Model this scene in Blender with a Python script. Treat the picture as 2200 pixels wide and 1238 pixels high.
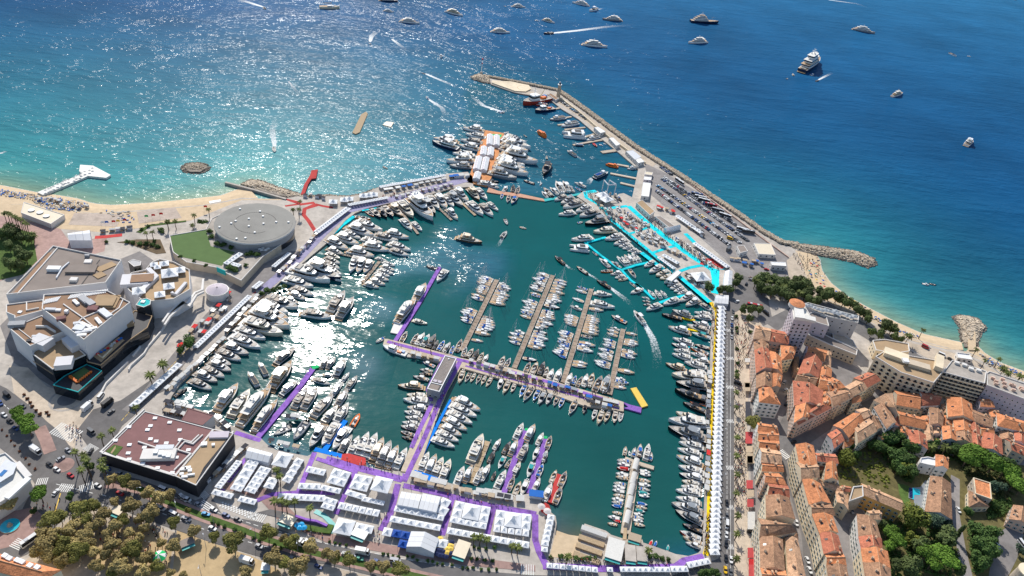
import bpy,bmesh,math,random
import numpy as np
from mathutils import Vector,Matrix
from mathutils.geometry import tessellate_polygon
R_=math.radians
for o in list(bpy.data.objects):bpy.data.objects.remove(o)
SC=bpy.context.scene;COL=SC.collection
rnd=random.Random(7)
# ---- camera
CH,CF,CP,CR=330.0,1591.36,R_(35.3475),R_(7.9192)
_c,_s=math.cos(CP),math.sin(CP)
_r=Vector((1,0,0));_u=Vector((0,_s,_c));CFW=Vector((0,_c,-_s))
CRI=_r*math.cos(CR)+_u*math.sin(CR);CUP=_r*-math.sin(CR)+_u*math.cos(CR)
cam=bpy.data.cameras.new('camera');camo=bpy.data.objects.new('camera',cam);COL.objects.link(camo)
camo.matrix_world=Matrix.Translation((0,0,CH))@Matrix((CRI,CUP,-CFW)).transposed().to_4x4()
cam.sensor_width=36;cam.sensor_fit='HORIZONTAL';cam.lens=36*CF/2200
cam.clip_start=1;cam.clip_end=9000;SC.camera=camo
SC.render.resolution_x=1024;SC.render.resolution_y=576
# ---- sun and sky
SEL,SAZ=R_(40.3),R_(-19.3)
SUNV=Vector((math.sin(SAZ)*math.cos(SEL),math.cos(SAZ)*math.cos(SEL),math.sin(SEL)))
W=bpy.data.worlds.new('World');SC.world=W;W.use_nodes=True
wn=W.node_tree.nodes;wl=W.node_tree.links
sky=wn.new('ShaderNodeTexSky');sky.sky_type='NISHITA';sky.sun_disc=False
sky.sun_elevation=SEL;sky.sun_rotation=SAZ;sky.altitude=50;sky.air_density=1.0;sky.dust_density=0.7
wn['Background'].inputs['Strength'].default_value=0.12
wl.new(sky.outputs[0],wn['Background'].inputs[0])
sl=bpy.data.lights.new('sun','SUN');sl.energy=4.3;sl.angle=R_(0.53);sl.color=(1,0.95,0.87)
so=bpy.data.objects.new('sun',sl);COL.objects.link(so);so.rotation_euler=SUNV.to_track_quat('Z','Y').to_euler()
vs=SC.view_settings;vs.view_transform='Standard';vs.look='None';vs.exposure=0.24;vs.gamma=1;vs.use_curve_mapping=False
# ---- survey: picture point + height -> place on the ground
QZ=1.4
FR={'':(0,0,1),'a1':(0,380,4.7625),'a2':(350,380,4.7625),'a3':(0,600,4.7625),'a4':(350,600,4.7625),'a5':(0,840,4.7625),
      'a6':(0,1000,5.2025),'a7':(350,840,4.7625),'a8':(350,1000,5.2025),'b1':(700,360,4.7625),'b2':(1050,360,4.7625),
      'b3':(700,580,4.7625),'b4':(1050,560,4.7625),'b5':(700,780,4.7625),'b6':(1050,760,4.7625),'b7':(700,980,4.7975),
      'b8':(1050,980,4.7975),'c1':(1380,340,4.7625),'c2':(1380,580,4.7625),'c3':(1400,800,4.7625),'c4':(1400,980,4.7975),
      'c5':(1750,580,4.269),'c6':(1780,800,4.762),'c7':(1780,980,4.7976),'c8':(980,120,4.4205),'e3':(1660,640,9.525),
      'd2':(733,0,1.9864),'d3':(1466,0,1.9837),'g':(200,860,6.19),'k':(900,750,10.32)}
def G(x,y,z=QZ,f=''):
    if f:x0,y0,s=FR[f];x=x0+x/s;y=y0+y/s
    d=CRI*(x-1100)-CUP*(y-619)+CFW*CF
    t=(CH-z)/-d.z
    return Vector((d.x*t,d.y*t,z))
def GP(pts,z=QZ,f=''):return[G(p[0],p[1],z,f)for p in pts]
# ---- materials
MATS={}
def lin(c):return tuple((x/12.92 if x<=0.04045 else((x+0.055)/1.055)**2.4)for x in c)
def mat(name,col,rough=0.7,var=0.15,scale=0.6,bump=0.0,spec=0.3,metal=0.0,obj=False,dirt=0.0):
    """plain painted / mineral surface: colour with two octaves of blotches, fine grain, optional relief"""
    if name in MATS:return MATS[name]
    m=bpy.data.materials.new(name);m.use_nodes=True;n=m.node_tree.nodes;l=m.node_tree.links
    b=n['Principled BSDF'];b.inputs['Roughness'].default_value=rough;b.inputs['Metallic'].default_value=metal
    b.inputs['Specular IOR Level'].default_value=spec
    if obj:
        tc=n.new('ShaderNodeTexCoord');src=tc.outputs['Object']
    else:
        tc=n.new('ShaderNodeNewGeometry');src=tc.outputs['Position']
    t1=n.new('ShaderNodeTexNoise');t1.inputs['Scale'].default_value=scale;t1.inputs['Detail'].default_value=5;t1.inputs['Roughness'].default_value=0.65
    l.new(src,t1.inputs['Vector'])
    mr=n.new('ShaderNodeMapRange');mr.inputs[1].default_value=0.25;mr.inputs[2].default_value=0.75
    mr.inputs[3].default_value=1-var;mr.inputs[4].default_value=1+var
    l.new(t1.outputs[0],mr.inputs[0])
    mx=n.new('ShaderNodeMix');mx.data_type='RGBA';mx.blend_type='MULTIPLY';mx.inputs[0].default_value=1
    mx.inputs[6].default_value=(*col,1);l.new(mr.outputs[0],mx.inputs[7])
    out=mx.outputs[2]
    oi=n.new('ShaderNodeObjectInfo');m2=n.new('ShaderNodeMapRange');m2.inputs[3].default_value=1-var*0.6;m2.inputs[4].default_value=1+var*0.6
    l.new(oi.outputs['Random'],m2.inputs[0])
    m3=n.new('ShaderNodeMix');m3.data_type='RGBA';m3.blend_type='MULTIPLY';m3.inputs[0].default_value=1
    l.new(out,m3.inputs[6]);l.new(m2.outputs[0],m3.inputs[7]);out=m3.outputs[2]
    if dirt:
        t3=n.new('ShaderNodeTexNoise');t3.inputs['Scale'].default_value=scale*0.23;t3.inputs['Detail'].default_value=8;l.new(src,t3.inputs['Vector'])
        m4=n.new('ShaderNodeMapRange');m4.inputs[1].default_value=0.5;m4.inputs[2].default_value=0.72;m4.inputs[3].default_value=1;m4.inputs[4].default_value=1-dirt
        l.new(t3.outputs[0],m4.inputs[0])
        m5=n.new('ShaderNodeMix');m5.data_type='RGBA';m5.blend_type='MULTIPLY';m5.inputs[0].default_value=1
        l.new(out,m5.inputs[6]);l.new(m4.outputs[0],m5.inputs[7]);out=m5.outputs[2]
    l.new(out,b.inputs['Base Color'])
    if bump:
        bp=n.new('ShaderNodeBump');bp.inputs['Strength'].default_value=bump;bp.inputs['Distance'].default_value=0.3
        t2=n.new('ShaderNodeTexNoise');t2.inputs['Scale'].default_value=scale*4;t2.inputs['Detail'].default_value=4
        l.new(src,t2.inputs['Vector']);l.new(t2.outputs[0],bp.inputs['Height']);l.new(bp.outputs[0],b.inputs['Normal'])
    MATS[name]=m;return m
def C(r,g,b):return lin((r/255,g/255,b/255))
M={}
def mk(k,*a,**kw):M[k]=mat(k,*a,**kw)
mk('concrete',(0.43,0.385,0.335),.85,.22,.25,dirt=.25);mk('quay',(0.42,0.37,0.30),.85,.25,.3,dirt=.3)
mk('asphalt',(0.165,0.155,0.15),.9,.18,.3,dirt=.25);mk('asphalt_pale',(0.25,0.23,0.22),.9,.2,.3,dirt=.25)
mk('pink_paving',(0.38,0.245,0.21),.85,.2,.5,dirt=.3);mk('cream_paving',(0.52,0.43,0.33),.85,.18,.4,dirt=.25)
mk('sand',(0.60,0.46,0.30),.95,.14,.25,.3);mk('gravel',(0.50,0.365,0.20),.95,.16,.3,dirt=.15)
mk('white_line',(0.75,0.74,0.70),.7,.15,1.5);mk('yellow_line',(0.72,0.48,0.08),.7,.15,1.5)
mk('grass',(0.075,0.125,0.026),.95,.35,.4,.5);mk('turf',(0.10,0.165,0.055),.95,.1,.15)
mk('dry_grass',(0.17,0.145,0.055),.95,.4,.3,.5);mk('soil',(0.12,0.085,0.05),.95,.3,.5)
mk('purple',(0.29,0.135,0.50),.95,.28,1.1,dirt=.5);mk('cyan',(0.0,0.66,0.74),.95,.28,1.1,dirt=.5);mk('yellow',(0.85,0.58,0.01),.95,.28,1.1,dirt=.5)
mk('red',(0.50,0.05,0.045),.9,.2,.8,dirt=.3);mk('awning_red',(.42,.06,.06),.9,.15,.8);mk('blue',(0.0,0.20,0.72),.9,.12,.5);mk('orange',(0.70,0.30,0.12),.9,.25,.6,dirt=.35)
mk('lilac',(0.36,0.33,0.48),.95,.2,.6,dirt=.3);mk('green',(0.02,0.45,0.14),.9,.1,.5);mk('teal',(0.02,0.42,0.42),.8,.1,.5);mk('navy_cloth',(0.02,0.03,0.14),.9,.1,.5);mk('salmon',(0.60,0.33,0.22),.9,.15,.4)
mk('tent',(0.90,0.91,0.92),.55,.04,.6,obj=True);mk('tent_wall',(0.62,0.64,0.68),.6,.1,.5,obj=True);mk('tent_blue',(0.015,0.09,0.42),.6,.1,.6,obj=True)
mk('gel',(0.80,0.80,0.79),.25,.05,.5,obj=True,spec=.5);mk('gel_navy',(0.012,0.02,0.055),.2,.1,.5,obj=True,spec=.5);mk('gel_grey',(0.25,0.27,0.29),.3,.1,.5,obj=True,spec=.5)
mk('gel_black',(0.014,0.014,0.016),.25,.1,.5,obj=True);mk('gel_cream',(0.72,0.62,0.46),.3,.08,.5,obj=True);mk('gel_bronze',(0.13,0.10,0.07),.25,.1,.5,obj=True)
mk('gel_red',(0.42,0.05,0.03),.4,.1,.5,obj=True);mk('gel_orange',(0.85,0.20,0.03),.4,.08,.5,obj=True);mk('gel_blue',(0.02,0.16,0.42),.35,.1,.5,obj=True);mk('gel_teal',(0.05,0.38,0.36),.35,.1,.5,obj=True)
mk('teak',(0.48,0.32,0.18),.7,.2,1.2,obj=True);mk('teak_grey',(0.40,0.34,0.28),.7,.2,1.2,obj=True);mk('gel_deck',(0.68,0.66,0.61),.6,.1,1,obj=True)
mk('dark_glass',(0.012,0.016,0.022),.08,.1,1,spec=.6,obj=True);mk('cushion',(0.55,0.50,0.43),.9,.25,2,obj=True);mk('cushion_grey',(0.16,0.16,0.17),.9,.25,2,obj=True)
mk('canvas_blue',(0.02,0.13,0.45),.9,.1,1,obj=True);mk('canvas_navy',(0.015,0.025,0.08),.9,.1,1,obj=True);mk('canvas_teal',(0.03,0.30,0.30),.9,.1,1,obj=True);mk('canvas_white',(0.72,0.71,0.68),.9,.08,1,obj=True)
mk('canvas_red',(0.6,0.03,0.03),.9,.1,1,obj=True);mk('canvas_yellow',(0.72,0.50,0.10),.9,.2,1,obj=True);mk('canvas_beige',(0.62,0.50,0.36),.9,.1,1,obj=True);mk('canvas_dark',(0.045,0.045,0.055),.9,.2,1,obj=True)
mk('alu',(0.45,0.46,0.47),.4,.1,1,metal=.6,obj=True);mk('rubber',(0.02,0.02,0.022),.7,.1,1,obj=True);mk('tube_grey',(0.22,0.23,0.25),.6,.1,1,obj=True)
mk('wood',(0.33,0.25,0.185),.85,.25,.8,dirt=.2);mk('plank',(0.42,0.31,0.19),.85,.25,1.2,obj=True)
mk('white_wall',(0.70,0.67,0.63),.8,.06,.2,dirt=.12);mk('palais_wall',(0.66,0.65,0.66),.8,.05,.2,dirt=.08);mk('cream_wall',(0.76,0.64,0.46),.85,.12,.25,dirt=.2);mk('ochre_wall',(0.60,0.34,0.11),.85,.12,.25,dirt=.2)
mk('beige_wall',(0.58,0.48,0.36),.85,.12,.25,dirt=.2);mk('pink_wall',(0.66,0.46,0.36),.85,.12,.25,dirt=.2);mk('lilac_wall',(0.54,0.48,0.52),.85,.08,.25,dirt=.1);mk('grey_wall',(0.42,0.41,0.42),.85,.1,.25,dirt=.15);mk('stone_wall',(0.40,0.34,0.27),.9,.3,.6,.4,dirt=.3)
mk('brown_roof',(0.30,0.185,0.115),.9,.12,.2,dirt=.15);mk('grey_roof',(0.27,0.225,0.195),.9,.1,.15,dirt=.2);mk('maroon_roof',(0.225,0.115,0.11),.9,.12,.2,dirt=.2);mk('tan_roof',(0.40,0.28,0.165),.9,.12,.2,dirt=.15);mk('disc_roof',(0.285,0.275,0.25),.85,.1,.12,dirt=.18)
mk('rock',(0.54,0.45,0.34),.95,.35,.35,.5);mk('rock_wet',(0.22,0.185,0.15),.8,.35,.35,.5)
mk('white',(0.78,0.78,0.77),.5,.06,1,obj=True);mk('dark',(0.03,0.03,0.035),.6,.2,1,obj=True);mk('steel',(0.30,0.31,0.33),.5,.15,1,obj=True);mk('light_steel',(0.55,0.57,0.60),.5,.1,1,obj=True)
mk('trunk',(0.14,0.10,0.07),.95,.3,2,obj=True);mk('trunk_pale',(0.30,0.25,0.18),.95,.3,2,obj=True)
for k,c in{'plane':(0.33,0.255,0.10),'plane_green':(0.20,0.19,0.050),'palm':(0.11,0.13,0.035),'pine':(0.11,0.20,0.026),'leaf':(0.065,0.115,0.028),'leaf_yellow':(0.14,0.16,0.028),'leaf_blue':(0.055,0.090,0.055),'leaf_dark':(0.085,0.115,0.036),'leaf_red':(0.16,0.06,0.03)}.items():
    mk('f_'+k,c,.75,.5,.9,obj=True,spec=.15)
for k in('tent','tent_blue','canvas_white','canvas_beige'):
    m=M[k];n=m.node_tree.nodes;l=m.node_tree.links;tr=n.new('ShaderNodeBsdfTranslucent');ms=n.new('ShaderNodeMixShader');ms.inputs[0].default_value=.3
    l.new(n['Principled BSDF'].inputs['Base Color'].links[0].from_socket,tr.inputs[0]);l.new(n['Principled BSDF'].outputs[0],ms.inputs[1]);l.new(tr.outputs[0],ms.inputs[2]);l.new(ms.outputs[0],n['Material Output'].inputs[0])
def tile_mat(name,col,var=.25):
    """pantile roof: rows of tiles as fine relief with every course a little off in colour"""
    m=mat(name,col,.85,var,.5,dirt=.3);n=m.node_tree.nodes;l=m.node_tree.links;b=n['Principled BSDF']
    tc=n.new('ShaderNodeNewGeometry');wv=n.new('ShaderNodeTexVoronoi');wv.inputs['Scale'].default_value=1.6;l.new(tc.outputs['Position'],wv.inputs['Vector'])
    src=b.inputs['Base Color'].links[0].from_socket
    mx=n.new('ShaderNodeMix');mx.data_type='RGBA';mx.blend_type='MULTIPLY';mx.inputs[0].default_value=.45
    l.new(src,mx.inputs[6]);l.new(wv.outputs['Color'],mx.inputs[7])
    hs=n.new('ShaderNodeHueSaturation');hs.inputs['Saturation'].default_value=1.0;hs.inputs['Value'].default_value=1.25
    bw=n.new('ShaderNodeRGBToBW');l.new(wv.outputs['Color'],bw.inputs[0]);l.new(bw.outputs[0],mx.inputs[7])
    l.new(mx.outputs[2],hs.inputs['Color']);l.new(hs.outputs[0],b.inputs['Base Color'])
    bp=n.new('ShaderNodeBump');bp.inputs['Strength'].default_value=.5;bp.inputs['Distance'].default_value=.15
    l.new(wv.outputs['Distance'],bp.inputs['Height']);l.new(bp.outputs[0],b.inputs['Normal'])
    return m
M['tile_orange']=tile_mat('tile_orange',(0.59,0.23,0.10));M['tile_red']=tile_mat('tile_red',(0.48,0.16,0.09));M['tile_brown']=tile_mat('tile_brown',(0.37,0.205,0.12),.35);M['tile_pale']=tile_mat('tile_pale',(0.58,0.35,0.21),.3)
# ---- mesh building and tagging
class MB:
    def __init__(s):s.v=[];s.f=[];s.mi=[];s.mats=[]
    def m(s,k):
        if k not in s.mats:s.mats.append(k)
        return s.mats.index(k)
    def add(s,vs,fs,k):
        o=len(s.v);i=s.m(k);s.v+=[tuple(p)for p in vs];s.f+=[tuple(a+o for a in f)for f in fs];s.mi+=[i]*len(fs)
    def prism(s,base,z0,z1,k,top=None,cap=None,bottom=False,rise=None):
        """base polygon (xy) from z0 up to z1, optionally another top outline and cap material"""
        n=len(base);top=top or base
        vs=[(p[0],p[1],z0)for p in base]+[(p[0],p[1],z1)for p in top]
        s.add(vs,[(i,(i+1)%n,n+(i+1)%n,n+i)for i in range(n)],k)
        poly(s,[(p[0],p[1],z1)for p in top],cap or k)
        if bottom:poly(s,[(p[0],p[1],z0)for p in reversed(base)],k)
    def box(s,cx,cy,z0,sx,sy,sz,k,rot=0):
        c,n=math.cos(rot),math.sin(rot)
        q=[(cx+x*c-y*n,cy+x*n+y*c)for x,y in((-sx/2,-sy/2),(sx/2,-sy/2),(sx/2,sy/2),(-sx/2,sy/2))]
        s.prism(q,z0,z0+sz,k,bottom=True)
    def tube(s,a,b,r0,r1,k,n=6):
        a,b=Vector(a),Vector(b);d=(b-a).normalized();u=d.orthogonal().normalized();w=d.cross(u)
        vs=[a+(u*math.cos(6.2832*i/n)+w*math.sin(6.2832*i/n))*r0 for i in range(n)]+[b+(u*math.cos(6.2832*i/n)+w*math.sin(6.2832*i/n))*r1 for i in range(n)]
        s.add(vs,[(i,(i+1)%n,n+(i+1)%n,n+i)for i in range(n)]+[tuple(range(n,2*n)),tuple(reversed(range(n)))],k)
    def cyl(s,cx,cy,z0,z1,r0,r1,k,n=16,cap=None):
        b=[(cx+r0*math.cos(6.2832*i/n),cy+r0*math.sin(6.2832*i/n))for i in range(n)]
        t=[(cx+r1*math.cos(6.2832*i/n),cy+r1*math.sin(6.2832*i/n))for i in range(n)]
        s.prism(b,z0,z1,k,t,cap)
    def mesh(s,name):
        me=bpy.data.meshes.new(name);me.from_pydata(s.v,[],s.f)
        for k in s.mats:me.materials.append(M[k])
        me.polygons.foreach_set('material_index',s.mi);me.update();return me
    def build(s,name,parent=None):return link(name,s.mesh(name),parent)
def poly(b,pts,k):
    pts=[Vector(p)for p in pts]
    if len(pts)<=4 and len(pts)>2:
        nrm=(pts[1]-pts[0]).cross(pts[2]-pts[0]);f=tuple(range(len(pts)))
        b.add(pts,[f if True else f[::-1]],k);return
    b.add(pts,[tuple(t)for t in tessellate_polygon([pts])],k)
def fixn(me):
    bm=bmesh.new();bm.from_mesh(me);bmesh.ops.recalc_face_normals(bm,faces=bm.faces);bm.to_mesh(me);bm.free()
def link(name,me,parent=None,loc=None,rz=None,sc=None):
    o=bpy.data.objects.new(name,me);COL.objects.link(o)
    if parent is not None:o.parent=parent
    if loc is not None:o.location=loc
    if rz is not None:o.rotation_euler=(0,0,rz)
    if sc is not None:o.scale=(sc,sc,sc)if not hasattr(sc,'__len__')else sc
    return o
def tag(o,label,cat,group=None,kind=None):
    if label:o['label']=label
    if cat:o['category']=cat
    if group:o['group']=group
    if kind:o['kind']=kind
    return o
def thing(name,label,cat,loc=(0,0,0),rz=0,group=None,sc=None):
    return tag(link(name,None,None,loc,rz,sc),label,cat,group)
def struct(o,kind='structure',label=None,cat=None):
    o['kind']=kind
    if label:o['label']=label
    if cat:o['category']=cat
    return o
ONES='zeroth first second third fourth fifth sixth seventh eighth ninth tenth eleventh twelfth thirteenth fourteenth fifteenth sixteenth seventeenth eighteenth nineteenth'.split()
TENS={2:('twentieth','twenty'),3:('thirtieth','thirty'),4:('fortieth','forty'),5:('fiftieth','fifty'),6:('sixtieth','sixty'),7:('seventieth','seventy')}
def od(n):return ONES[n]if n<20 else(TENS[n//10][0]if n%10==0 else TENS[n//10][1]+'-'+ONES[n%10])
def lerp(a,b,t):return a+(b-a)*t
SHN=[0]
def sheet(name,pts,z,k,label=None,cat=None,f='',kind='structure',thick=0.0,group=None):
    """a flat sheet laid on the ground (road, paving, carpet); outline given in survey points"""
    if kind and not thick:SHN[0]+=1;z+=.004*(SHN[0]%9)
    p=GP(pts,z,f);b=MB()
    if thick:b.prism([(q.x,q.y)for q in p],z-thick,z,k)
    else:poly(b,p,k)
    o=b.build(name);fixn(o.data)
    if kind:o['kind']=kind
    if label:tag(o,label,cat,group)
    return o
def strip(pts,w,z,f=''):
    """outline of a band of width w metres along a survey polyline"""
    p=GP(pts,z,f);L=[];Rr=[]
    for i,q in enumerate(p):
        d=(p[min(i+1,len(p)-1)]-p[max(i-1,0)]);d.z=0;d.normalize();n=Vector((-d.y,d.x,0))
        if 0<i<len(p)-1:
            d1=(p[i]-p[i-1]).normalized();c=max(.5,abs(d1.dot(d)));ww=w/2/c
        else:ww=w/2
        L.append(q+n*ww);Rr.append(q-n*ww)
    return L+Rr[::-1]
def band(name,pts,w,z,k,label=None,cat=None,f='',kind=None,thick=0.0,group=None):
    p=strip(pts,w,z,f);n=len(p)//2;b=MB()
    vs=p[:n]+p[n:][::-1]
    b.add(vs,[(i,i+1,n+i+1,n+i)for i in range(n-1)],k)
    if thick:
        lo=[(q.x,q.y,z-thick)for q in p];b.add([tuple(q)for q in p]+lo,[(i,(i+1)%(2*n),2*n+(i+1)%(2*n),2*n+i)for i in range(2*n)],k)
    o=b.build(name);fixn(o.data)
    if kind:o['kind']=kind
    if label:tag(o,label,cat,group)
    return o
def inpoly(x,y,p):
    c=False;j=len(p)-1
    for i in range(len(p)):
        if(p[i].y>y)!=(p[j].y>y)and x<(p[j].x-p[i].x)*(y-p[i].y)/(p[j].y-p[i].y)+p[i].x:c=not c
        j=i
    return c
def scatter(p,n,seed=1,mind=0):
    r=random.Random(seed);xs=[q.x for q in p];ys=[q.y for q in p];out=[];t=0
    while len(out)<n and t<n*60:
        t+=1;x=r.uniform(min(xs),max(xs));y=r.uniform(min(ys),max(ys))
        if inpoly(x,y,p)and(not mind or all((x-a)**2+(y-b)**2>mind*mind for a,b in out)):out.append((x,y))
    return out
# ===== SETTING: water, land, beaches, roads
BEACH_L=[(-40,394),(0,398),(84,414.6),(126,420),(168,427),(199.5,437.7),(241,441),(315,436.7),(352,433.5),(434,425),(476,420),(509,407),(530,400)]
BEACH_R=[(1752,548),(1761,556),(1765,580),(1785,608),(1820,636),(1867,662),(1925.7,692.4),(1984,718),(2066,736)]
BEACH_R2=[(2099,742),(2115,758),(2148,779),(2200,798),(2300,838)]
LAND_IN_L=[(-80,432),(0,440),(60,438),(130,450),(200,458),(300,452),(440,440),(520,425),(600,428)]
LAND_IN_R=[(1715,545),(1735,600),(1770,640),(1850,675),(1905,705),(1960,728),(2040,748),(2080,756),(2108,770),(2150,795),(2300,855)]
quayline=[(600,428),(640,422),(665,424),(707,421),(750,423),(784,416),(814.4,402),(958,373.6),(1004.5,369.4),(1015,379),(1017,401),(973,404),(931,416),(878.5,430),(845,435),
  (784,449),(763,458),(742,474),(700,524),(654.5,562),(623,585),(591.5,616),(560,639),(534.8,670),(497,705),(476,735),(444.5,761),(413,798),(387.8,824),(369,851),(362,866),
  (400,872),(440,884),(470,896),(500,915),(520,925),(560,941),(574,955),(592,966),(640,976),(660,980),(677,972),(700,970),(734,981),(784,1001),(834,1012),(863,1013),
  (895,1017),(960,1036),(992,1047),(1033,1058),(1098,1068),(1139,1060),(1162,1060),(1163,1080),(1179,1084),(1184,1101),(1194,1109),(1196,1124),(1193,1150),(1185,1185),(1240,1205),(1249,1153),
  (1250,1138),(1256,1125),(1302,1140.5),(1313,1149),(1338,1157),(1383,1166),(1417,1178),(1452,1190.5),(1479,1194.7),(1500,1188),(1509.4,1178),(1511.5,1126),(1514.6,1053),(1520,980),
  (1517.6,951),(1523.9,894.5),(1523.9,842),(1525,811),(1527,727),(1531,674.5),(1527,649),(1506,632.5),(1453.5,592),(1365,516),(1302,468),(1260,432),(1239,422),(1254,410.4),(1284,410.4),
  (1300,424),(1316,430),(1329,417),(1340,415),(1358,424),(1363,402),(1371,364),(1333,331),(1296.7,302),(1242.4,256),(1206,234),(1183.6,216),(1138,204.5),(1106.7,199),(1054.7,181),
  (1052,168),(1116,179),(1196,194),(1216,207),(1270,246),(1315,280),(1360,314),(1415,350),(1458,379),(1522,421),(1585,463),(1638,501),(1680,526),(1712,532)]
LAND=LAND_IN_L[:-1]+quayline+LAND_IN_R+[(2300,1330),(-120,1330)]
b=MB();lp=GP(LAND,QZ);b.prism([(p.x,p.y)for p in lp],-3,QZ,'quay',cap='concrete');o=b.build('ground');fixn(o.data);struct(o)
# --- water, one sheet; colour follows depth, with haze and sky sheen painted into the far part, sea rougher than the sheltered basin
def seg_dist(P,line):
    d=np.full(len(P),1e9)
    for a,c in zip(line[:-1],line[1:]):
        a=np.array(a[:2]);c=np.array(c[:2]);ab=c-a
        t=np.clip(((P-a)@ab)/(ab@ab),0,1);q=a+t[:,None]*ab
        d=np.minimum(d,np.hypot(*(P-q).T))
    return d
def inside(P,pl):
    c=np.zeros(len(P),bool);n=len(pl);j=n-1
    for i in range(n):
        xi,yi=pl[i][:2];xj,yj=pl[j][:2]
        if yi!=yj:
            m=((yi>P[:,1])!=(yj>P[:,1]))&(P[:,0]<(xj-xi)*(P[:,1]-yi)/(yj-yi)+xi);c^=m
        j=i
    return c
def water():
    x0,x1,y0,y1,st=-1500,2000,120,2900,8.0
    xs=np.arange(x0,x1+1,st);ys=np.arange(y0,y1+1,st);X,Y=np.meshgrid(xs,ys);P=np.stack([X.ravel(),Y.ravel()],1)
    nx,ny=len(xs),len(ys)
    v=np.c_[P,np.zeros(len(P))]
    i=np.arange(nx-1)[None,:]+nx*np.arange(ny-1)[:,None];i=i.ravel()
    f=np.stack([i,i+1,i+nx+1,i+nx],1)
    me=bpy.data.meshes.new('sea_water');me.vertices.add(len(v));me.vertices.foreach_set('co',v.ravel())
    me.loops.add(f.size);me.loops.foreach_set('vertex_index',f.ravel());me.polygons.add(len(f));me.polygons.foreach_set('loop_start',np.arange(len(f))*4)
    me.update(calc_edges=True)
    g=lambda pts:[tuple(p)[:2]for p in GP(pts,0)]
    dl=seg_dist(P,g([(-200,400)]+BEACH_L));dr=np.minimum(seg_dist(P,g(BEACH_R)),seg_dist(P,g(BEACH_R2)))
    dm=seg_dist(P,g([(1052,165),(1196,190),(1315,276),(1522,416),(1638,495),(1712,524)]))
    har=g([(1017,395),(845,420),(700,500),(540,640),(355,855),(480,925),(700,985),(860,1020),(1190,1120),(1240,1210),(1480,1200),(1520,1185),(1535,650),(1300,460),(1240,415),(1180,428),(1050,408)])
    calm=inside(P,har).astype(float).reshape(ny,nx)
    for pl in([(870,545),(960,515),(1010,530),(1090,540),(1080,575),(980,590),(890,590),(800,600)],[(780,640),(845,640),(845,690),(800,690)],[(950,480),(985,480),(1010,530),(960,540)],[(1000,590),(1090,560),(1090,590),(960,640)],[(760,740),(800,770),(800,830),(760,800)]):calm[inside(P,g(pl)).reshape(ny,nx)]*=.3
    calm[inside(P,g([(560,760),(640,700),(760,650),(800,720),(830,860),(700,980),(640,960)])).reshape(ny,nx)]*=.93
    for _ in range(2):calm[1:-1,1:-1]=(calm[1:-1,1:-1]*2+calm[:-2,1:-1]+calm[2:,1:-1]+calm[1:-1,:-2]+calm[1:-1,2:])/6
    calm=calm.ravel()
    outer=g([(1017,395),(958,372),(1010,180),(1055,172),(1371,364),(1363,402),(1240,415),(1050,408)]);mid=inside(P,outer)*.35
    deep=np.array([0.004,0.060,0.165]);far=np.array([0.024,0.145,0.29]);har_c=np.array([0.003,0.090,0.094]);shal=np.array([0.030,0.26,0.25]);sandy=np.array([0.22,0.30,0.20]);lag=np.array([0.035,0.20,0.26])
    t=np.clip((P[:,1]-700)/1300,0,1)[:,None];c=deep*(1-t)+far*t  # lighter with distance: haze and sky reflection put into the colour
    w=np.clip(1-dl/520,0,1)[:,None]**1.1*np.clip((-P[:,0:1]+130)/260,0,1);c=c*(1-w)+lag*w
    for d,s in((dl,95),(dr,100)):
        k=np.exp(-d/s)[:,None]*.95;c=c*(1-k)+shal*k
        k=np.exp(-(d/17)**1.3)[:,None]*.9;c=c*(1-k)+sandy*k
    k=np.exp(-dm/60)[:,None]*.5;c=c*(1-k)+np.array([0.004,0.13,0.19])*k
    k=np.maximum(calm,mid)[:,None];hc=har_c+np.array([0.006,-0.006,-0.016])*np.clip((420-P[:,1])/130,0,1)[:,None]
    c=c*(1-k)+hc*k
    k=np.exp(-(seg_dist(P,g([(1196,1140),(1245,1155)]))/8))[:,None]*.7;c=c*(1-k)+np.array([.12,.11,.07])*k
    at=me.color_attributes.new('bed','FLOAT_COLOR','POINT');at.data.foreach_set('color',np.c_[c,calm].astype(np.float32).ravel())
    m=bpy.data.materials.new('water');m.use_nodes=True;n=m.node_tree.nodes;l=m.node_tree.links;bs=n['Principled BSDF']
    a=n.new('ShaderNodeAttribute');a.attribute_name='bed'
    geo=n.new('ShaderNodeNewGeometry')
    def noise(sc,det,rg=.6,stretch=None):
        t=n.new('ShaderNodeTexNoise');t.inputs['Scale'].default_value=sc;t.inputs['Detail'].default_value=det;t.inputs['Roughness'].default_value=rg
        if stretch:
            mp=n.new('ShaderNodeMapping');mp.inputs['Rotation'].default_value=(0,0,stretch[0]);mp.inputs['Scale'].default_value=(stretch[1],1,1)
            l.new(geo.outputs['Position'],mp.inputs[0]);l.new(mp.outputs[0],t.inputs['Vector'])
        else:l.new(geo.outputs['Position'],t.inputs['Vector'])
        return t.outputs[0]
    def math_(op,x,y):
        q=n.new('ShaderNodeMath');q.operation=op
        for s,vv in((0,x),(1,y)):
            if isinstance(vv,(int,float)):q.inputs[s].default_value=vv
            else:l.new(vv,q.inputs[s])
        return q.outputs[0]
    big=noise(.006,5,.6);mr=n.new('ShaderNodeMapRange');mr.inputs[1].default_value=.3;mr.inputs[2].default_value=.7;mr.inputs[3].default_value=.8;mr.inputs[4].default_value=1.2;l.new(big,mr.inputs[0])
    mx=n.new('ShaderNodeMix');mx.data_type='RGBA';mx.blend_type='MULTIPLY';mx.inputs[0].default_value=1;l.new(a.outputs['Color'],mx.inputs[6]);l.new(mr.outputs[0],mx.inputs[7])
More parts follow.
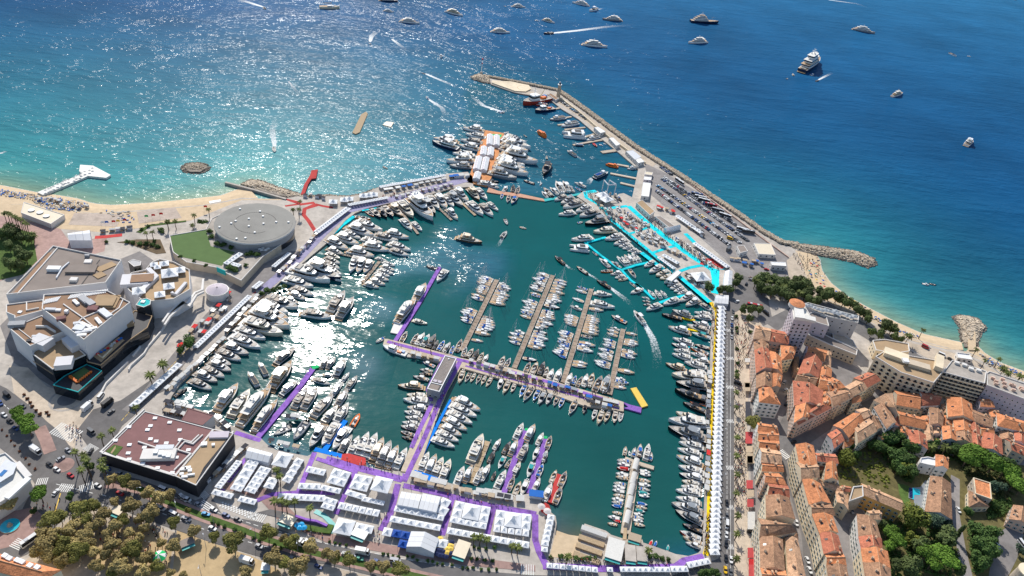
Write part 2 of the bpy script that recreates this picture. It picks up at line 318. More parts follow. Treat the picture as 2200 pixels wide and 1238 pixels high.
    n.remove(bs);df=n.new('ShaderNodeBsdfDiffuse');gl=n.new('ShaderNodeBsdfGlossy');ms=n.new('ShaderNodeMixShader');l.new(mx.outputs[2],df.inputs[0])
    lw=n.new('ShaderNodeLayerWeight');lw.inputs[0].default_value=.06;mf=n.new('ShaderNodeMapRange');mf.inputs[3].default_value=.022;mf.inputs[4].default_value=.06;l.new(lw.outputs['Fresnel'],mf.inputs[0])
    l.new(mf.outputs[0],ms.inputs[0]);l.new(df.outputs[0],ms.inputs[1]);g2=n.new('ShaderNodeBsdfGlossy');g2.inputs['Roughness'].default_value=.36;m2=n.new('ShaderNodeMixShader');l.new(math_('MULTIPLY',a.outputs['Alpha'],-.45),(q:=n.new('ShaderNodeMath')).inputs[0]);q.inputs[1].default_value=.45;l.new(q.outputs[0],m2.inputs[0]);l.new(gl.outputs[0],m2.inputs[1]);l.new(g2.outputs[0],m2.inputs[2]);l.new(m2.outputs[0],ms.inputs[2]);l.new(ms.outputs[0],n['Material Output'].inputs[0])
    w1=noise(.15,2,.5,(R_(-16),.4));w2=noise(.42,2,.5,(R_(14),.5));w3=noise(.055,2,.5,(R_(-24),.3))
    h=math_('ADD',math_('MULTIPLY',w1,1.5),math_('ADD',math_('MULTIPLY',w2,.55),math_('MULTIPLY',w3,2.6)))
    patch=noise(.017,4,.6,(R_(-10),.6));pm=n.new('ShaderNodeMapRange');pm.inputs[1].default_value=.36;pm.inputs[2].default_value=.66;pm.inputs[3].default_value=.55;pm.inputs[4].default_value=1.45;l.new(patch,pm.inputs[0])
    amp=math_('MULTIPLY',math_('SUBTRACT',1.0,math_('MULTIPLY',a.outputs['Alpha'],.93)),pm.outputs[0])
    bp=n.new('ShaderNodeBump');bp.inputs['Distance'].default_value=1.8;l.new(math_('MULTIPLY',h,amp),bp.inputs['Height']);bp.inputs['Strength'].default_value=1
    l.new(bp.outputs[0],gl.inputs['Normal']);l.new(math_('ADD',.085,math_('MULTIPLY',amp,.085)),gl.inputs['Roughness'])
    b2=n.new('ShaderNodeBump');b2.inputs['Distance'].default_value=.7;l.new(math_('MULTIPLY',h,amp),b2.inputs['Height']);l.new(b2.outputs[0],df.inputs['Normal'])
    me.materials.append(m);o=link('sea_water',me);struct(o)
water()
# --- beaches slope down into the water
def beach(name,inner,outer,z1=QZ+.03):
    def res(L,n):
        p=[Vector((q[0],q[1]))for q in L];d=[0]
        for a,c in zip(p[:-1],p[1:]):d.append(d[-1]+(c-a).length)
        out=[]
        for i in range(n):
            t=d[-1]*i/(n-1);j=max(k for k in range(len(d))if d[k]<=t+1e-6);j=min(j,len(p)-2)
            out.append(p[j].lerp(p[j+1],(t-d[j])/max(1e-6,d[j+1]-d[j])))
        return out
    n=40;A=res(inner,n);B=res(outer,n);b=MB();rows=[]
    for t,z in((0,z1),(.55,z1-.15),(.85,.5),(1.0,.06),(1.12,-.5)):
        rows.append([tuple(G(*(a.lerp(c,t)),z))for a,c in zip(A,B)])
    vs=[p for r in rows for p in r]
    b.add(vs,[(r*n+i,r*n+i+1,(r+1)*n+i+1,(r+1)*n+i)for r in range(len(rows)-1)for i in range(n-1)],'sand')
    o=b.build(name);fixn(o.data);struct(o)
beach('beach',[(-80,436),(0,444),(60,442),(130,454),(200,462),(300,456),(440,444),(520,430),(560,432)],BEACH_L)
beach('beach',[(1708,538),(1722,560),(1733,600),(1768,644),(1848,679),(1905,709),(1960,732),(2036,751),(2070,752)],BEACH_R)
beach('beach',[(2070,757),(2108,774),(2150,799),(2300,860)],BEACH_R2)
sheet('sand',[(-80,436),(0,441),(60,440),(130,452),(200,460),(300,454),(440,442),(520,428),(600,428),(640,436),(560,440),(470,455),(440,470),(360,480),(300,490),(230,500),(130,492),(40,470),(-80,450)],QZ+.04,'sand')
sheet('sand',[(1185,1180),(1192,1150),(1248,1152),(1246,1190),(1230,1202),(1180,1196)],QZ+.04,'sand')
sheet('sand',[(1193,1150),(1196,1140),(1222,1149),(1249,1153),(1246,1190),(1180,1190)],.5,'sand')
Z1,Z2,Z3,Z4=QZ+.05,QZ+.10,QZ+.15,QZ+.20
S=sheet
S('pavement',[(-80,450),(40,470),(130,492),(150,520),(230,510),(220,560),(100,560),(-80,640)],Z1,'pink_paving')
S('pavement',[(-80,640),(60,590),(150,560),(300,520),(420,470),(520,430),(650,430),(700,440),(690,490),(640,560),(560,620),(470,700),(420,740),(330,850),(280,900),(230,880),(180,830),(80,800),(0,780),(-80,780)],Z1,'concrete')
S('pavement',[(20,785),(60,790),(100,830),(160,850),(200,880),(165,925),(160,965),(110,930),(80,890),(30,845)],Z2,'cream_paving')
S('road',[(-80,840),(-60,800),(15,835),(75,880),(100,905),(125,925),(152,962),(180,985),(190,960),(165,925),(200,880),(260,860),(330,812),(420,722),(432,735),(352,840),(330,850),(285,895),(262,915),(245,945),(225,982),(222,1012),(300,1030),(420,1075),
  (452,1062),(478,1107),(560,1122),(640,1152),(720,1172),(840,1197),(930,1212),(1030,1227),(1150,1236),(1250,1238),(1420,1246),(1545,1200),(1552,700),(1556,660),(1577,668),(1577,1330),(900,1330),(820,1242),(700,1212),(560,1197),(460,1167),(330,1122),(235,1085),(190,1075),(160,1092),(115,1135),(60,1190),(-80,1250),(-80,1190),(35,1120),(75,1040),(55,1005),(-80,900)],Z2,'asphalt')
S('square',[(100,1160),(160,1098),(192,1080),(235,1090),(330,1128),(460,1172),(560,1202),(700,1217),(800,1240),(860,1330),(-80,1330),(-80,1255),(50,1210)],Z1,'cream_paving')
S('square',[(380,1140),(450,1165),(540,1195),(600,1225),(640,1330),(360,1330),(375,1190)],Z2,'gravel')
S('square',[(210,1140),(330,1130),(370,1180),(360,1250),(250,1250),(190,1190)],Z2,'gravel')
S('square',[(-80,1120),(70,1090),(95,1110),(60,1165),(-80,1200)],Z3,'pink_paving')
S('pavement',[(455,1045),(520,1060),(560,1075),(600,1120),(700,1165),(840,1190),(1000,1215),(1150,1228),(1150,1215),(1000,1195),(860,1175),(720,1150),(640,1110),(590,1060),(520,1030)],Z2,'pink_paving')
S('pavement',[(1578,660),(1640,690),(1612,760),(1605,900),(1610,1100),(1615,1330),(1578,1330)],Z1,'cream_paving')
S('car_park',[(1384,350),(1430,372),(1520,425),(1640,510),(1700,560),(1720,610),(1700,630),(1600,610),(1560,560),(1470,480),(1400,420)],Z1,'asphalt_pale')
S('road',[(1590,590),(1620,600),(1650,640),(1660,690),(1640,700),(1600,660),(1577,672),(1556,662),(1570,620)],Z3,'asphalt')
S('road',[(1640,690),(1700,660),(1760,640),(1850,690),(1960,755),(2100,830),(2200,870),(2300,900),(2300,925),(2180,880),(2060,825),(1940,775),(1840,715),(1760,665),(1700,690),(1670,710)],Z2,'asphalt')
S('road',[(262,880),(300,850),(420,700),(520,590),(620,540),(640,540),(590,590),(470,695),(350,835),(290,890)],Z2,'asphalt_pale')  # drive in a darker paving tone that stands in for the palace's shade
S('pavement',[(60,640),(150,600),(300,540),(330,560),(250,700),(180,840),(110,830),(30,780),(0,700)],Z2,'asphalt_pale')  # forecourt shade put into the colour as darker paving
band('jetty_floor',[(560,625),(640,555),(690,503),(746,452),(850,426),(1000,386)],9,Z1+.03,'lilac',kind='structure')
S('lane',[(1612,700),(1700,720),(1790,760),(1860,800),(1960,850),(2060,900),(2300,990),(2300,1050),(2060,985),(1990,962),(1900,942),(1830,962),(1800,985),(1805,1060),(1850,1090),(1890,1180),(1900,1330),(1625,1330),(1612,1000)],Z1-.02,'asphalt_pale')
S('road',[(1665,930),(1700,860),(1720,790),(1735,770),(1742,800),(1728,870),(1700,930),(1690,990),(1720,1060),(1745,1150),(1760,1330),(1738,1330),(1722,1150),(1700,1070),(1672,985)],Z1,'asphalt')
S('road',[(1672,985),(1690,950),(1760,915),(1860,862),(1905,838),(1915,850),(1870,880),(1780,925),(1722,965),(1690,990)],Z2,'asphalt')
S('garden_ground',[(1795,985),(1830,960),(1900,940),(1990,960),(2060,985),(2200,1000),(2300,1330),(1900,1330),(1890,1180),(1850,1080),(1805,1060)],Z1,'dry_grass')
S('garden_ground',[(-80,500),(20,488),(70,500),(80,560),(50,590),(-80,620)],Z2,'grass')
S('road',[(2043,1020),(2062,1030),(2062,1110),(2075,1180),(2095,1260),(2110,1330),(2078,1330),(2065,1240),(2050,1140),(2040,1080)],Z2,'asphalt_pale')
S('road',[(2140,1150),(2180,1120),(2200,1150),(2185,1200),(2160,1250),(2300,1330),(2110,1330),(2120,1260)],Z2,'asphalt_pale')
S('promenade',[(1712,540),(1724,570),(1738,605),(1772,648),(1852,684),(1908,714),(1962,738),(2044,757),(2100,776),(2148,803),(2300,868),(2300,900),(2200,868),(2100,826),(1960,752),(1850,690),(1760,645),(1700,640),(1690,560)],Z1,'cream_paving')
S('pavement',[(1240,422),(1260,412),(1350,425),(1400,420),(1470,480),(1560,560),(1600,610),(1560,660),(1530,655),(1452,590),(1365,513),(1300,465)],Z1,'concrete')
S('mole_road',[(1112,190),(1180,207),(1195,201),(1275,258),(1365,325),(1410,352),(1398,362),(1350,330),(1260,262),(1190,215),(1115,198)],Z1,'cream_paving')
S('lawn','x' and[(78,605),(440,545),(490,710),(740,770),(600,910),(190,820),(105,765)],QZ+6.06,'turf',f='a2')
# --- medians with grass between the carriageways
for nm,pts in(('median',[(228,1038),(262,1040),(300,1050),(345,1072),(440,1110),(520,1138),(570,1158),(640,1180),(740,1203),(860,1230),(950,1250)]),):
    band('median',pts,6.5,Z4,'pink_paving',kind='structure',thick=.15);band('median_lawn',pts[1:],3.2,Z4+.03,'grass',kind='structure')
band('traffic_island',[(85,918),(98,945),(108,972)],6,Z4,'pink_paving',kind='structure',thick=.15)
def ell(cx,cy,rx,z,f='',n=20):
    p=G(cx,cy,z,f);return p
b=MB();p=G(137,1000);b.cyl(p.x,p.y,QZ,Z4+.02,5.2,5.0,'pink_paving',24);o=b.build('traffic_island');struct(o)
# --- painted markings
def dashes(pts,n,L,w,f='',z=Z3,k='white_line',name='road_marking'):
    p=GP(pts,z,f);b=MB();tot=sum((c-a).length for a,c in zip(p[:-1],p[1:]));
    for i in range(n):
        t=tot*(i+.5)/n
        for a,c in zip(p[:-1],p[1:]):
            s=(c-a).length
            if t<=s:break
            t-=s
        d=(c-a).normalized();q=a+d*t;nn=Vector((-d.y,d.x,0))*w/2;e=d*L/2
        b.add([q-e-nn,q+e-nn,q+e+nn,q-e+nn],[(0,1,2,3)],k)
    o=b.build(name);struct(o)
def zebra(a,c,n,L,f='',z=Z3+.02,w=.6,name='zebra_crossing'):
    """stripes stepped from a to c, each lying across the walking line"""
    A,B_=G(*a,z,f),G(*c,z,f);d=(B_-A).normalized();nn=Vector((-d.y,d.x,0))*L/2;b=MB()
    for i in range(n):
        q=A.lerp(B_,(i+.5)/n);e=d*(B_-A).length/n*.22
        b.add([q-e-nn,q+e-nn,q+e+nn,q-e+nn],[(0,1,2,3)],'white_line')
    o=b.build(name);struct(o)
zebra((560,375),(790,470),11,9,'a5');zebra((890,620),(970,560),8,7,'a5');zebra((370,930),(490,920),6,4.5,'a5');zebra((600,985),(740,1000),7,5,'a5');zebra((810,1010),(960,960),8,5,'a5')
zebra((380,540),(520,420),8,8,'a8');zebra((430,355),(500,310),5,5,'a8');zebra((950,540),(1140,600),9,5,'a8');zebra((330,1165),(470,1175),8,6,'b8');zebra((150,930),(260,830),6,6,'a6');zebra((990,340),(1060,330),6,5,'c2')
zebra((1310,800),(1400,880),7,5,'c3')
for y in(710,770,832,905,1005,1090,1175):zebra((1560,y),(1576,y),5,3.2)
dashes([(0,862),(60,915),(120,965)],16,2,.3);dashes([(120,1040),(200,1060)],8,2.2,.3);dashes([(230,1020),(330,1052),(440,1092),(560,1132),(700,1168),(860,1200),(1000,1222)],46,2.6,.3);dashes([(215,1062),(330,1096),(440,1138),(560,1172),(700,1200),(800,1228)],34,2.4,.3)
dashes([(260,905),(330,828),(410,742)],22,2.4,.3,k='yellow_line');dashes([(1562,690),(1562,1230)],60,2.6,.2);band('road_marking',[(1569.5,690),(1569.5,1235)],.18,Z3,'white_line',kind='structure');band('road_marking',[(115,1110),(130,1060)],.5,Z3,'yellow_line',kind='structure')
b=MB();A=G(470,1088,Z3+.02);B_=G(548,1118,Z3+.02);d=(B_-A);nn=Vector((-d.y,d.x,0)).normalized()
for i in range(26):
    for j in range(3):
        if(i+j)%2==0:
            q=A+d*(i/26)+nn*(j*1.1);e=d/26
            b.add([q,q+e,q+e+nn*1.1,q+nn*1.1],[(0,1,2,3)],'white_line')
struct(b.build('road_marking'))
b=MB()
for(a,c,n)in(((1412,420),(1560,560),60),((1418,398),(1590,540),70),((1425,385),(1620,535),80)):
    A,B_=G(*a,Z2),G(*c,Z2);d=(B_-A).normalized();nn=Vector((-d.y,d.x,0));
    for i in range(n):
        q=A.lerp(B_,i/n);b.add([q-d*.07-nn*2.4,q+d*.07-nn*2.4,q+d*.07+nn*2.4,q-d*.07+nn*2.4],[(0,1,2,3)],'white_line')
struct(b.build('bay_marking'))
# ---- boulders of the breakwaters and groynes
def boulder_mesh(pts,r0,r1,seed,hfun):
    r=random.Random(seed);V=[];F=[];MI=[]
    base=[(-1,-1,-.7),(1,-1,-.7),(1,1,-.7),(-1,1,-.7),(-.7,-.8,.6),(.8,-.7,.75),(.7,.8,.55),(-.8,.7,.8)]
    fc=[(0,1,5,4),(1,2,6,5),(2,3,7,6),(3,0,4,7),(4,5,6),(4,6,7)]
    for x,y in pts:
        s=r.uniform(r0,r1);a=r.uniform(0,6.28);ca,sa=math.cos(a),math.sin(a);tx,ty=r.uniform(-.35,.35),r.uniform(-.35,.35);z=hfun(x,y);o=len(V)
        for(u,v,w)in base:
            u*=s*r.uniform(.7,1.1);v*=s*r.uniform(.55,.95);w*=s*r.uniform(.6,1)
            V.append((x+u*ca-v*sa,y+u*sa+v*ca,z+w+u*tx+v*ty))
        F+=[tuple(i+o for i in f)for f in fc];MI+=[1 if z<.35 else 0]*6
    me=bpy.data.meshes.new('boulders');me.from_pydata(V,[],F);me.materials.append(M['rock']);me.materials.append(M['rock_wet']);me.polygons.foreach_set('material_index',MI);return me
def rocks(name,pts,n,r0=.7,r1=1.5,top=1.8,label='',spine=None,half=9,seed=1,mound=True):
    pl=GP(pts,0.5);sp=GP(spine,.5)if spine else None
    sc=scatter(pl,n,seed)
    sp2=[(p.x,p.y)for p in(sp or pl)]
    def h(x,y):
        d=seg_dist(np.array([[x,y]]),sp2)[0]
        return top-(top+.3)*min(1,d/half)if sp else-.3+(top+.3)*min(1,d/half)
    o=link(name,boulder_mesh(sc,r0,r1,seed,h));tag(o,label,'rocks',kind='stuff')
    b=MB();cx=sum(p.x for p in pl)/len(pl);cy=sum(p.y for p in pl)/len(pl)
    return o
OUT=[(1052,164),(1116,175),(1197,190),(1220,203),(1274,242),(1319,276),(1364.6,310),(1420,346),(1464,373.6),(1527,415.6),(1590,457.6),(1642,495),(1684,518.5),(1716,523)]
INN=[(1052,169),(1116,181),(1194,197),(1214,211),(1267,250),(1312,284),(1357,318),(1411,354),(1454,383),(1518,425),(1581,467),(1634,506),(1678,532),(1712,540)]
INB=[(x-6.5,y+8)for x,y in OUT[4:]]
rocks('breakwater_rocks',OUT+INB[::-1]+INN[3::-1],7600,.6,1.45,2.9,'long bank of pale boulders along the seaward side of the mole',spine=INN[:4]+INB,half=13)
rocks('breakwater_rocks',[(1009,165),(1025,158.5),(1054,162),(1056,181),(1038,178),(1018,172)],330,.8,1.6,2.4,'round heap of pale boulders at the tip of the mole',half=9,seed=2)
rocks('groyne_rocks',[(1684,519),(1780,530),(1840,539),(1878,554),(1886,569),(1862,576),(1830,563),(1790,555),(1755,549),(1712,542)],1200,.7,1.5,2.2,'boulder groyne reaching out from the sandy beach by the car park',half=8,seed=3)
rocks('groyne_rocks',[(2064,733),(2059,702),(2046,681),(2066,675),(2101,684),(2123,706),(2108,718),(2101,743),(2085,745)],850,.7,1.5,2.0,'T shaped boulder groyne with a sandy path off the right beach',half=7,seed=4)
rocks('islet_rocks',[(388,361),(394,352),(410,348),(430,348),(446,352),(453,359),(446,368),(428,373),(408,373),(393,369)],620,.6,1.2,2.3,'oval islet of brown boulders in the western bay',half=12,seed=5)
rocks('breakwater_rocks',[(514,394),(539,384),(560,386),(602,401),(640,413),(665,420),(664,428),(640,427),(615,427),(560,412)],900,.6,1.2,2.2,'brown boulder bank beside the red carpet and the west beach',half=10,seed=6)
rocks('breakwater_rocks',[(665,419),(707,417),(750,420),(784,412),(800,405),(815,402),(815,408),(786,420),(750,428),(700,426),(665,428)],420,.6,1.1,1.8,'low boulder bank on the sea side of the jetty tents',half=6,seed=7)
sheet('groyne_path',[(2080,694),(2094,694),(2096,720),(2097,752),(2082,752),(2080,720)],2.2,'sand',kind='structure',thick=2)
for pts,z in(([(1030,165),(1050,167),(1052,178),(1034,175)],1.2),([(405,353),(432,352),(444,360),(430,369),(408,369),(397,361)],1.3),([(530,396),(560,392),(620,412),(650,424),(600,420),(560,409)],1.2),([(1716,530),(1780,538),(1840,546),(1872,562),(1860,570),(1830,558),(1780,548),(1712,540)],1.2),([(2060,690),(2070,682),(2098,690),(2114,706),(2100,712),(2096,745),(2072,745),(2068,705)],1.0)):
    sheet('rock_core',pts,z,'rock_wet',thick=3)
# ---- foam: wakes of moving boats and surf on the beaches
def foam_mat():
    m=bpy.data.materials.new('foam');m.use_nodes=True;n=m.node_tree.nodes;l=m.node_tree.links;bs=n['Principled BSDF']
    bs.inputs['Base Color'].default_value=(.80,.84,.85,1);bs.inputs['Roughness'].default_value=.8
    g=n.new('ShaderNodeNewGeometry');a=n.new('ShaderNodeAttribute');a.attribute_name='dens'
    t=n.new('ShaderNodeTexNoise');t.inputs['Scale'].default_value=.8;t.inputs['Detail'].default_value=6;t.inputs['Roughness'].default_value=.75;l.new(g.outputs['Position'],t.inputs['Vector'])
    ad=n.new('ShaderNodeMath');ad.operation='ADD';l.new(t.outputs[0],ad.inputs[0]);l.new(a.outputs['Fac'],ad.inputs[1])
    mr=n.new('ShaderNodeMapRange');mr.inputs[1].default_value=.84;mr.inputs[2].default_value=1.12;mr.inputs[4].default_value=.9;l.new(ad.outputs[0],mr.inputs[0]);l.new(mr.outputs[0],bs.inputs['Alpha'])
    return m
FOAM=foam_mat()
def wake(pts,w0,w1,label,d0=.75,d1=.2,f='',name='wake',kind='stuff'):
    p=GP(pts,.06,f);n=24;tot=[0]
    for a,c in zip(p[:-1],p[1:]):tot.append(tot[-1]+(c-a).length)
    V=[];D=[];F=[]
    cols=5
    for i in range(n+1):
        s=tot[-1]*i/n;j=min(max(k for k in range(len(tot))if tot[k]<=s+1e-6),len(p)-2)
        q=p[j].lerp(p[j+1],(s-tot[j])/(tot[j+1]-tot[j]));d=(p[min(j+2,len(p)-1)]-p[j]).normalized();nn=Vector((-d.y,d.x,0));w=lerp(w0,w1,(i/n)**.6)
        for c in range(cols):
            u=c/(cols-1)*2-1;V.append(tuple(q+nn*u*w/2));e=(1 if c in(1,2,3)else 0)
            D.append(lerp(d0,d1,i/n)*e)
    for i in range(n):
        for c in range(cols-1):F.append((i*cols+c,i*cols+c+1,(i+1)*cols+c+1,(i+1)*cols+c))
    me=bpy.data.meshes.new(name);me.from_pydata(V,[],F);at=me.attributes.new('dens','FLOAT','POINT');at.data.foreach_set('value',D);me.materials.append(FOAM)
    o=link(name,me);tag(o,label,'wake',kind=kind);return o
wake([(1180,72),(1240,66),(1300,58),(1380,52)],6,16,'white wake behind the dark launch among the anchored yachts')
wake([(1590,640),(1680,800),(1730,1000),(1700,1140)],4,13,'long white wake of the speedboat crossing the basin',.62,.2,'b4');wake([(1240,275),(1380,380),(1490,490)],3,10,'white wake behind the second boat in the convoy',.6,.2,'b4')
wake([(770,985),(830,1030),(900,1060)],2.5,5,'short wake behind the leading boat in the convoy',.6,.2,'b2');wake([(1010,1085),(1090,1130),(1150,1180)],2.5,5,'short wake behind the dark boat in the convoy',.6,.2,'b2')
wake([(590,315),(585,280),(592,255)],5,12,'V shaped wake of the small boat in the sparkling bay',.6,.3);wake([(795,90),(798,78),(812,66)],4,14,'wake of the boat left of the anchored yachts',.7,.3)
wake([(842,84),(860,98),(880,112)],4,12,'wake slanting right across the sparkling sea',.65,.2);wake([(912,158),(960,178),(1000,196)],4,10,'wake pointing at the mole tip',.7,.2);wake([(918,212),(950,232),(962,262)],4,12,'wake of the boat entering left of the mole',.65,.2);wake([(1078,240),(1040,228),(1010,205)],3,12,'wake of the motorboat leaving past the mole tip',.75,.25)
wake([(835,334),(880,345),(930,358)],3,9,'wake above the jetty of white tents',.55,.2);wake([(620,175),(640,200),(655,225)],3,10,'faint wake across the middle of the bay',.5,.2);wake([(565,15),(530,4),(500,-4)],5,14,'bright wake at the top left edge',.75,.3)
wake([(1758,172),(1775,163),(1790,156)],3,9,'wake of the tender beside the navy superyacht',.7,.25);wake([(1780,0),(1840,8),(1880,22)],6,16,'wake at the top edge beside the dark sea patch',.6,.2);wake([(1278,22),(1300,17)],3,8,'short wake by the upper anchored yachts',.7,.2)
wake([(845,775),(940,860),(1060,900)],3,7,'wake of the orange lifeboat',.45,.15,'c8');wake([(1290,1165),(1250,1210),(1200,1180)],6,16,'churned water behind the dark ferry',.55,.2,'c8');wake([(1815,715),(1760,800),(1690,870)],2.5,8,'wake of the small speedboat in mid basin',.5,.15,'b1');wake([(1140,950),(1230,1010),(1300,1070)],3,8,'wake behind the small passenger boat',.45,.1,'c8')
wake([(0,330),(12,326),(20,324)],3,6,'small wake at the left edge',.6,.2)
for L,lab in((BEACH_L,'thin line of surf on the western beach'),(BEACH_R,'thin line of surf on the right hand beach'),(BEACH_R2,'thin line of surf below the last beach')):
    wake(L,2.2,2.2,lab,.45,.45,name='surf')
# ===== BOATS
def ring(L,W,t0,t1,fine=.25,nose=.35):
    """plan outline of a deckhouse from x=t0*L to t1*L, rounded to the front"""
    a,c=t0*L,t1*L;n=c-a
    return[(a,-W),(c-n*fine,-W),(c-n*fine*.35,-W*.8),(c,-W*nose),(c,W*nose),(c-n*fine*.35,W*.8),(c-n*fine,W),(a,W)]
def shrink(pl,dx0,dx1,s):
    xs=[p[0]for p in pl];a,c=min(xs),max(xs)
    return[(p[0]+lerp(dx0,dx1,(p[0]-a)/(c-a)),p[1]*s)for p in pl]
TS=[0,.12,.3,.5,.64,.76,.86,.94,1.0]
def hbeam(t,B,full=2.3,tr=.88):
    return B/2*(lerp(tr,1,min(1,t/.4))if t<.42 else max(.015,(1-((t-.42)/.58)**full)))
def hull(L,B,D,k,kd,full=2.3,sheer=.35,tr=.88,cap='white',stripe=None):
    """hull mesh and deck mesh; stern at x=-L/2, bow at x=+L/2"""
    b=MB();st=[]
    for t in TS:
        hb=hbeam(t,B,full,tr);z=D*(1+sheer*t*t);x=(t-.5)*L
        st.append([(x-(L*.03*t if t>.9 else 0),hb*.80*(1-.5*max(0,t-.6)),-.35),(x,hb*.95,D*.45),(x,hb,z)])
    n=len(TS)
    for sgn in(1,-1):
        V=[(p[0],p[1]*sgn,p[2])for s in st for p in s];F=[];S2=[]
        for i in range(n-1):
            for j in range(2):
                q=(i*3+j,(i+1)*3+j,(i+1)*3+j+1,i*3+j+1)
                F.append(q if sgn<0 else q[::-1])
        b.add(V,F,k)
    s=st[0];b.add([(p[0],p[1]*g,p[2])for g in(1,-1)for p in s],[(0,1,4,3),(1,2,5,4)],k)
    for sgn in(1,-1):
        V=[]
        for s in st:V+=[(s[2][0],s[2][1]*sgn,s[2][2]),(s[2][0]*.985,s[2][1]*.9*sgn,s[2][2])]
        b.add(V,[((2*i,2*i+1,2*i+3,2*i+2)if sgn>0 else(2*i+2,2*i+3,2*i+1,2*i))for i in range(n-1)],cap if cap else k)
    d=MB();V=[]
    for s in st:V+=[(s[2][0]*.985,s[2][1]*.92,s[2][2]-.12),(s[2][0]*.985,-s[2][1]*.92,s[2][2]-.12)]
    d.add(V,[(2*i+1,2*i,2*i+2,2*i+3)[::-1]for i in range(n-1)],kd)
    hm=b.mesh('hull');fixn(hm);dm=d.mesh('deck')
    return hm,dm
def tier(pl,z0,z1,k,top=None,cap=None):
    b=MB();b.prism(pl,z0,z1,k,top or pl,cap);return b
def P_(b,name='part'):
    m=b.mesh(name);fixn(m);return m
BP={}
def flybridge(v):
    hullc=['gel','gel','gel_grey','gel_navy','gel','gel_bronze','gel_cream','gel_black'][v];deck=['teak','gel_deck','teak_grey','gel_deck','teak_grey','teak','gel_cream','teak_grey'][v]
    top=['gel','gel','gel','gel','gel_grey','gel_cream','gel_cream','gel_grey'][v];L,B,D=22,5.6,1.9
    hm,dm=hull(L,B,D,hullc,deck,2.2 if v%2 else 2.6);ps=[('hull',hm),('deck',dm)]
    pl=ring(L,B*.40,-.26,.24,.45,.45);ps.append(('deckhouse',P_(tier(pl,D-.1,D+1.9,top,shrink(pl,.2,-1.7,.9)))))
    w0,w1=shrink(pl,-.02,-.45,.99),shrink(pl,.1,-1.35,.94);b=MB();b.prism([(p[0]*1.004,p[1]*1.02)for p in w0],D+.55,D+1.5,'dark_glass',[(p[0]*1.004,p[1]*1.03)for p in w1]);ps.append(('window_band',P_(b)))
    fl=ring(L,B*.40,-.36,.10,.4,.5);b=tier(fl,D+1.9,D+2.35,top,shrink(fl,0,.25,1.02),deck if v%3 else 'gel_deck');ps.append(('flybridge',P_(b)))
    b=MB();b.box(-L*.22,0,D+2.35,2.6,B*.6,.45,'cushion');b.box(-L*.06,B*.16,D+2.35,2.0,1.2,.5,'cushion_grey' if v%2 else 'cushion');b.box(.3,-B*.14,D+2.35,1.0,1.3,.9,top);ps.append(('flybridge_seats',P_(b)))
    b=MB();ws=ring(L,B*.36,.03,.10,.9,.6);b.prism(ws,D+2.35,D+2.95,'dark_glass',shrink(ws,-.3,-.5,.95));ps.append(('windscreen',P_(b)))
    if v in(0,2,3,5,7):
        b=MB();h=ring(L,B*.34,-.27,.02,.3,.7);b.prism(h,D+4.2,D+4.4,top if v!=2 else 'gel_grey',bottom=True)
        for x in(-.24,-.02):
            for s in(1,-1):b.tube((x*L,s*B*.3,D+2.3),(x*L+.4,s*B*.28,D+4.25),.12,.12,top)
        ps.append(('hardtop',P_(b)))
    b=MB();x0=-.27*L if v in(0,2,3,5,7)else-.3*L;zt=D+4.4 if v in(0,2,3,5,7)else D+2.3
    b.tube((x0+1,0,zt),(x0+.6,0,zt+1.3),.14,.07,'white');b.box(x0+.8,0,zt+.7,.35,1.8,.15,'white');b.cyl(x0+1.2,.7,zt,zt+.5,.35,.2,'white',8);b.cyl(x0+1.2,-.7,zt,zt+.5,.35,.2,'white',8);ps.append(('radar_mast',P_(b)))
    b=MB();sp=ring(L,B*.22,.24,.36,.5,.5);b.prism(sp,D+.15,D+.55,'cushion' if v%2 else 'canvas_white');ps.append(('sun_pad',P_(b)))
    b=MB();b.box(-L*.40,0,D-.1,1.2,B*.55,.6,'cushion');b.box(-L*.33,0,D-.1,1.2,1.8,.65,'teak');ps.append(('cockpit_seats',P_(b)))
    b=MB();b.box(-L*.53,0,.35,2.2,B*.84,.15,'teak' if deck.startswith('teak')else 'teak_grey');ps.append(('swim_platform',P_(b)))
    return L,ps
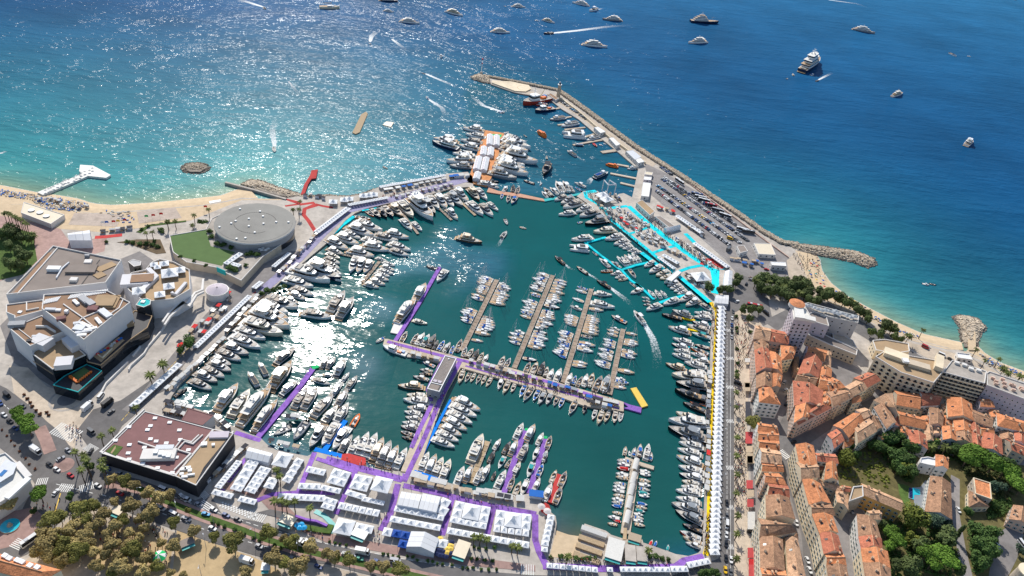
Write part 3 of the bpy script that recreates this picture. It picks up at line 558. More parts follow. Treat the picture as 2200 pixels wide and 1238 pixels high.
def sport(v):
    L,B,D=12,3.6,1.15
    hullc=['gel','gel','gel_navy','gel_grey','gel','gel_black','gel_cream','gel_teal','gel_red','gel_orange','gel_blue'][v];deck=['gel_deck','teak','teak','teak_grey','gel_deck','teak_grey','teak','gel_deck','gel_deck','gel_deck','teak'][v]
    hm,dm=hull(L,B,D,hullc,deck,2.1,.3,.84,cap='gel' if v not in(5,6)else None);ps=[('hull',hm),('deck',dm)]
    b=MB();c=[(-L*.42,-B*.36),(L*.06,-B*.34),(L*.06,B*.34),(-L*.42,B*.36)];b.prism(c,D-.1,D+.04,'teak' if v%2 else 'teak_grey');ps.append(('cockpit_floor',P_(b)))
    b=MB();ws=ring(L,B*.36,.02,.17,.8,.35);b.prism(ws,D+.15,D+.85,'dark_glass',shrink(ws,-.2,-1.1,.85),'dark_glass' if v in(1,3,6)else None);ps.append(('windscreen',P_(b)))
    b=MB();seat=['cushion','cushion_grey','cushion','canvas_white','canvas_blue','cushion_grey','cushion','canvas_white','canvas_white','cushion_grey','cushion'][v]
    b.box(-L*.36,0,D,1.4,B*.6,.5,seat);b.box(-L*.14,B*.18,D,1.6,.7,.5,seat);b.box(-L*.02,-B*.12,D,.8,.9,.8,seat);b.box(-L*.1,0,D,.5,.9,.75,'white');ps.append(('seats',P_(b)))
    b=MB();sp=ring(L,B*.24,.2,.36,.6,.4);b.prism(sp,D+.12,D+.42,seat);ps.append(('sun_pad',P_(b)))
    if v in(0,3,5,7,10):
        b=MB();h=ring(L,B*.32,-.2,.07,.3,.6);tk=['gel',0,0,'gel_grey',0,'gel_black',0,'canvas_teal',0,0,'canvas_blue'][v];b.prism(h,D+1.9,D+2.02,tk,bottom=True)
        for x in(-.17,.03):
            for s in(1,-1):b.tube((x*L,s*B*.28,D),(x*L,s*B*.27,D+1.9),.06,.06,'alu')
        ps.append(('t_top',P_(b)))
    b=MB()
    for s in((-.5,.5)if v%2==0 else(0,)):b.box(-L*.52,s,.3,.7,.5,1.3,'dark' if v%3 else 'white')
    b.box(-L*.5,0,.3,.9,B*.7,.12,'teak');ps.append(('outboard_engine',P_(b)))
    return L,ps
def sail(v):
    L,B,D=11,3.3,1.0
    hm,dm=hull(L,B,D,['gel','gel','gel_navy','gel','gel_cream','gel'][v],['gel_deck','teak','gel_deck','gel_deck','teak','gel_deck'][v],1.75,.25,.66);ps=[('hull',hm),('deck',dm)]
    b=MB();c=ring(L,B*.27,-.12,.26,.6,.3);b.prism(c,D,D+.45,'gel',shrink(c,.1,-.5,.85));ps.append(('coachroof',P_(b)))
    b=MB();b.prism([(p[0],p[1]*1.02)for p in shrink(c,.05,-.6,.98)],D+.15,D+.33,'dark_glass',[(p[0],p[1]*1.02)for p in shrink(c,.05,-.9,.93)]);ps.append(('cabin_window',P_(b)))
    b=MB();b.box(-L*.3,0,D-.1,L*.28,B*.45,.12,'teak');b.tube((-L*.36,-.4,D+.6),(-L*.36,.4,D+.6),.05,.05,'alu');ps.append(('cockpit',P_(b)))
    b=MB();b.tube((L*.1,0,D),(L*.1,0,D+14.5),.11,.07,'light_steel',6);b.box(L*.1,0,D+6.2,.08,1.9,.06,'light_steel');b.box(L*.1,0,D+10.2,.08,1.4,.06,'light_steel')
    b.tube((L*.1,0,D+14.3),(L*.49,0,D+.4),.05,.05,'canvas_white',4);b.tube((L*.1,0,D+14.3),(-L*.49,0,D+.2),.025,.025,'light_steel',4);ps.append(('mast',P_(b)))
    b=MB();cv=['canvas_blue','canvas_white','canvas_navy','canvas_white','canvas_beige','canvas_teal'][v];b.tube((L*.09,0,D+1.5),(-L*.3,0,D+1.45),.22,.14,cv,6);ps.append(('boom',P_(b)))
    if v in(0,2,5):
        b=MB();h=ring(L,B*.3,-.2,-.06,.4,.7);b.prism(h,D+.5,D+1.15,cv,shrink(h,0,-.25,.8));ps.append(('spray_hood',P_(b)))
    return L,ps
def small(v):
    """little open or half-decked harbour boat, some under a tarpaulin"""
    L,B,D=6.5,2.4,.8
    hm,dm=hull(L,B,D,['gel','gel_cream','gel_blue','gel','gel_teal','gel','gel_red','gel'][v],['gel_deck','teak','gel_deck','gel_deck','gel_deck','teak_grey','gel_deck','gel_deck'][v],2.0,.3,.82 if v%2 else.6);ps=[('hull',hm),('deck',dm)]
    if v in(0,3,7):
        b=MB();c=ring(L,B*.33,-.08,.2,.5,.5);b.prism(c,D,D+.95,'gel',shrink(c,.1,-.35,.85));ps.append(('cabin',P_(b)))
        b=MB();b.prism([(p[0],p[1]*1.03)for p in c],D+.45,D+.8,'dark_glass',[(p[0],p[1]*1.03)for p in shrink(c,.05,-.3,.9)]);ps.append(('cabin_window',P_(b)))
    elif v in(2,4,6):
        b=MB();c=ring(L,B*.42,-.42,.3,.5,.2);b.prism(c,D,D+.45,['','','canvas_blue','','canvas_teal','','canvas_red'][v],shrink(c,.6,-.9,.35));ps.append(('cover',P_(b)))
    else:
        b=MB();b.box(-.1,0,D-.05,.9,.8,.8,'gel');b.box(-L*.3,0,D-.05,.8,B*.6,.4,'cushion' if v==1 else 'canvas_blue');b.box(L*.18,0,D-.05,1.2,B*.45,.3,'cushion');ps.append(('console',P_(b)))
    b=MB();b.box(-L*.53,0,.2,.5,.4,1.0,'dark');b.box(-L*.53,0,1.15,.55,.42,.1,'steel');ps.append(('outboard_engine',P_(b)))
    return L,ps
def rib(v):
    L,B=8.5,3.0;k=['tube_grey','rubber','canvas_white','gel_orange'][v];b=MB();pts=[]
    for t in(0,.2,.45,.65,.8,.92):pts.append(((t-.5)*L,B/2*.82*(1 if t<.5 else 1-((t-.5)/.46)**2.2)))
    for s in(1,-1):
        for p,q in zip(pts[:-1],pts[1:]):b.tube((p[0],p[1]*s,.55),(q[0],q[1]*s,.62),.32,.32,k,8)
        b.tube((pts[-1][0],pts[-1][1]*s,.62),(L*.49,0,.7),.32,.2,k,8)
    ps=[('tube',P_(b))]
    b=MB();b.prism([(p[0],p[1])for p in pts]+[(L*.46,0)]+[(p[0],-p[1])for p in reversed(pts)],-.2,.4,'gel',cap='gel_deck');ps.append(('hull',P_(b)))
    b=MB();b.box(.3,0,.4,1.1,.9,.95,'gel_grey' if v else 'gel');b.box(-1.0,0,.4,.8,1.0,.8,'cushion_grey');b.box(-L*.38,0,.4,.8,1.6,.5,'cushion');b.box(2.2,0,.4,1.4,1.1,.35,'cushion');ps.append(('console',P_(b)))
    b=MB();b.box(-L*.5,.4,.2,.6,.45,1.2,'dark');b.box(-L*.5,-.4,.2,.6,.45,1.2,'dark');ps.append(('outboard_engine',P_(b)))
    return L,ps
def superyacht(v):
    L,B,D=50,9.4,3.0;hc=['gel','gel_navy','gel_grey','gel'][v];top=['gel','gel','gel','gel_cream'][v]
    hm,dm=hull(L,B,D,hc,'teak',2.6,.45);ps=[('hull',hm),('deck',dm)];z=D;spec=[(-.34,.30,.43),(-.28,.22,.38),(-.18,.12,.32)]
    for i,(a,c,w)in enumerate(spec):
        pl=ring(L,B*w,a,c,.28,.4);ps.append((['main_deckhouse','upper_deckhouse','bridge_deck'][i],P_(tier(pl,z-.1,z+2.6,top,shrink(pl,.3,-1.4,.95),'teak' if i<2 else None))))
        b=MB();b.prism([(p[0],p[1]*1.015)for p in shrink(pl,0,-.3,1)],z+.9,z+1.9,'dark_glass',[(p[0]+.02,p[1]*1.02)for p in shrink(pl,.1,-.95,.97)]);ps.append(('window_band',P_(b)))
        ov=ring(L,B*w*1.06,a-.07,c-.02,.25,.5);b=MB();b.prism(ov,z+2.6,z+2.8,top,bottom=True,cap='teak' if i==0 else 'gel_deck');ps.append(('deck_overhang',P_(b)));z+=2.8
    b=MB();b.tube((-2,0,z),(-3,0,z+4.5),.4,.12,top);b.box(-2.6,0,z+2,.6,4.5,.3,top);b.box(-2.8,0,z+3.3,.5,2.6,.25,top)
    for s in(1,-1):b.cyl(-4.5,s*1.6,z,z+1.2,.7,.45,'white',10)
    ps.append(('radar_mast',P_(b)))
    b=MB();b.box(-L*.44,0,D-.1,3.5,B*.5,.7,'cushion');ps.append(('aft_sofa',P_(b)));b=MB();b.cyl(L*.36,0,D+.6,D+1.1,1.5,1.5,'cushion',14);ps.append(('sun_pad',P_(b)));b=MB();b.box(L*.28,0,D+.4,2,3,.8,'white');ps.append(('tender_box',P_(b)))
    b=MB();b.box(-L*.515,0,.6,3,B*.8,.25,'teak');ps.append(('swim_platform',P_(b)))
    return L,ps
def explorer(v):
    L,B,D=58,10.5,4.2;hm,dm=hull(L,B,D,'gel_navy','teak',3.2,.4);ps=[('hull',hm),('deck',dm)];z=D
    for i,(a,c,w)in enumerate([(-.4,.12,.45),(-.36,.08,.42),(-.3,.04,.36),(-.22,-.02,.3)]):
        pl=ring(L,B*w,a,c,.14,.7);ps.append(('deckhouse',P_(tier(pl,z-.1,z+2.5,'gel',shrink(pl,.3,-.5,.97),'teak'))))
        b=MB();b.prism([(p[0],p[1]*1.015)for p in pl],z+1,z+1.9,'dark_glass',[(p[0]+.02,p[1]*1.015)for p in shrink(pl,.1,-.3,.985)]);ps.append(('window_band',P_(b)));z+=2.6
    b=MB();b.tube((-7,0,z),(-7.5,0,z+6),.6,.2,'gel');b.box(-7.2,0,z+3,.6,5,.3,'gel');b.cyl(-10,0,z,z+2,1,.7,'white',10);ps.append(('radar_mast',P_(b)))
    b=MB();b.tube((L*.3,0,D+1),(L*.24,2,D+7),.3,.2,'light_steel');b.tube((L*.24,2,D+7),(L*.36,-2,D+8),.2,.12,'light_steel');ps.append(('deck_crane',P_(b)))
    return L,ps
def cat(v):
    L,B,D=16,8,1.7;b=MB()
    for s in(1,-1):
        pl=[(-L*.5,s*B*.5),(L*.25,s*B*.5),(L*.42,s*B*.46),(L*.5,s*B*.40),(L*.42,s*B*.34),(L*.25,s*B*.3),(-L*.5,s*B*.3)]
        b.prism(pl,-.3,D,['gel','gel_grey'][v],[(p[0],p[1])for p in pl],'gel_deck')
    b.box(-L*.08,0,D-.5,L*.7,B*.72,.5,'gel');ps=[('hull',P_(b))]
    pl=ring(L,B*.36,-.3,.18,.3,.6);ps.append(('deckhouse',P_(tier(pl,D,D+1.7,'gel',shrink(pl,.1,-1,.9)))))
    b=MB();b.prism([(p[0],p[1]*1.02)for p in pl],D+.6,D+1.35,'dark_glass',[(p[0],p[1]*1.02)for p in shrink(pl,.05,-.6,.95)]);ps.append(('window_band',P_(b)))
    b=MB();h=ring(L,B*.34,-.42,.1,.3,.6);b.prism(h,D+1.75,D+2.0,'gel',bottom=True);b.box(-L*.15,0,D+2,4.5,4,.12,'dark');ps.append(('hardtop',P_(b)))
    return L,ps
def work(v):
    """stout working boat with wheelhouse forward and open deck"""
    L,B,D=20,6,1.6;hc=['gel_red','gel_orange','gel_navy','gel','gel_blue'][v];hm,dm=hull(L,B,D,hc,['teak_grey','gel_deck','teak_grey','gel_deck','teak_grey'][v],3.0,.5);ps=[('hull',hm),('deck',dm)]
    pl=ring(L,B*.34,-.02,.24,.2,.7);ps.append(('wheelhouse',P_(tier(pl,D,D+2.6,'white' if v!=1 else 'gel_orange',shrink(pl,.1,-.3,.93)))))
    b=MB();b.prism([(p[0],p[1]*1.02)for p in pl],D+1.3,D+2.1,'dark_glass',[(p[0],p[1]*1.02)for p in shrink(pl,.05,-.15,.97)]);ps.append(('window_band',P_(b)))
    b=MB();b.tube((L*.1,0,D+2.6),(L*.1,0,D+6),.15,.08,'light_steel');b.box(L*.1,0,D+4.4,.2,2.4,.15,'white');ps.append(('mast',P_(b)))
    b=MB();b.box(-L*.2,.8,D-.1,3,1.8,1,'gel_orange');b.box(-L*.33,-.8,D-.1,2,2,.8,'gel_blue');b.tube((-L*.08,0,D),(-L*.25,0,D+4),.18,.1,'canvas_yellow');ps.append(('deck_gear',P_(b)))
    return L,ps
def ferry(v):
    L,B,D=24,6.2,1.7;hm,dm=hull(L,B,D,['gel','gel_navy','gel_grey'][v],'gel_deck',2.8,.35);ps=[('hull',hm),('deck',dm)]
    pl=ring(L,B*.43,-.42,.3,.15,.6);ps.append(('saloon',P_(tier(pl,D,D+2.3,['gel','gel_grey','gel'][v],shrink(pl,.1,-.6,.97),['canvas_white','gel_grey','canvas_beige'][v]))))
    b=MB();b.prism([(p[0],p[1]*1.015)for p in pl],D+.9,D+1.8,'dark_glass',[(p[0],p[1]*1.015)for p in shrink(pl,.05,-.35,.985)]);ps.append(('window_band',P_(b)))
    pw=ring(L,B*.28,.02,.2,.3,.6);ps.append(('wheelhouse',P_(tier(pw,D+2.3,D+4.2,'gel',shrink(pw,.1,-.4,.92)))))
    b=MB()
    for i in range(5):b.box(-L*.36+i*1.7,0,D+2.3,.6,B*.6,.5,'canvas_blue' if v==1 else 'cushion_grey')
    ps.append(('bench',P_(b)))
    return L,ps
def lifeboat(v):
    L,B,D=11,3.8,1.2;hm,dm=hull(L,B,D,'gel_orange','gel_orange',2.2,.15,.6,cap='gel_orange');b=MB();pl=ring(L,B*.42,-.42,.40,.4,.3)
    b.prism(pl,D,D+1.2,'gel_orange',shrink(pl,.6,-.9,.7));c=MB();c.box(-L*.22,0,D+1.1,1.8,1.6,.7,'gel_orange');d=MB();d.box(-L*.13,0,D+1.35,.08,1.3,.35,'dark_glass');d.box(1,0,D+.45,4,B*.86,.3,'dark_glass')
    return L,[('hull',hm),('deck',dm),('canopy',P_(b)),('wheelhouse',P_(c)),('window_band',P_(d))]
BK={'fly':(flybridge,8,'motor_yacht','motor yacht'),'sport':(sport,11,'sports_boat','speedboat'),'sail':(sail,6,'sailing_boat','sailing boat'),'small':(small,8,'small_boat','small boat'),'rib':(rib,4,'inflatable_boat','inflatable boat'),
      'super':(superyacht,4,'superyacht','superyacht'),'expl':(explorer,1,'superyacht','superyacht'),'cat':(cat,2,'catamaran','catamaran'),'work':(work,5,'work_boat','work boat'),'ferry':(ferry,3,'passenger_boat','passenger boat'),'life':(lifeboat,1,'lifeboat','lifeboat')}
HC={'fly':['white','white','grey','navy','white','bronze','cream','black'],'sport':['white','white','navy','grey','white','black','cream','teal','red','orange','blue'],'sail':['white','white','navy','white','cream','white'],
      'small':['white','cream','blue','white','teal','white','red','white'],'rib':['grey','black','white','orange'],'super':['white','navy','grey','white'],'expl':['navy'],'cat':['white','grey'],'work':['red','orange','navy','white','blue'],'ferry':['white','navy','grey'],'life':['orange']}
EXTRA={'fly':['with hardtop','with open flybridge','with grey hardtop','with white top','with grey top','with cream top','with open flybridge','with grey top'],'sport':['with T-top','with teak deck','with teak deck','with grey top','with blue seats','with black top','with teak deck','with teal awning','open boat','open boat','with blue awning'],
         'sail':['with blue sail cover','with white sail cover','with navy spray hood','with white boom','with beige sail cover','with teal spray hood'],'small':['with cabin','open','under blue cover','with cabin','under teal cover','with console','under red cover','with cabin'],'rib':['','','',''],'super':['']*4,'expl':[''],'cat':['',''],'work':['']*5,'ferry':['']*3,'life':['']}
NB={};SUB={'windscreen':('flybridge','deck'),'flybridge_seats':('flybridge',),'cabin_window':('coachroof','cabin'),'boom':('mast',),'seats':('deck',),'sun_pad':('deck',),'cockpit_seats':('deck',),'swim_platform':('hull',),'outboard_engine':('hull',),'aft_sofa':('deck',),'tender_box':('deck',),'console':('deck','hull'),'cockpit_floor':('deck',),'bench':('saloon',)}
def boat(kind,v,stern,bow,label,f='',Lfix=None,group=None,z=0.0,wide=1.0):
    fn,nv,nm,ct=BK[kind];key=(kind,v)
    if key not in BP:BP[key]=fn(v)
    L0,ps=BP[key];zz=1.2
    a,c=(G(*stern,zz,f),G(*bow,zz,f))if not isinstance(stern,Vector)else(stern,bow)
    d=c-a;L=Lfix or d.length;m=(a+c)/2;s=L/L0
    r=thing(nm,label,ct,(m.x,m.y,z),math.atan2(d.y,d.x),group,(s,s*wide*(1.18 if kind in('fly','sail')else 1),s*(1 if s<1.3 else 1.15)))
    seen={};last=None
    for pn,me in ps:
        up=last if pn=='window_band' else next((seen[q]for q in SUB.get(pn,())if q in seen),None);o=link(pn,me,up or r)
        if up is None:seen[pn]=o
        if pn in('deckhouse','main_deckhouse','upper_deckhouse','bridge_deck','wheelhouse','saloon','canopy'):last=o
    NB[kind]=NB.get(kind,0)+1
    return r
def variant(kind,mix=None):
    return rnd.choice(mix)if mix else rnd.randrange(BK[kind][1])
def lab(kind,v,n,ctx):
    e=EXTRA[kind][v];nm=BK[kind][3]
    for parts in((HC[kind][v],nm,e),(HC[kind][v],nm),(HC[kind][v],nm.split()[-1])):
        q=' '.join(x for x in parts if x)+', '+od(n)+' '+ctx
        if len(q.split())<=16:break
    return q
def fleet(kind,f,items,ctx,mix=None,group=None,n0=1,wide=1.0):
    """items: (stern x, stern y, bow x, bow y[, variant]) one by one, in the order the label counts them"""
    for i,it in enumerate(items):
        k=kind;v=it[4]if len(it)>4 else None
        if isinstance(v,str):k,v=v.split(':');v=int(v)
        if v is None:v=variant(k,mix)
        boat(k,v,it[:2],it[2:4],lab(k,v,i+n0,ctx),f,group=group,wide=wide)
def brow(kind,f,s0,b0,s1,b1,n,ctx,mix=None,group=None,jit=.12,n0=1,skip=(),wide=1.0):
    zz=1.2;S0,B0,S1,B1=(G(*p,zz,f)for p in(s0,b0,s1,b1));k=0
    for i in range(n):
        if i in skip:continue
        t=i/max(1,n-1);s=S0.lerp(S1,t);c=B0.lerp(B1,t);d=c-s;c=s+d*(1+rnd.uniform(-jit,jit));kk=kind;v=None
        if isinstance(kind,(list,tuple)):kk=rnd.choice(kind)
        v=variant(kk,mix if not isinstance(kind,(list,tuple))else None);s=s+Vector((-d.y,d.x,0)).normalized()*rnd.uniform(-.25,.25)
        boat(kk,v,s,c,lab(kk,v,k+n0,ctx),group=group,wide=wide);k+=1
g='motor yachts moored along the left jetty'
W_=[0,1,4,0,1,6,0]
fleet('fly','a4',[(1040,195,1385,300),(990,240,1285,350),(920,295,1290,430),(860,350,1300,505,0),(800,450,1230,575,6),(740,510,1050,615,1),(680,590,1000,710,1),(600,680,880,770,2),(545,735,800,830,4),(490,800,700,880,2),(460,850,700,940,2),(400,910,630,1000,4),(320,960,560,1050,2),(275,1035,500,1125,4)],'down the lower left jetty row',W_,g)
fleet('fly','a4',[(1310,90,1545,165),(1290,140,1465,205),(1260,190,1390,245)],'of three smaller yachts on the left jetty by the shrubs',[0,1,4],g)
fleet('fly','a2',[(1450,910,1820,1060,3),(1280,960,1710,1080,1),(1230,1050,1540,1130,1)],'of three big yachts below the small white row on the left jetty',W_,g)
brow('fly','',(703,534),(735,545),(690,582),(733,603),6,'in the close white row, left jetty',[0,1,1,4,6],g)
fleet('fly','b1',[(0,740,230,840),(90,700,340,790),(180,650,355,725,1),(210,610,490,700,0),(290,560,580,650),(300,500,455,525,'sport:9')],'up the upper left jetty beside the cyan finger',W_,g)
fleet('fly','b1',[(220,850,495,910),(360,800,650,850,0),(365,730,580,775),(490,690,740,750,4),(600,670,850,720),(640,780,870,850),(650,840,845,900)],'in the raft of yachts outside the upper left jetty',W_,'raft of yachts outside the left jetty')
fleet('fly','b1',[(325,915,245,1075),(395,935,320,1080),(470,955,390,1080)],'of three yachts left of the short grey finger',[0,1],g)
fleet('fly','b1',[(510,920,620,945),(580,965,710,1000),(560,1005,705,1050),(530,1045,695,1085),(500,1075,655,1110),(480,1112,645,1150),(440,1150,610,1195),(385,1185,545,1225)],'from the top along the short grey finger',[0,1,1,6],'small yachts along the short grey finger')
g='boats moored along the upper jetty'
fleet('fly','b1',[(410,440,490,495,'sport:9'),(460,425,560,515,'sport:2'),(530,420,625,515,'sport:5'),(590,400,690,510,'sport:2'),(650,390,785,505,5),(740,360,895,510,6),(850,330,1095,540,0),(980,340,1120,480,7),(1040,300,1160,430,1),(1120,290,1240,420,0),(1200,290,1310,405,1),(1240,270,1400,400,2),(1310,230,1460,350,0),(1460,220,1570,340,5),(1530,220,1650,330,1)],'from the left on the upper jetty',W_,g)
fleet('fly','b1',[(770,530,880,640,1),(880,560,985,645,1),(1240,430,1350,530,0),(1450,360,1610,490,1),(1570,380,1710,500,4),(1650,360,1765,440,1)],'from the left at the fingers below the upper jetty',W_,g)
fleet('fly','b1',[(1340,715,1600,770,5)],'yacht under way in the middle of the basin');fleet('rib','b1',[(1800,712,1850,650,2)],'speeding boat right of the yacht under way');fleet('fly','b1',[(1235,1050,1135,1165,1)],'yacht at the tip of the long purple finger');fleet('rib','b1',[(1145,1035,1025,1000,1)],'boat off the tip of the long purple finger')
g='yachts in the lower left corner of the basin'
fleet('fly','a4',[(1710,330,1860,130,4),(1800,395,1950,195,2),(1420,345,1730,395,4),(1155,870,1350,705,7),(1110,1125,1320,845,5)],'of five yachts lying off in the dazzling water',W_,g)
fleet('ferry','a4',[(1060,990,980,845,2),(970,1095,870,945,2)],'of two pale flat boats beside the dark yacht in the glare')
fleet('fly','',[(467.5,880,511.7,825.7,0),(497,892.5,537,838,6),(514,916,584,829,'super:0'),(546,926,597,859,'super:3'),(604,848,640,818,3)],'from the left on the quay by the maroon roofed hall',W_,g)
fleet('sport','a4',[(120,1195,250,1105,5)],'boat at the inner end of the left jetty')
fleet('fly','a7',[(1340,170,1480,-33,4),(1440,180,1580,-30,4),(1540,260,1740,40,4),(1640,310,1790,150,6),(1770,310,1900,120,1),(1730,50,1820,-60,3),(1790,145,1885,0,2)],'in the group right of the left purple finger',W_,g)
fleet('rib','a7',[(1310,360,1130,440,2),(1480,310,1340,500,0)],'big inflatable inside the floating show dock',None,None)
fleet('fly','a7',[(1650,350,1500,580,2),(1790,330,1625,560,1),(1880,390,1740,600,0)],'bow-on yacht left of the red carpet stand',W_,g)
fleet('fly','a4',[(1620,900,1700,790,2),(1680,905,1765,800,2),(1770,985,1870,810,3),(1640,970,1760,985,0),(1540,1020,1710,1070,4),(1730,1170,1840,1050,2),(1790,1235,1890,1120,4)],'at the green end of the left purple finger',W_,g)
fleet('fly','b5',[(240,660,70,880,1),(170,180,240,90),(215,265,320,130,4),(70,320,165,195),(110,430,225,275,4),(-20,460,70,320),(0,600,115,440,2),(110,600,230,460,4),(0,820,130,620,4)],'in the group at the edge of the glare',W_,g)
fleet('rib','b5',[(270,640,345,515,3)],'boat off the end of the blue finger')
fleet('fly','b5',[(150,905,270,735,2),(240,935,340,745,1),(320,940,440,710,1),(400,965,525,720,1),(480,1000,590,765,5),(550,1040,665,800,2),(630,1060,740,845,0),(710,1080,830,870,1)],'from the left beside the red and purple carpets',W_,'yachts berthed stern to the purple carpet')
g='boats on the left side of the central pier'
fleet('fly','b5',[(1090,80,960,60,'sport:3'),(1090,110,950,105,'sport:5'),(1050,170,890,130,'sport:3'),(1000,250,735,230,5),(1040,345,825,320,6),(1080,410,790,370,1),(1050,475,830,450,0),(990,535,800,490,1),(980,585,810,545,2),(960,625,780,600,1),(950,675,765,640,2),(910,735,765,695,'sport:9'),(890,780,775,745,'sport:5')],'from the top on the left of the central pier',W_,g)
fleet('fly','b5',[(1300,370,1580,485,0),(1265,430,1545,550,1),(1240,500,1500,620,1),(1210,570,1445,685,0),(1170,640,1390,740,0),(1130,700,1360,800,1),(1080,770,1320,860,1)],'from the top beside the bright blue carpet',W_,'yachts berthed beside the blue carpet')
fleet('fly','b5',[(960,1100,1055,910,1),(1030,1140,1130,935,0),(1100,1165,1200,965,6),(1180,1195,1275,985,6)],'from the left below the blue carpet',W_,'yachts berthed beside the blue carpet')
fleet('fly','b5',[(1480,1005,1605,735,6)],'long yacht beside the beige timber finger')
fleet('fly','b7',[(1340,295,1425,105,1),(1430,255,1510,90,0),(1540,275,1620,110,1),(1600,245,1690,80,'sport:0')],'from the left by the root of the beige finger',W_,'boats in the small show basin')
g='boats in the small show basin'
fleet('sport','b5',[(1720,880,1790,770,0),(1665,1015,1730,890,5),(1815,925,1890,800,5),(1830,950,1765,1080,7),(1600,1180,1680,1035,0),(1700,1190,1740,1100,5),(1560,1210,1600,1070,3)],'in the cluster right of the beige finger',None,g)
fleet('fly','',[(1107,942,1124,909,1),(1096,976,1112,945,0),(1087,1003,1099,984,'sport:1'),(1066,1049,1087,1010,1)],'down the left side of the left purple finger',[0,1],'boats on the two purple fingers')
fleet('fly','',[(1130,946,1149,912,0),(1115,986,1134,952,4),(1102,1020,1118,992,6),(1092,1053,1105,1023,'sport:1'),(1104,1065,1119,1034,'sport:6')],'down the right side of the left purple finger',[0,1],'boats on the two purple fingers')
fleet('sport','',[(1154,955,1167.6,929,0),(1157,962,1145,988,0),(1146,993,1133,1026,7),(1133.5,1031,1119,1065,0)],'down the left side of the right purple finger',None,'boats on the two purple fingers')
fleet('sport','',[(1174,964,1184.4,936,1),(1165.5,991,1176,966,3),(1154,1024,1167,996,4),(1146,1055,1160.5,1026,0)],'down the right side of the right purple finger',None,'boats on the two purple fingers')
fleet('sport','b8',[(640,270,700,140,6),(570,460,650,280,0),(730,315,800,155,1),(680,490,750,315,1)],'of four boats around the red carpet finger',None,'boats around the red finger')
ctx='from the top on the {} of the fishing pontoon';g='little boats at the fishing pontoon'
for i,(y,sx,L,v)in enumerate([(45,1462,140,5),(80,1455,130,0),(122,1450,130,6),(180,1440,130,3),(215,1438,130,1),(280,1412,125,5),(312,1405,125,0),(350,1400,125,7),(400,1398,115,1),(440,1390,125,0),(475,1386,120,5),(508,1370,105,2),(578,1372,100,1),(625,1350,120,7),(660,1365,80,6),(692,1325,100,1)]):
    boat('small',v,(sx,y+10),(sx-L,y-10),lab('small',v,i+1,ctx.format('left')),'b8',group=g)
for i,(y,sx,L,v)in enumerate([(150,1560,110,7),(180,1560,115,0),(245,1556,115,1),(288,1548,125,3),(335,1550,115,5),(375,1545,120,4),(400,1550,110,3),(485,1530,110,2),(522,1522,115,1),(555,1515,100,4),(590,1496,100,0),(628,1492,110,5),(655,1492,105,7),(700,1505,110,1)]):
    boat('small',v,(sx,y-10),(sx+L,y+14),lab('small',v,i+1,ctx.format('right')),'b8',group=g)
fleet('small','b6',[(1390,1030,1405,945,1),(1445,1035,1440,985,3),(1480,1050,1500,955,5),(1540,1050,1555,920,'sport:10'),(1605,1075,1640,920,'fly:1'),(1655,1085,1668,1005,5)],'from the left along the head of the fishing pontoon',None,g)
fleet('small','b8',[(1660,920,1690,855,6),(1710,925,1735,865,2),(1845,970,1855,905,4),(1580,850,1590,890,1)],'from the left in the corner by the boatyard')
g='speedboats along the long purple jetty'
fleet('sport','b3',[(770,735,830,630,1),(885,750,945,650,1),(930,760,1010,645,0),(985,780,1060,660,7),(1045,790,1125,660,5),(1100,805,1150,715,5),(1150,820,1215,720,4),(1205,840,1275,740,3),(1275,860,1310,770,4),(1340,830,1390,712,1),(1400,880,1440,785,9),(1445,890,1510,800,2),(1505,915,1565,808,5),(1560,930,1615,840,6),(1610,950,1660,860,0),(1775,985,1830,880,2),(1830,1000,1890,900,9)],'from the left on the upper side of the long purple jetty',None,g)
fleet('sport','b6',[(370,195,425,85,1),(435,215,500,85,6),(515,210,570,82,5),(575,230,605,130,2),(610,270,660,153,0),(680,290,740,150,0),(800,315,850,197,0),(860,310,895,220,4),(905,330,958,233,1),(970,330,1010,205,0),(1030,330,1070,198,6),(1080,385,1155,235,1),(1170,390,1230,222,3)],'from the left on the upper right of the purple jetty',None,g)
fleet('sport','b3',[(1405,1030,1362,1158,6),(1475,1050,1428,1142,1),(1525,1060,1482,1143,6),(1585,1070,1542,1155,1),(1635,1085,1592,1168,6),(1695,1100,1642,1190,6)],'from the left on the lower side of the purple jetty',None,g)
fleet('sport','b6',[(140,250,98,362,0),(205,280,152,402,6),(268,300,233,392,2),(375,320,322,437,4),(445,350,357,478,1),(515,370,457,478,4),(575,390,512,513,3),(645,400,592,518,3),(712,430,667,528,1),(765,450,722,550,4),(895,480,826,614,1),(993,510,970,610,5),(1098,570,1063,672,8),(1163,585,1118,718,6),(1232,585,1188,697,6),(1302,585,1280,710,2),(1362,600,1338,692,'rib:2')],'from the left on the lower right of the purple jetty',None,g)
PON=[]
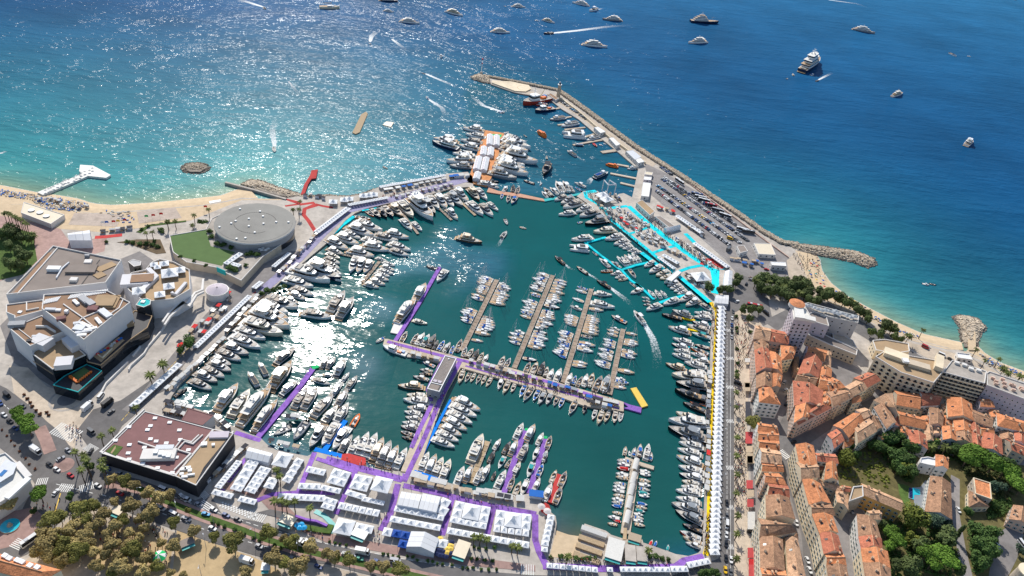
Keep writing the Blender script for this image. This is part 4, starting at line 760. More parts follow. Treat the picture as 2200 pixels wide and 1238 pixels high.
def sails(f,a,c,left,right,nm,Lpx):
    """left/right: list of (fraction start, fraction end, n) along the pontoon from its outer end"""
    A,B_=G(*a,.9,f),G(*c,.9,f);d=(B_-A).normalized();n=Vector((d.y,-d.x,0))
    for side,segs,sg in(('left',left,1),('right',right,-1)):
        k=0
        for(t0,t1,m)in segs:
            for i in range(m):
                t=lerp(t0,t1,(i+.5)/m);L=rnd.uniform(8.2,12.2);kind='sail' if rnd.random()<.74 else rnd.choice(['small','sport']);v=variant(kind,[0,1,3,0,1,3,2,4]if kind=='sail' else([0,3,7,1,2]if kind=='small' else[0,1,4]));L*={'sail':1,'small':.72,'sport':.85}[kind]
                s=A.lerp(B_,t)+n*sg*2.6;a_=rnd.uniform(-.06,.06);dd=(n*sg).copy();dd.rotate(Matrix.Rotation(a_-.10*sg,3,'Z'));k+=1
                boat(kind,v,s,s+dd*L,lab(kind,v,k,f'from the tip, {side} of {nm} sailing pontoon'),group='boats along the sailing pontoons')
sails('b3',(1750,100),(1390,830),[(.0,.12,4),(.13,.25,5),(.28,.34,2),(.48,.66,6)],[(.02,.17,5),(.18,.34,6),(.52,.76,8),(.82,.86,1)],'first',0)
sails('b4',(655,150),(260,1100),[(.0,.22,8),(.25,.28,2),(.33,.53,7),(.66,.80,4)],[(.03,.20,5),(.21,.36,6),(.40,.60,10),(.62,.79,7),(.88,.91,1)],'second',0)
sails('b4',(1050,290),(760,1230),[(.0,.08,2),(.15,.19,1),(.25,.28,1),(.36,.46,5),(.54,.8,12)],[(.21,.25,1),(.30,.50,9),(.52,.55,1),(.60,.68,4),(.79,.85,2)],'third',0)
sails('b4',(1375,700),(1250,1230),[(.0,.2,3),(.28,.42,3),(.47,.53,1),(.55,.65,3),(.7,.8,3)],[(.03,.08,1),(.18,.30,3),(.38,.52,4),(.76,.80,1),(.9,1.1,4)],'fourth',0)
fleet('fly','b4',[(1080,330,1262,350,1),(1038,430,1290,480,1)],'of two white yachts at the end of the third sailing pontoon')
fleet('sport','b4',[(1240,275,1105,198,5),(1590,645,1482,515,0)],'boat of the two lower convoy boats');fleet('sport','b2',[(772,985,675,903,5),(1008,1083,900,1010,2)],'dark boat leading the convoy across the basin');fleet('work','b4',[(1410,635,1255,560,2)],'yellow decked boat beside the fourth sailing pontoon')
fleet('super','b3',[(720,545,925,290,0),(915,310,1022,145,'fly:0'),(890,512,1040,545,'fly:6')],'of the large yachts moored to the long purple finger')
fleet('work','b3',[(830,865,583,775,3),(1115,985,990,930,4)],'boat under the left head of the purple jetty');fleet('small','b3',[(600,690,510,735,5)],'raft off the left head of the purple jetty')
g='yachts at the orange carpet pier'
fleet('fly','d2',[(612,562,518,547,0),(618,590,530,572,1),(604,612,508,598,4),(592,640,498,620,0),(570,664,476,655,1),(572,690,448,690,0),(560,715,462,708,2)],'from the top on the left of the orange pier',W_,g)
fleet('fly','d2',[(496,606,392,592,0),(500,640,388,608,3)],'of the pair lying off the orange pier')
fleet('fly','c8',[(450,745,500,720,1),(445,770,665,828,1),(430,800,705,885,1),(420,840,680,922,0),(410,880,655,955,4),(420,940,770,1025,0),(390,975,650,1055,1),(375,1010,655,1090,0),(355,1050,682,1138,0),(300,1115,575,1175,2),(200,1210,400,1230,1)],'from the top on the right of the orange pier',W_,g)
fleet('fly','b1',[(1640,140,1770,145,'sport:5'),(1650,180,1775,205,'sport:0')],'small dark boat right of the orange pier foot')
fleet('sport','b2',[(150,245,190,188,0),(243,250,255,178,5),(283,265,310,198,1),(140,270,128,318,4),(212,288,188,355,1),(282,298,232,372,10)],'at the salmon floating walkway',None,'boats at the salmon walkway')
fleet('life','c8',[(850,772,768,716)],'boat crossing the outer harbour');fleet('ferry','c8',[(1140,955,1055,898,2),(1310,1162,1442,1108,1)],'boat under way in the outer harbour');fleet('sport','c8',[(880,1030,828,1140,5),(862,975,860,945,2),(740,1212,640,1180,2),(800,1222,815,1200,0),(670,765,640,745,2),(460,530,415,540,0)],'boat under way in the outer harbour',None)
g='boats inside the mole'
fleet('work','c8',[(890,405,632,465,0),(865,455,755,468,0),(840,395,715,400,0)],'red boat at the mole below the lighthouse',None,g);fleet('work','c8',[(930,500,748,530,2)],'dredger like boat below the red boats',None,g)
fleet('ferry','c8',[(1040,590,888,605,2),(1160,640,998,668,0),(1355,770,1240,802,0),(1210,848,1112,845,1)],'from the lighthouse among the white boats inside the mole',None,g);fleet('cat','c8',[(1225,765,1010,748,0)],'passenger craft inside the mole');fleet('life','c8',[(1540,1055,1418,1030)],'boat moored at the mole');fleet('small','c8',[(1300,830,1340,862,6),(1360,835,1395,850,3),(1400,825,1425,840,0)],'tied to the inner mole')
fleet('ferry','c8',[(1735,1060,1625,1070,0)],'boat by the white fishing huts',None,g)
g='yachts along the yellow carpet quay'
fleet('fly','c2',[(712,465,530,430,1),(510,490,305,408,2),(402,500,198,452,'sport:5'),(710,495,525,475,1),(695,590,510,525,3),(685,635,455,560,4),(487,645,265,580,0),(700,700,500,642,'sport:7'),(522,765,310,695,1),(477,815,298,750,3),(690,800,535,762,'sport:2'),(672,860,490,790,'sport:9'),(490,845,320,810,1),(512,915,303,855,1),(655,890,490,845,1),(690,940,510,920,0),(455,1035,238,955,5),(660,1000,430,940,1),(655,1055,490,1020,1),(662,1115,298,1072,6),(685,1215,340,1155,7)],'from the top along the yellow carpet quay',W_,g)
fleet('fly','c3',[(570,292,235,182,'sport:5'),(460,318,395,288,'rib:3'),(570,335,490,312,'rib:3'),(552,405,320,308,'sport:5'),(490,495,248,405,6),(590,545,168,490,1),(565,695,165,568,7),(522,720,290,672,2),(535,775,278,712,1),(512,850,263,778,1),(532,965,252,852,0),(542,1040,273,955,1),(542,1112,280,1035,3),(512,1152,308,1105,6),(502,1195,300,1158,1)],'from the black boats down the yellow carpet quay',W_,g)
fleet('fly','c4',[(502,390,248,345,1),(502,482,248,422,1),(525,585,203,485,2),(530,705,243,558,7),(532,785,318,695,'sport:5'),(512,855,290,770,'sport:8'),(517,900,320,822,'sport:6'),(522,942,350,882,'sport:0')],'of the last boats before the lower right corner',W_,g)
g='yachts along the cyan carpet quay'
fleet('fly','b2',[(800,290,672,335,4),(880,315,735,372,2),(960,355,758,415,4),(885,460,712,482,1),(1055,400,888,452,1),(1120,450,928,502,4),(1220,540,983,580,7),(1295,640,1068,660,6),(1385,700,1188,735,1),(1435,745,1278,785,1),(1462,785,1330,805,1),(1485,810,1368,828,1),(1530,840,1418,852,1),(1570,865,1460,872,1)],'from the top along the cyan quay',W_,g)
fleet('sport','b2',[(600,305,543,243,0),(650,300,560,213,2),(705,275,625,203,0),(750,265,685,150,0),(775,250,700,190,1),(815,250,757,148,0),(870,250,800,180,3),(990,195,876,150,0),(950,235,883,197,4)],'from the left beyond the cyan quay corner',None,'boats beyond the cyan quay corner')
fleet('fly','b2',[(1065,722,843,738,1),(1025,835,826,815,'cat:0'),(1115,895,1062,855,'sport:1'),(1235,1015,1130,928,'sport:0'),(1350,1025,1248,955,'sport:3'),(1265,1050,1145,1060,'sport:9'),(1365,1075,1245,1088,0),(1400,1105,1290,1125,1),(1420,1130,1325,1150,'sport:6'),(1440,1040,1505,1128,'sport:1'),(1505,1215,1438,1165,'sport:1'),(910,562,965,552,'small:5')],'along the left cyan finger',W_,'boats along the left cyan finger')
brow('fly','b2',(1410,1005),(1312,910),(1545,965),(1465,880),5,'from the left in the white raft on the cyan cross finger',[1,0,1],'raft of small white yachts on the cyan cross finger')
fleet('fly','b2',[(1705,960,1588,1012,1),(1785,1010,1638,1072,1),(1855,1060,1708,1105,6),(1885,1105,1750,1135,6)],'from the top, right of the cyan cross finger',W_,g)
brow('fly','c2',(350,95),(217,130),(470,215),(350,248),5,'in the small white row, lower cyan quay',[1,1,0],'small white yachts by the lower cyan quay')
fleet('fly','c2',[(130,285,58,200,1),(190,285,130,200,1),(245,275,188,205,1),(70,290,-5,270,1),(80,320,0,310,'sport:3'),(90,350,10,350,'sport:3'),(192,355,38,408,1),(380,300,212,352,1),(520,250,380,318,0),(585,305,442,362,0),(590,340,722,420,4)],'around the end of the lower cyan finger',W_,'yachts around the lower cyan finger')
fleet('sport','b4',[(1575,290,1450,330,0)],'boat on the left of the lower cyan finger')
def sea(kind,v,a,c,label,Lf=None):boat(kind,v,a,c,label,Lfix=Lf)
sea('super',0,(859,45),(902,50),'white superyacht at anchor, left of the group of three in the sparkling water');sea('super',3,(958,24),(995,34),'white motor yacht at anchor with its bow turned to the right, above the mole tip');sea('super',0,(1100,13),(1129,15),'small white yacht anchored near the top edge centre');sea('super',0,(1055,67),(1096,70),'long white yacht anchored straight above the lighthouse')
sea('super',3,(1165,42),(1192,49),'stubby white yacht between the two speedboat wakes');sea('super',0,(1265,12),(1229,5),'white yacht at the top edge above the wakes');sea('super',2,(1336,44),(1294,41),'white yacht with stepped decks right of the long wake');sea('super',0,(1251,95),(1305,101),'largest white yacht, anchored above the bend of the mole');sea('super',0,(1518,90),(1478,92),'white yacht anchored just under the navy explorer yacht')
sea('expl',0,(1483,46),(1543,50),'navy hulled explorer yacht with a tall white stack of decks');sea('super',2,(1832,62),(1880,72),'grey yacht with a long low foredeck near the top right');sea('super',1,(1714,160),(1766,127),'navy superyacht with brown stern, bow pointing to the upper right',82);sea('super',3,(1912,208),(1944,199),'white yacht anchored alone on the right of the navy superyacht',30);sea('fly',0,(2071,317),(2092,297),'white catamaran like yacht anchored far right',27);sea('sport',1,(2039,114),(2055,121),'small white boat drifting near the right edge')
sea('sport',2,(1188,71),(1168,72),'dark launch drawing the long white wake');sea('super',0,(824,22),(846,25),'small yacht anchored in the sparkle left of the group');sea('super',1,(815,0),(855,3),'dark hulled yacht cut by the top edge');sea('sport',0,(1283,20),(1266,24),'motorboat with a short wake between anchored yachts');sea('ferry',0,(2172,0),(2190,-2),'boat at the top right edge',12)
for i,(a,c,l)in enumerate([((1690,169),(1693,167),'white tender floating left of the navy superyacht'),((1705,162),(1703,158),'small tender at the stern of the navy superyacht'),((1742,161),(1749,159),'pale tender beside the hull of the navy superyacht'),((1758,172),(1752,174),'tender running with a wake under the navy superyacht'),((1083,12),(1088,14),'tiny boat left of the yacht near the top edge'),((1150,43),(1156,44),'tiny boat left of the stubby white yacht'),((588,316),(590,326),'dark little boat heading for the beach in the sparkle'),((793,92),(798,95),'tiny boat with a V wake in the sparkle'),((948,118),(947,124),'tiny boat alone above the mole tip'),((912,157),(906,155),'tiny boat with a wake pointing away from the mole tip'),((920,212),(915,207),'small boat heading away left of the mole'),((1073,240),(1082,240),'small white motorboat leaving past the mole tip'),((1998,608),(2012,611),'white rowing boat on turquoise water off the right beach'),((1987,609),(1992,610),'pink paddle craft beside the white rowing boat'),((824,357),(832,361),'dark little boat above the white jetty tents'),((570,19),(565,13),'small boat near the top left wakes'),((2080,120),(2084,121),'speck of a boat at the far right'),((1118,487),(1130,490),'small white dinghy in the upper basin, right one'),((1085,470),(1090,482),'small white dinghy in the upper basin, left one'),((958,780),(957,778),'mooring raft')][:19]):
    boat('small' if i%3 else 'rib',[0,1,5,2,5,7,1,3][i%8]if i%3 else(i//3)%3,a,c,l,Lfix=max(6,min(11,(G(*a,0)-G(*c,0)).length)))
boat('sail',4,(686,16),(730,17),'wooden sailing yacht with a bare mast at the top edge')
print('boats',NB)
# ===== PIERS, PONTOONS, CARPETS
def pier(name,pts,w,k,label,cat,f='',z=QZ,thick=2.6,carpet=None,piles=0):
    o=band(name,pts,w,z,k,label,cat,f,thick=thick);return o
def slab(name,pts,k,label,cat,f='',z=QZ,thick=2.6):return sheet(name,pts,z,k,label,cat,f,kind=None,thick=thick)
slab('pier',[(826,729),(832,728),(963,761),(990,769),(1100,791),(1176,815),(1313,855),(1340,864),(1340,884),(1255,872),(1176,843),(1100,821),(1000,793),(990,790),(962,838),(945,880),(896,1018),(860,1015),(880,962),(927,868),(915,845),(940,785),(948,780),(830,744),(823,740)],'cream_paving','T shaped concrete pier carrying the long purple carpet','pier')
Q4=QZ+.06
def carpet(pts,w,k,label,f='',z=Q4,i=0):return band('carpet',pts,w*.85,z+i*.015,k,label,'carpet',f,kind=None)
carpet([(832,734),(960,767),(1100,799),(1200,827),(1330,868)],3.2,'purple','long purple carpet along the upper T jetty')
carpet([(1000,786),(1100,815),(1200,840),(1330,878)],1.6,'purple','narrow purple carpet along the lower edge of the T jetty',i=1)
carpet([(953,770),(919,838),(927,862)],3,'purple','purple carpet left of the dark flat roofed pier building',i=2)
carpet([(988,777),(945,860),(912,940),(868,1035)],3.4,'purple','purple carpet running down the central pier',i=3)
carpet([(928,868),(900,925),(884,962)],3,'purple','purple carpet in front of the yachts left of the central pier',i=4)
slab('pontoon',[(966,858),(970,859),(925,948),(891,1018),(886,1016),(918,945)],'blue','bright blue carpeted pontoon beside the central pier','pontoon',z=QZ-.5)
band('carpet',[(888,1015),(925,1027),(958,1040)],4,Q4,'blue','bright blue carpet corner below the four bow-out yachts','carpet')
carpet([(505,929),(548,943),(560,946)],3.4,'purple','purple carpet on the quay right of the maroon roofed hall')
pier('pontoon',[(553,940),(637,840),(672,792)],3.4,'purple','left purple carpeted finger with a green end','pontoon',z=1.0,thick=1.2)
slab('pontoon_end',[(668,786),(682,783),(686,789),(672,794)],'green','bright green end platform of the left purple finger','platform',z=1.1,thick=1)
pier('pontoon',[(692,975),(715,940),(742,903)],3.2,'blue','dark blue carpeted finger among the lower left yachts','pontoon',z=1.0,thick=1.2)
carpet([(676,965),(735,980),(742,983)],3.4,'blue','dark blue carpet along the quay edge below the finger',i=1)
carpet([(700,986),(780,1008),(863,1030),(872,1020)],5.2,'purple','purple carpet along the quay behind the bow-out yachts',i=2)
S_=sheet
S_('carpet',[(735,976),(748,974),(785,984),(787,1000),(770,1000),(733,988)],Q4+.08,'red','bright red stand carpet behind the lower yachts','carpet',kind=None)
carpet([(855,1040),(840,1100),(818,1140)],4,'purple','purple carpet going down between the big square tent and the marquees',i=5)
carpet([(866,1043),(960,1064),(1050,1086),(1140,1102),(1152,1105)],4,'purple','purple carpet behind the quay parasols',i=1)
carpet([(972,1070),(958,1120),(950,1150)],3.6,'purple','purple aisle carpet left of the first block of big pagoda tents',i=2)
carpet([(1060,1092),(1046,1150)],3.6,'purple','purple aisle carpet between the two big tent blocks',i=3)
carpet([(1150,1105),(1150,1160),(1158,1185),(1172,1212)],4,'purple','purple carpet curving down to the bottom tent row',i=4)
carpet([(1166,1216),(1300,1222),(1450,1218),(1470,1205),(1512,1196)],4.5,'purple','purple carpet behind the bottom row of tents',i=5)
carpet([(676,972),(640,1060),(625,1070)],3.2,'purple','purple aisle between the left and middle tent blocks',i=6)
carpet([(765,1010),(735,1075),(722,1105)],3.2,'purple','purple aisle left of the tall square tent',i=7)
carpet([(680,985),(760,1012)],3,'purple','purple carpet strip above the middle tent block',i=8)
carpet([(720,1060),(640,1058),(585,1062),(545,1078)],3,'purple','purple carpet winding between the tent rows',i=9)
carpet([(528,985),(480,1050),(470,1062)],2.6,'purple','purple aisle beside the far left pagoda row',i=1)
carpet([(562,1010),(530,1060)],2.6,'purple','purple aisle between two left pagoda blocks',i=2)
def timber(pts,w,label,f,seg=26,k='wood'):
    r=thing('timber_pontoon',label,'pontoon',G(*pts[0],0,f));p0=r.location.copy();A,B_=G(*pts[0],.9,f),G(*pts[1],.9,f);d=(B_-A);L=d.length;an=math.atan2(d.y,d.x)
    r.rotation_euler=(0,0,an);r.location=(A.x,A.y,0)
    b=MB();n=max(3,int(L/4));pm=MB();pm.box(2,0,.75,3.85,w,.22,k);me=pm.mesh('plank_panel');fixn(me)
    for i in range(n):o=link('plank_panel',me,r,(i*L/n,0,0))
    for s in(1,-1):q=MB();q.box(L/2,s*(w/2-.1),.55,L,.25,.5,'concrete');o=q.build('side_beam',r)
    q=MB()
    pl=MB();pl.tube((0,0,-1),(0,0,2.6),.22,.22,'white',8);pme=pl.mesh('pile')
    for t in(.0,.35,.7):link('pile',pme,r,(t*L,w/2+.25,0))
    return r
for a,c,f,lb in(((1750,100),(1390,830),'b3','first grey plank pontoon from the left with sailing boats'),((655,150),(260,1100),'b4','second grey plank pontoon from the left with sailing boats'),((1050,290),(760,1250),'b4','third grey plank pontoon from the left with sailing boats'),((1375,700),(1235,1370),'b4','fourth and shortest grey plank pontoon with sailing boats')):timber((a,c),3.4,lb,f)
timber([(1655,800),(1480,1230)],3.4,'beige timber finger beside the long white yacht','b5',k='plank')
timber([(550,960),(370,1180)],2.6,'short grey finger between small yachts off the left jetty','b1');timber([(690,350),(945,680)],2.2,'grey finger with a green end below the upper jetty','b1');timber([(1130,390),(1290,540)],2.2,'grey finger in the middle of the upper jetty','b1');timber([(1390,360),(1530,490)],2.4,'brown timber finger right of the upper jetty','b1',k='plank');timber([(130,880),(340,925)],2,'narrow grey finger outside the left jetty','b1')
pier('pontoon',[(944.5,574),(900,652),(848,734)],2.8,'purple','long slim purple finger with superyachts on its left','pontoon',z=1.1,thick=1.2)
slab('platform',[(700,540),(820,560),(760,660),(660,640)],'gel_deck','floating lounge deck at the foot of the long purple finger','platform','b3',z=.9,thick=.8)
slab('platform',[(835,850),(1010,870),(1175,905),(1160,955),(960,900),(830,890)],'concrete','floating lounge platform under the left arm of the purple jetty','platform','b3',z=.9,thick=.8)
pier('pontoon',[(1128,922),(1105,990),(1082,1060)],3.2,'purple','left one of two purple fingers with boats on both sides','pontoon',z=1.0,thick=1.1);pier('pontoon',[(1173,942),(1153,1005),(1136,1060)],3.0,'purple','right one of two purple fingers with boats on both sides','pontoon',z=1.0,thick=1.1)
slab('pontoon_end',[(370,765),(400,760),(398,785),(365,785)],'green','green end of the left purple finger with boats both sides','platform','b6',z=1.12,thick=.9);slab('pontoon_end',[(565,840),(600,845),(600,870),(562,868)],'green','green end of the right purple finger with boats both sides','platform','b6',z=1.12,thick=.9)
pier('pontoon',[(1202,1019),(1183,1080)],3.2,'red','red carpeted finger between four cruisers','pontoon',z=1.0,thick=1.1)
slab('platform',[(1158,1082),(1172,1080),(1180,1085),(1184,1100),(1176,1108),(1163,1100)],'red','round red carpet at the foot of the red finger','platform',z=QZ+.1,thick=.1)
slab('fishing_pier',[(1360,788),(1395,800),(1460,800),(1555,95),(1700,140),(1705,105),(1560,60),(1410,5),(1400,30),(1470,55)],'cream_paving','T shaped beige pontoon for little fishing boats','pontoon','b8',z=.9,thick=1.2)
b=MB()
for i,(x,y)in enumerate([(1515,85),(1492,230),(1470,345),(1450,480),(1428,630)]):
    p=G(x,y,2.5,'b8');r=thing('canopy',f'long white canopy, {od(i + 1)} from the top on the fishing pontoon','canopy',(p.x,p.y,.9),R_(76),'canopies on the fishing pontoon')
    q=MB()
    for j in range(8):
        a=3.1416*j/8;c=3.1416*(j+1)/8;q.add([(-4.5,-1.6*math.cos(a),1.6+math.sin(a)),(4.5,-1.6*math.cos(a),1.6+math.sin(a)),(4.5,-1.6*math.cos(c),1.6+math.sin(c)),(-4.5,-1.6*math.cos(c),1.6+math.sin(c))],[(0,1,2,3)],'canvas_white')
    q.build('roof',r)
    for sx in(-4.3,0,4.3):
        for sy in(-1.5,1.5):t=MB();t.tube((sx,sy,0),(sx,sy,1.6),.06,.06,'alu');t.build('leg',r)
slab('gangway',[(1395,740),(1425,740),(1420,860),(1380,860)],'plank','brown gangway down to the fishing pontoon','gangway','b8',z=1.6,thick=.3)
slab('barge',[(1450,355),(1510,343),(1630,530),(1565,550)],'canvas_yellow','yellow decked barge moored off the end of the purple jetty','barge','b6',z=1.0,thick=1.4)
slab('pontoon',[(1345,480),(1440,520),(1565,550),(1558,605),(1380,555),(1430,545)],'purple','slanted purple ended ramp at the tip of the T jetty','pontoon','b6',z=1.0,thick=1)
pier('pier',[(1063,283),(1045,340),(1034,375),(1024,396)],21,'orange','outer pier covered in orange carpet with long marquees','pier',z=QZ,thick=3)
slab('pontoon_end',[(330,742),(435,748),(425,775),(400,770),(395,760),(325,760)],'green','green edge at the tip of the orange pier','platform','c8',z=QZ+.1,thick=.2)
slab('pontoon',[(0,205),(100,240),(330,270),(560,320),(575,345),(330,305),(100,270),(-20,250)],'salmon','salmon coloured floating walkway closing the basin','pontoon','b2',z=.9,thick=1);slab('pontoon',[(560,322),(720,300),(960,255),(985,275),(800,300),(575,347)],'teal','pale cyan floating walkway next to the salmon one','pontoon','b2',z=.95,thick=1)
pier('pier',[(650,418),(658,396),(668,380),(676,366)],3.2,'red','red carpeted jetty on the sea side of the beach','pier',z=1.6,thick=1);slab('platform',[(669,366),(683,364),(679,383),(664,385)],'red','red square end of the red jetty','platform',z=1.75,thick=.8)
pier('pier',[(86,416),(140,394),(200,368)],7,'gel_deck','white bathing pier with parasols on the western beach','pier',z=1.8,thick=2.2);slab('platform',[(172,354),(200,356),(238,376),(228,382),(190,378),(170,368)],'gel_deck','white platform head of the bathing pier','platform',z=1.9,thick=2)
pier('sea_wall',[(484,391),(545,407),(615,427)],2.2,'concrete','low grey wall running out over the beach into the sea','wall',z=2.4,thick=4)
slab('barge',[(757,285),(776,246),(786,240),(790,244),(773,284),(764,288)],'plank','long brown barge floating in the sparkling bay','barge',z=1,thick=1.3);slab('barge',[(822,268),(830,261),(846,263),(840,273)],'gel_cream','square raft floating right of the brown barge','raft',z=.9,thick=1.2)
for i,(a,c,w)in enumerate([((930,505),(1000,490),3),((1020,588),(1095,577),2.5),((965,655),(1110,640),2.5),((1030,700),(1225,678),2.8),((1220,770),(1310,742),2.8),((1110,845),(1400,795),2.8),((1380,915),(1530,895),5),((1465,1115),(1720,1165),3.2),((1530,1030),(1640,1050),3),((1560,1205),(1700,1238),3.2)]):
    pier('finger_pier',[a,c],w,'cream_paving',f'short beige finger pier, {od(i + 1)} from the lighthouse inside the mole','pier','c8',z=1.1,thick=1.6)
def cy(pts,w,label,f='b2',i=0):return carpet(pts,w*.72,'cyan',label,f,i=i)
cy([(985,250),(1000,310),(1110,370),(1200,450),(1260,540),(1430,680),(1640,850),(1905,1080)],6,'cyan carpet along the quay edge of the right show area')
cy([(1000,255),(1100,240)],8,'cyan carpet at the upper corner of the show area',i=1);cy([(1130,410),(1200,420),(1420,395)],6.5,'cyan cross carpet under the twin peaked tent',i=2)
cy([(1430,395),(1560,510),(1760,680),(1905,790)],9,'broad cyan carpet through the boats on show',i=3);carpet([(0,625),(180,760),(300,850),(450,970),(620,1080),(730,1150),(755,1290)],6.5,'cyan','broad cyan carpet down to the yellow carpet','c1',i=4)
cy([(1430,680),(1500,660),(1640,610)],4.5,'first short cyan cross carpet',i=5);cy([(1660,880),(1760,845),(1905,800)],5,'second short cyan cross carpet',i=6);carpet([(360,1165),(480,1120),(640,1090)],4,'cyan','third short cyan cross carpet','c1',i=7)
carpet([(755,-10),(740,240)],7,'cyan','cyan carpet leading to the start of the yellow carpet','c2',i=8);carpet([(440,770),(520,850),(640,960),(830,1140)],5,'cyan','cyan carpet beside the row of tents at the car park','c1',i=9);carpet([(610,1090),(640,1040),(700,1040),(830,1130)],5,'red','red carpet stand inside the cyan area','c1',i=11)
carpet([(-10,965),(140,1080),(330,1238)],5,'cyan','cyan carpet along the lower right show quay','c1',i=10)
carpet([(310,10),(480,150),(690,330)],5,'cyan','last stretch of cyan carpet along the quay','c2',i=10)
for pts,lb,f in(([(985,770),(1200,712)],'cyan cross finger at the top of the left cyan pontoon','b2'),([(990,770),(1150,900),(1370,1060),(1450,1150),(1580,1240)],'long cyan pontoon with small boats','b2'),([(1365,1045),(1500,1000),(1640,968)],'cyan cross finger in the middle','b2'),([(1500,230),(1600,310),(1690,395)],'lower part of the long cyan pontoon','b4'),([(175,335),(280,295),(450,255)],'lowest cyan cross finger','c2')):
    pier('pontoon',pts,2.3,'cyan',lb,'pontoon',f,z=1.0,thick=1.1)
carpet([(700,330),(735,380),(762,430),(765,560),(755,700),(745,860),(740,1050),(732,1238)],3.6,'yellow','upper stretch of the yellow carpet on the right quay','c2')
carpet([(640,0),(632,200),(630,380),(618,560),(610,700),(608,900),(605,1030)],3.4,'yellow','middle stretch of the yellow carpet on the right quay','c3',i=1);carpet([(615,150),(600,420),(595,640),(592,850),(575,960),(555,1020)],3.6,'yellow','lower stretch of the yellow carpet curving to the purple one','c4',i=2)
for x,y,x2,y2,k,n in((400,490,540,515,'yellow','upper'),(440,600,570,625,'yellow','second'),(470,785,560,800,'cyan','cyan')):pier('gangway',[(x,y),(x2,y2)],1.6,k,f'{n} narrow carpeted finger off the right quay','pontoon','c2',z=.9,thick=.8)
carpet([(1250,300),(1390,280),(1400,270),(1260,230)],3,'red','red carpet from the beach wall','a2',i=1);carpet([(1400,285),(1540,265),(1560,290),(1450,330),(1440,390),(1490,450),(1560,560)],4,'red','red carpet curving round the little garden','a2',i=2);carpet([(1560,280),(1640,300),(1740,315)],3.5,'red','red carpet branch towards the jetty tents','a2',i=3)
carpet([(970,620),(1060,615),(1250,595)],5,'red','red carpet beside the white beach marquee','a1',i=1);carpet([(800,1170),(870,1195),(945,1170)],5,'red','red carpet patch at the gap in the left jetty tents','a2',i=2)
carpet([(450,425),(610,280)],3,'teal','pale teal carpet by the first upper jetty boats','b1',i=1)if 0 else None
pier('pontoon',[(20,710),(150,590),(280,495)],5,'cyan','short cyan topped finger at the upper left jetty','pontoon','b1',z=1.1,thick=1.2)
carpet([(370,440),(540,412)],2.4,'cyan','thin cyan carpet above the first upper jetty boats','b1',i=2)
# ===== TENTS
TM={}
def pagoda_meshes(w,d,k='tent'):
    key=(round(w*2),round(d*2),k)
    if key in TM:return TM[key]
    b=MB();rings=[(1,0),(.71,.19),(.44,.46),(.21,.86),(.03,1.62)];rr=min(w,d)/4.2;V=[]
    n=8
    for s,h in rings:
        for i in range(n):
            a=[(-1,-1),(0,-1),(1,-1),(1,0),(1,1),(0,1),(-1,1),(-1,0)][i];t=1 if i%2==0 else(1 if s==1 else.94+.0*s)
            V.append((a[0]*w/2*s*t,a[1]*d/2*s*t,h*rr))
    F=[]
    for r in range(4):
        for i in range(n):F.append((r*n+i,r*n+(i+1)%n,(r+1)*n+(i+1)%n,(r+1)*n+i))
    F.append(tuple(range(4*n,5*n)));b.add(V,F,k);rm=b.mesh('roof')
    b=MB();b.box(0,0,-.32,w*.995,d*.995,.3,k);vm=b.mesh('valance')
    b=MB();b.box(0,d/2-.06,-2.6,w*.98,.06,2.4,'tent_wall');wm=b.mesh('back_wall')
    b=MB();b.tube((0,0,-2.6),(0,0,-.1),.07,.07,'alu',5);lm=b.mesh('leg')
    TM[key]=(rm,vm,wm,lm);return TM[key]
NT=[0]
def tent1(c,rz,w,d,label,group,k='tent',wall=True,eave=2.6):
    rm,vm,wm,lm=pagoda_meshes(w,d,k)
    r=thing('pagoda_tent',label,'tent',(c.x,c.y,QZ),rz,group);NT[0]+=1
    z=eave
    o=link('roof',rm,r,(0,0,z));link('valance',vm,o)
    if wall:link('back_wall',wm,r,(0,0,z))
    for sx in(-1,1):
        for sy in(-1,1):link('leg',lm,r,(sx*(w/2-.1),sy*(d/2-.1),z),None,(1,1,eave/2.6))
    return r
def tgrid(f,q,nx,ny,where,group=None,k='tent',eave=2.6,u0=0,u1=1,v0=0,v1=1,wall=True,col='white',sz=''):
    """pagoda tents filling the quadrilateral q (eaves), nx along the first side, ny down the second"""
    p=GP(q,QZ+eave,f)
    def at(u,v):return p[0].lerp(p[1],u).lerp(p[3].lerp(p[2],u),v)
    e=at(1,.5)-at(0,.5);an=math.atan2(e.y,e.x);e2=at(.5,1)-at(.5,0)
    w=e.length*(u1-u0)/nx;d=abs(e2.dot(Vector((-math.sin(an),math.cos(an),0))))*(v1-v0)/ny;n=0
    for j in range(ny):
        for i in range(nx):
            n+=1;c=at(lerp(u0,u1,(i+.5)/nx),lerp(v0,v1,(j+.5)/ny))
            if nx*ny==1:t=f'{sz}{col} pagoda tent {where}'
            elif ny==1:t=f'{sz}{col} pagoda tent, {od(i + 1)} from the left in the row {where}'
            elif nx==1:t=f'{sz}{col} pagoda tent, {od(j + 1)} from the top in the row {where}'
            else:t=f'{sz}{col} pagoda tent, row {ONES_N[j + 1]}, {od(i + 1)} from the left, {where}'
            for a_,b_ in((' in the row ',' '),(', row',' row'),(' from the',' from'),(' pagoda','')):
                if len(t.split())>16:t=t.replace(a_,b_)
            tent1(c,an,w*.985,d*.985,t,group or f'tents {where}',k,wall,eave)
ONES_N='zero one two three four five six seven eight nine ten eleven twelve'.split()
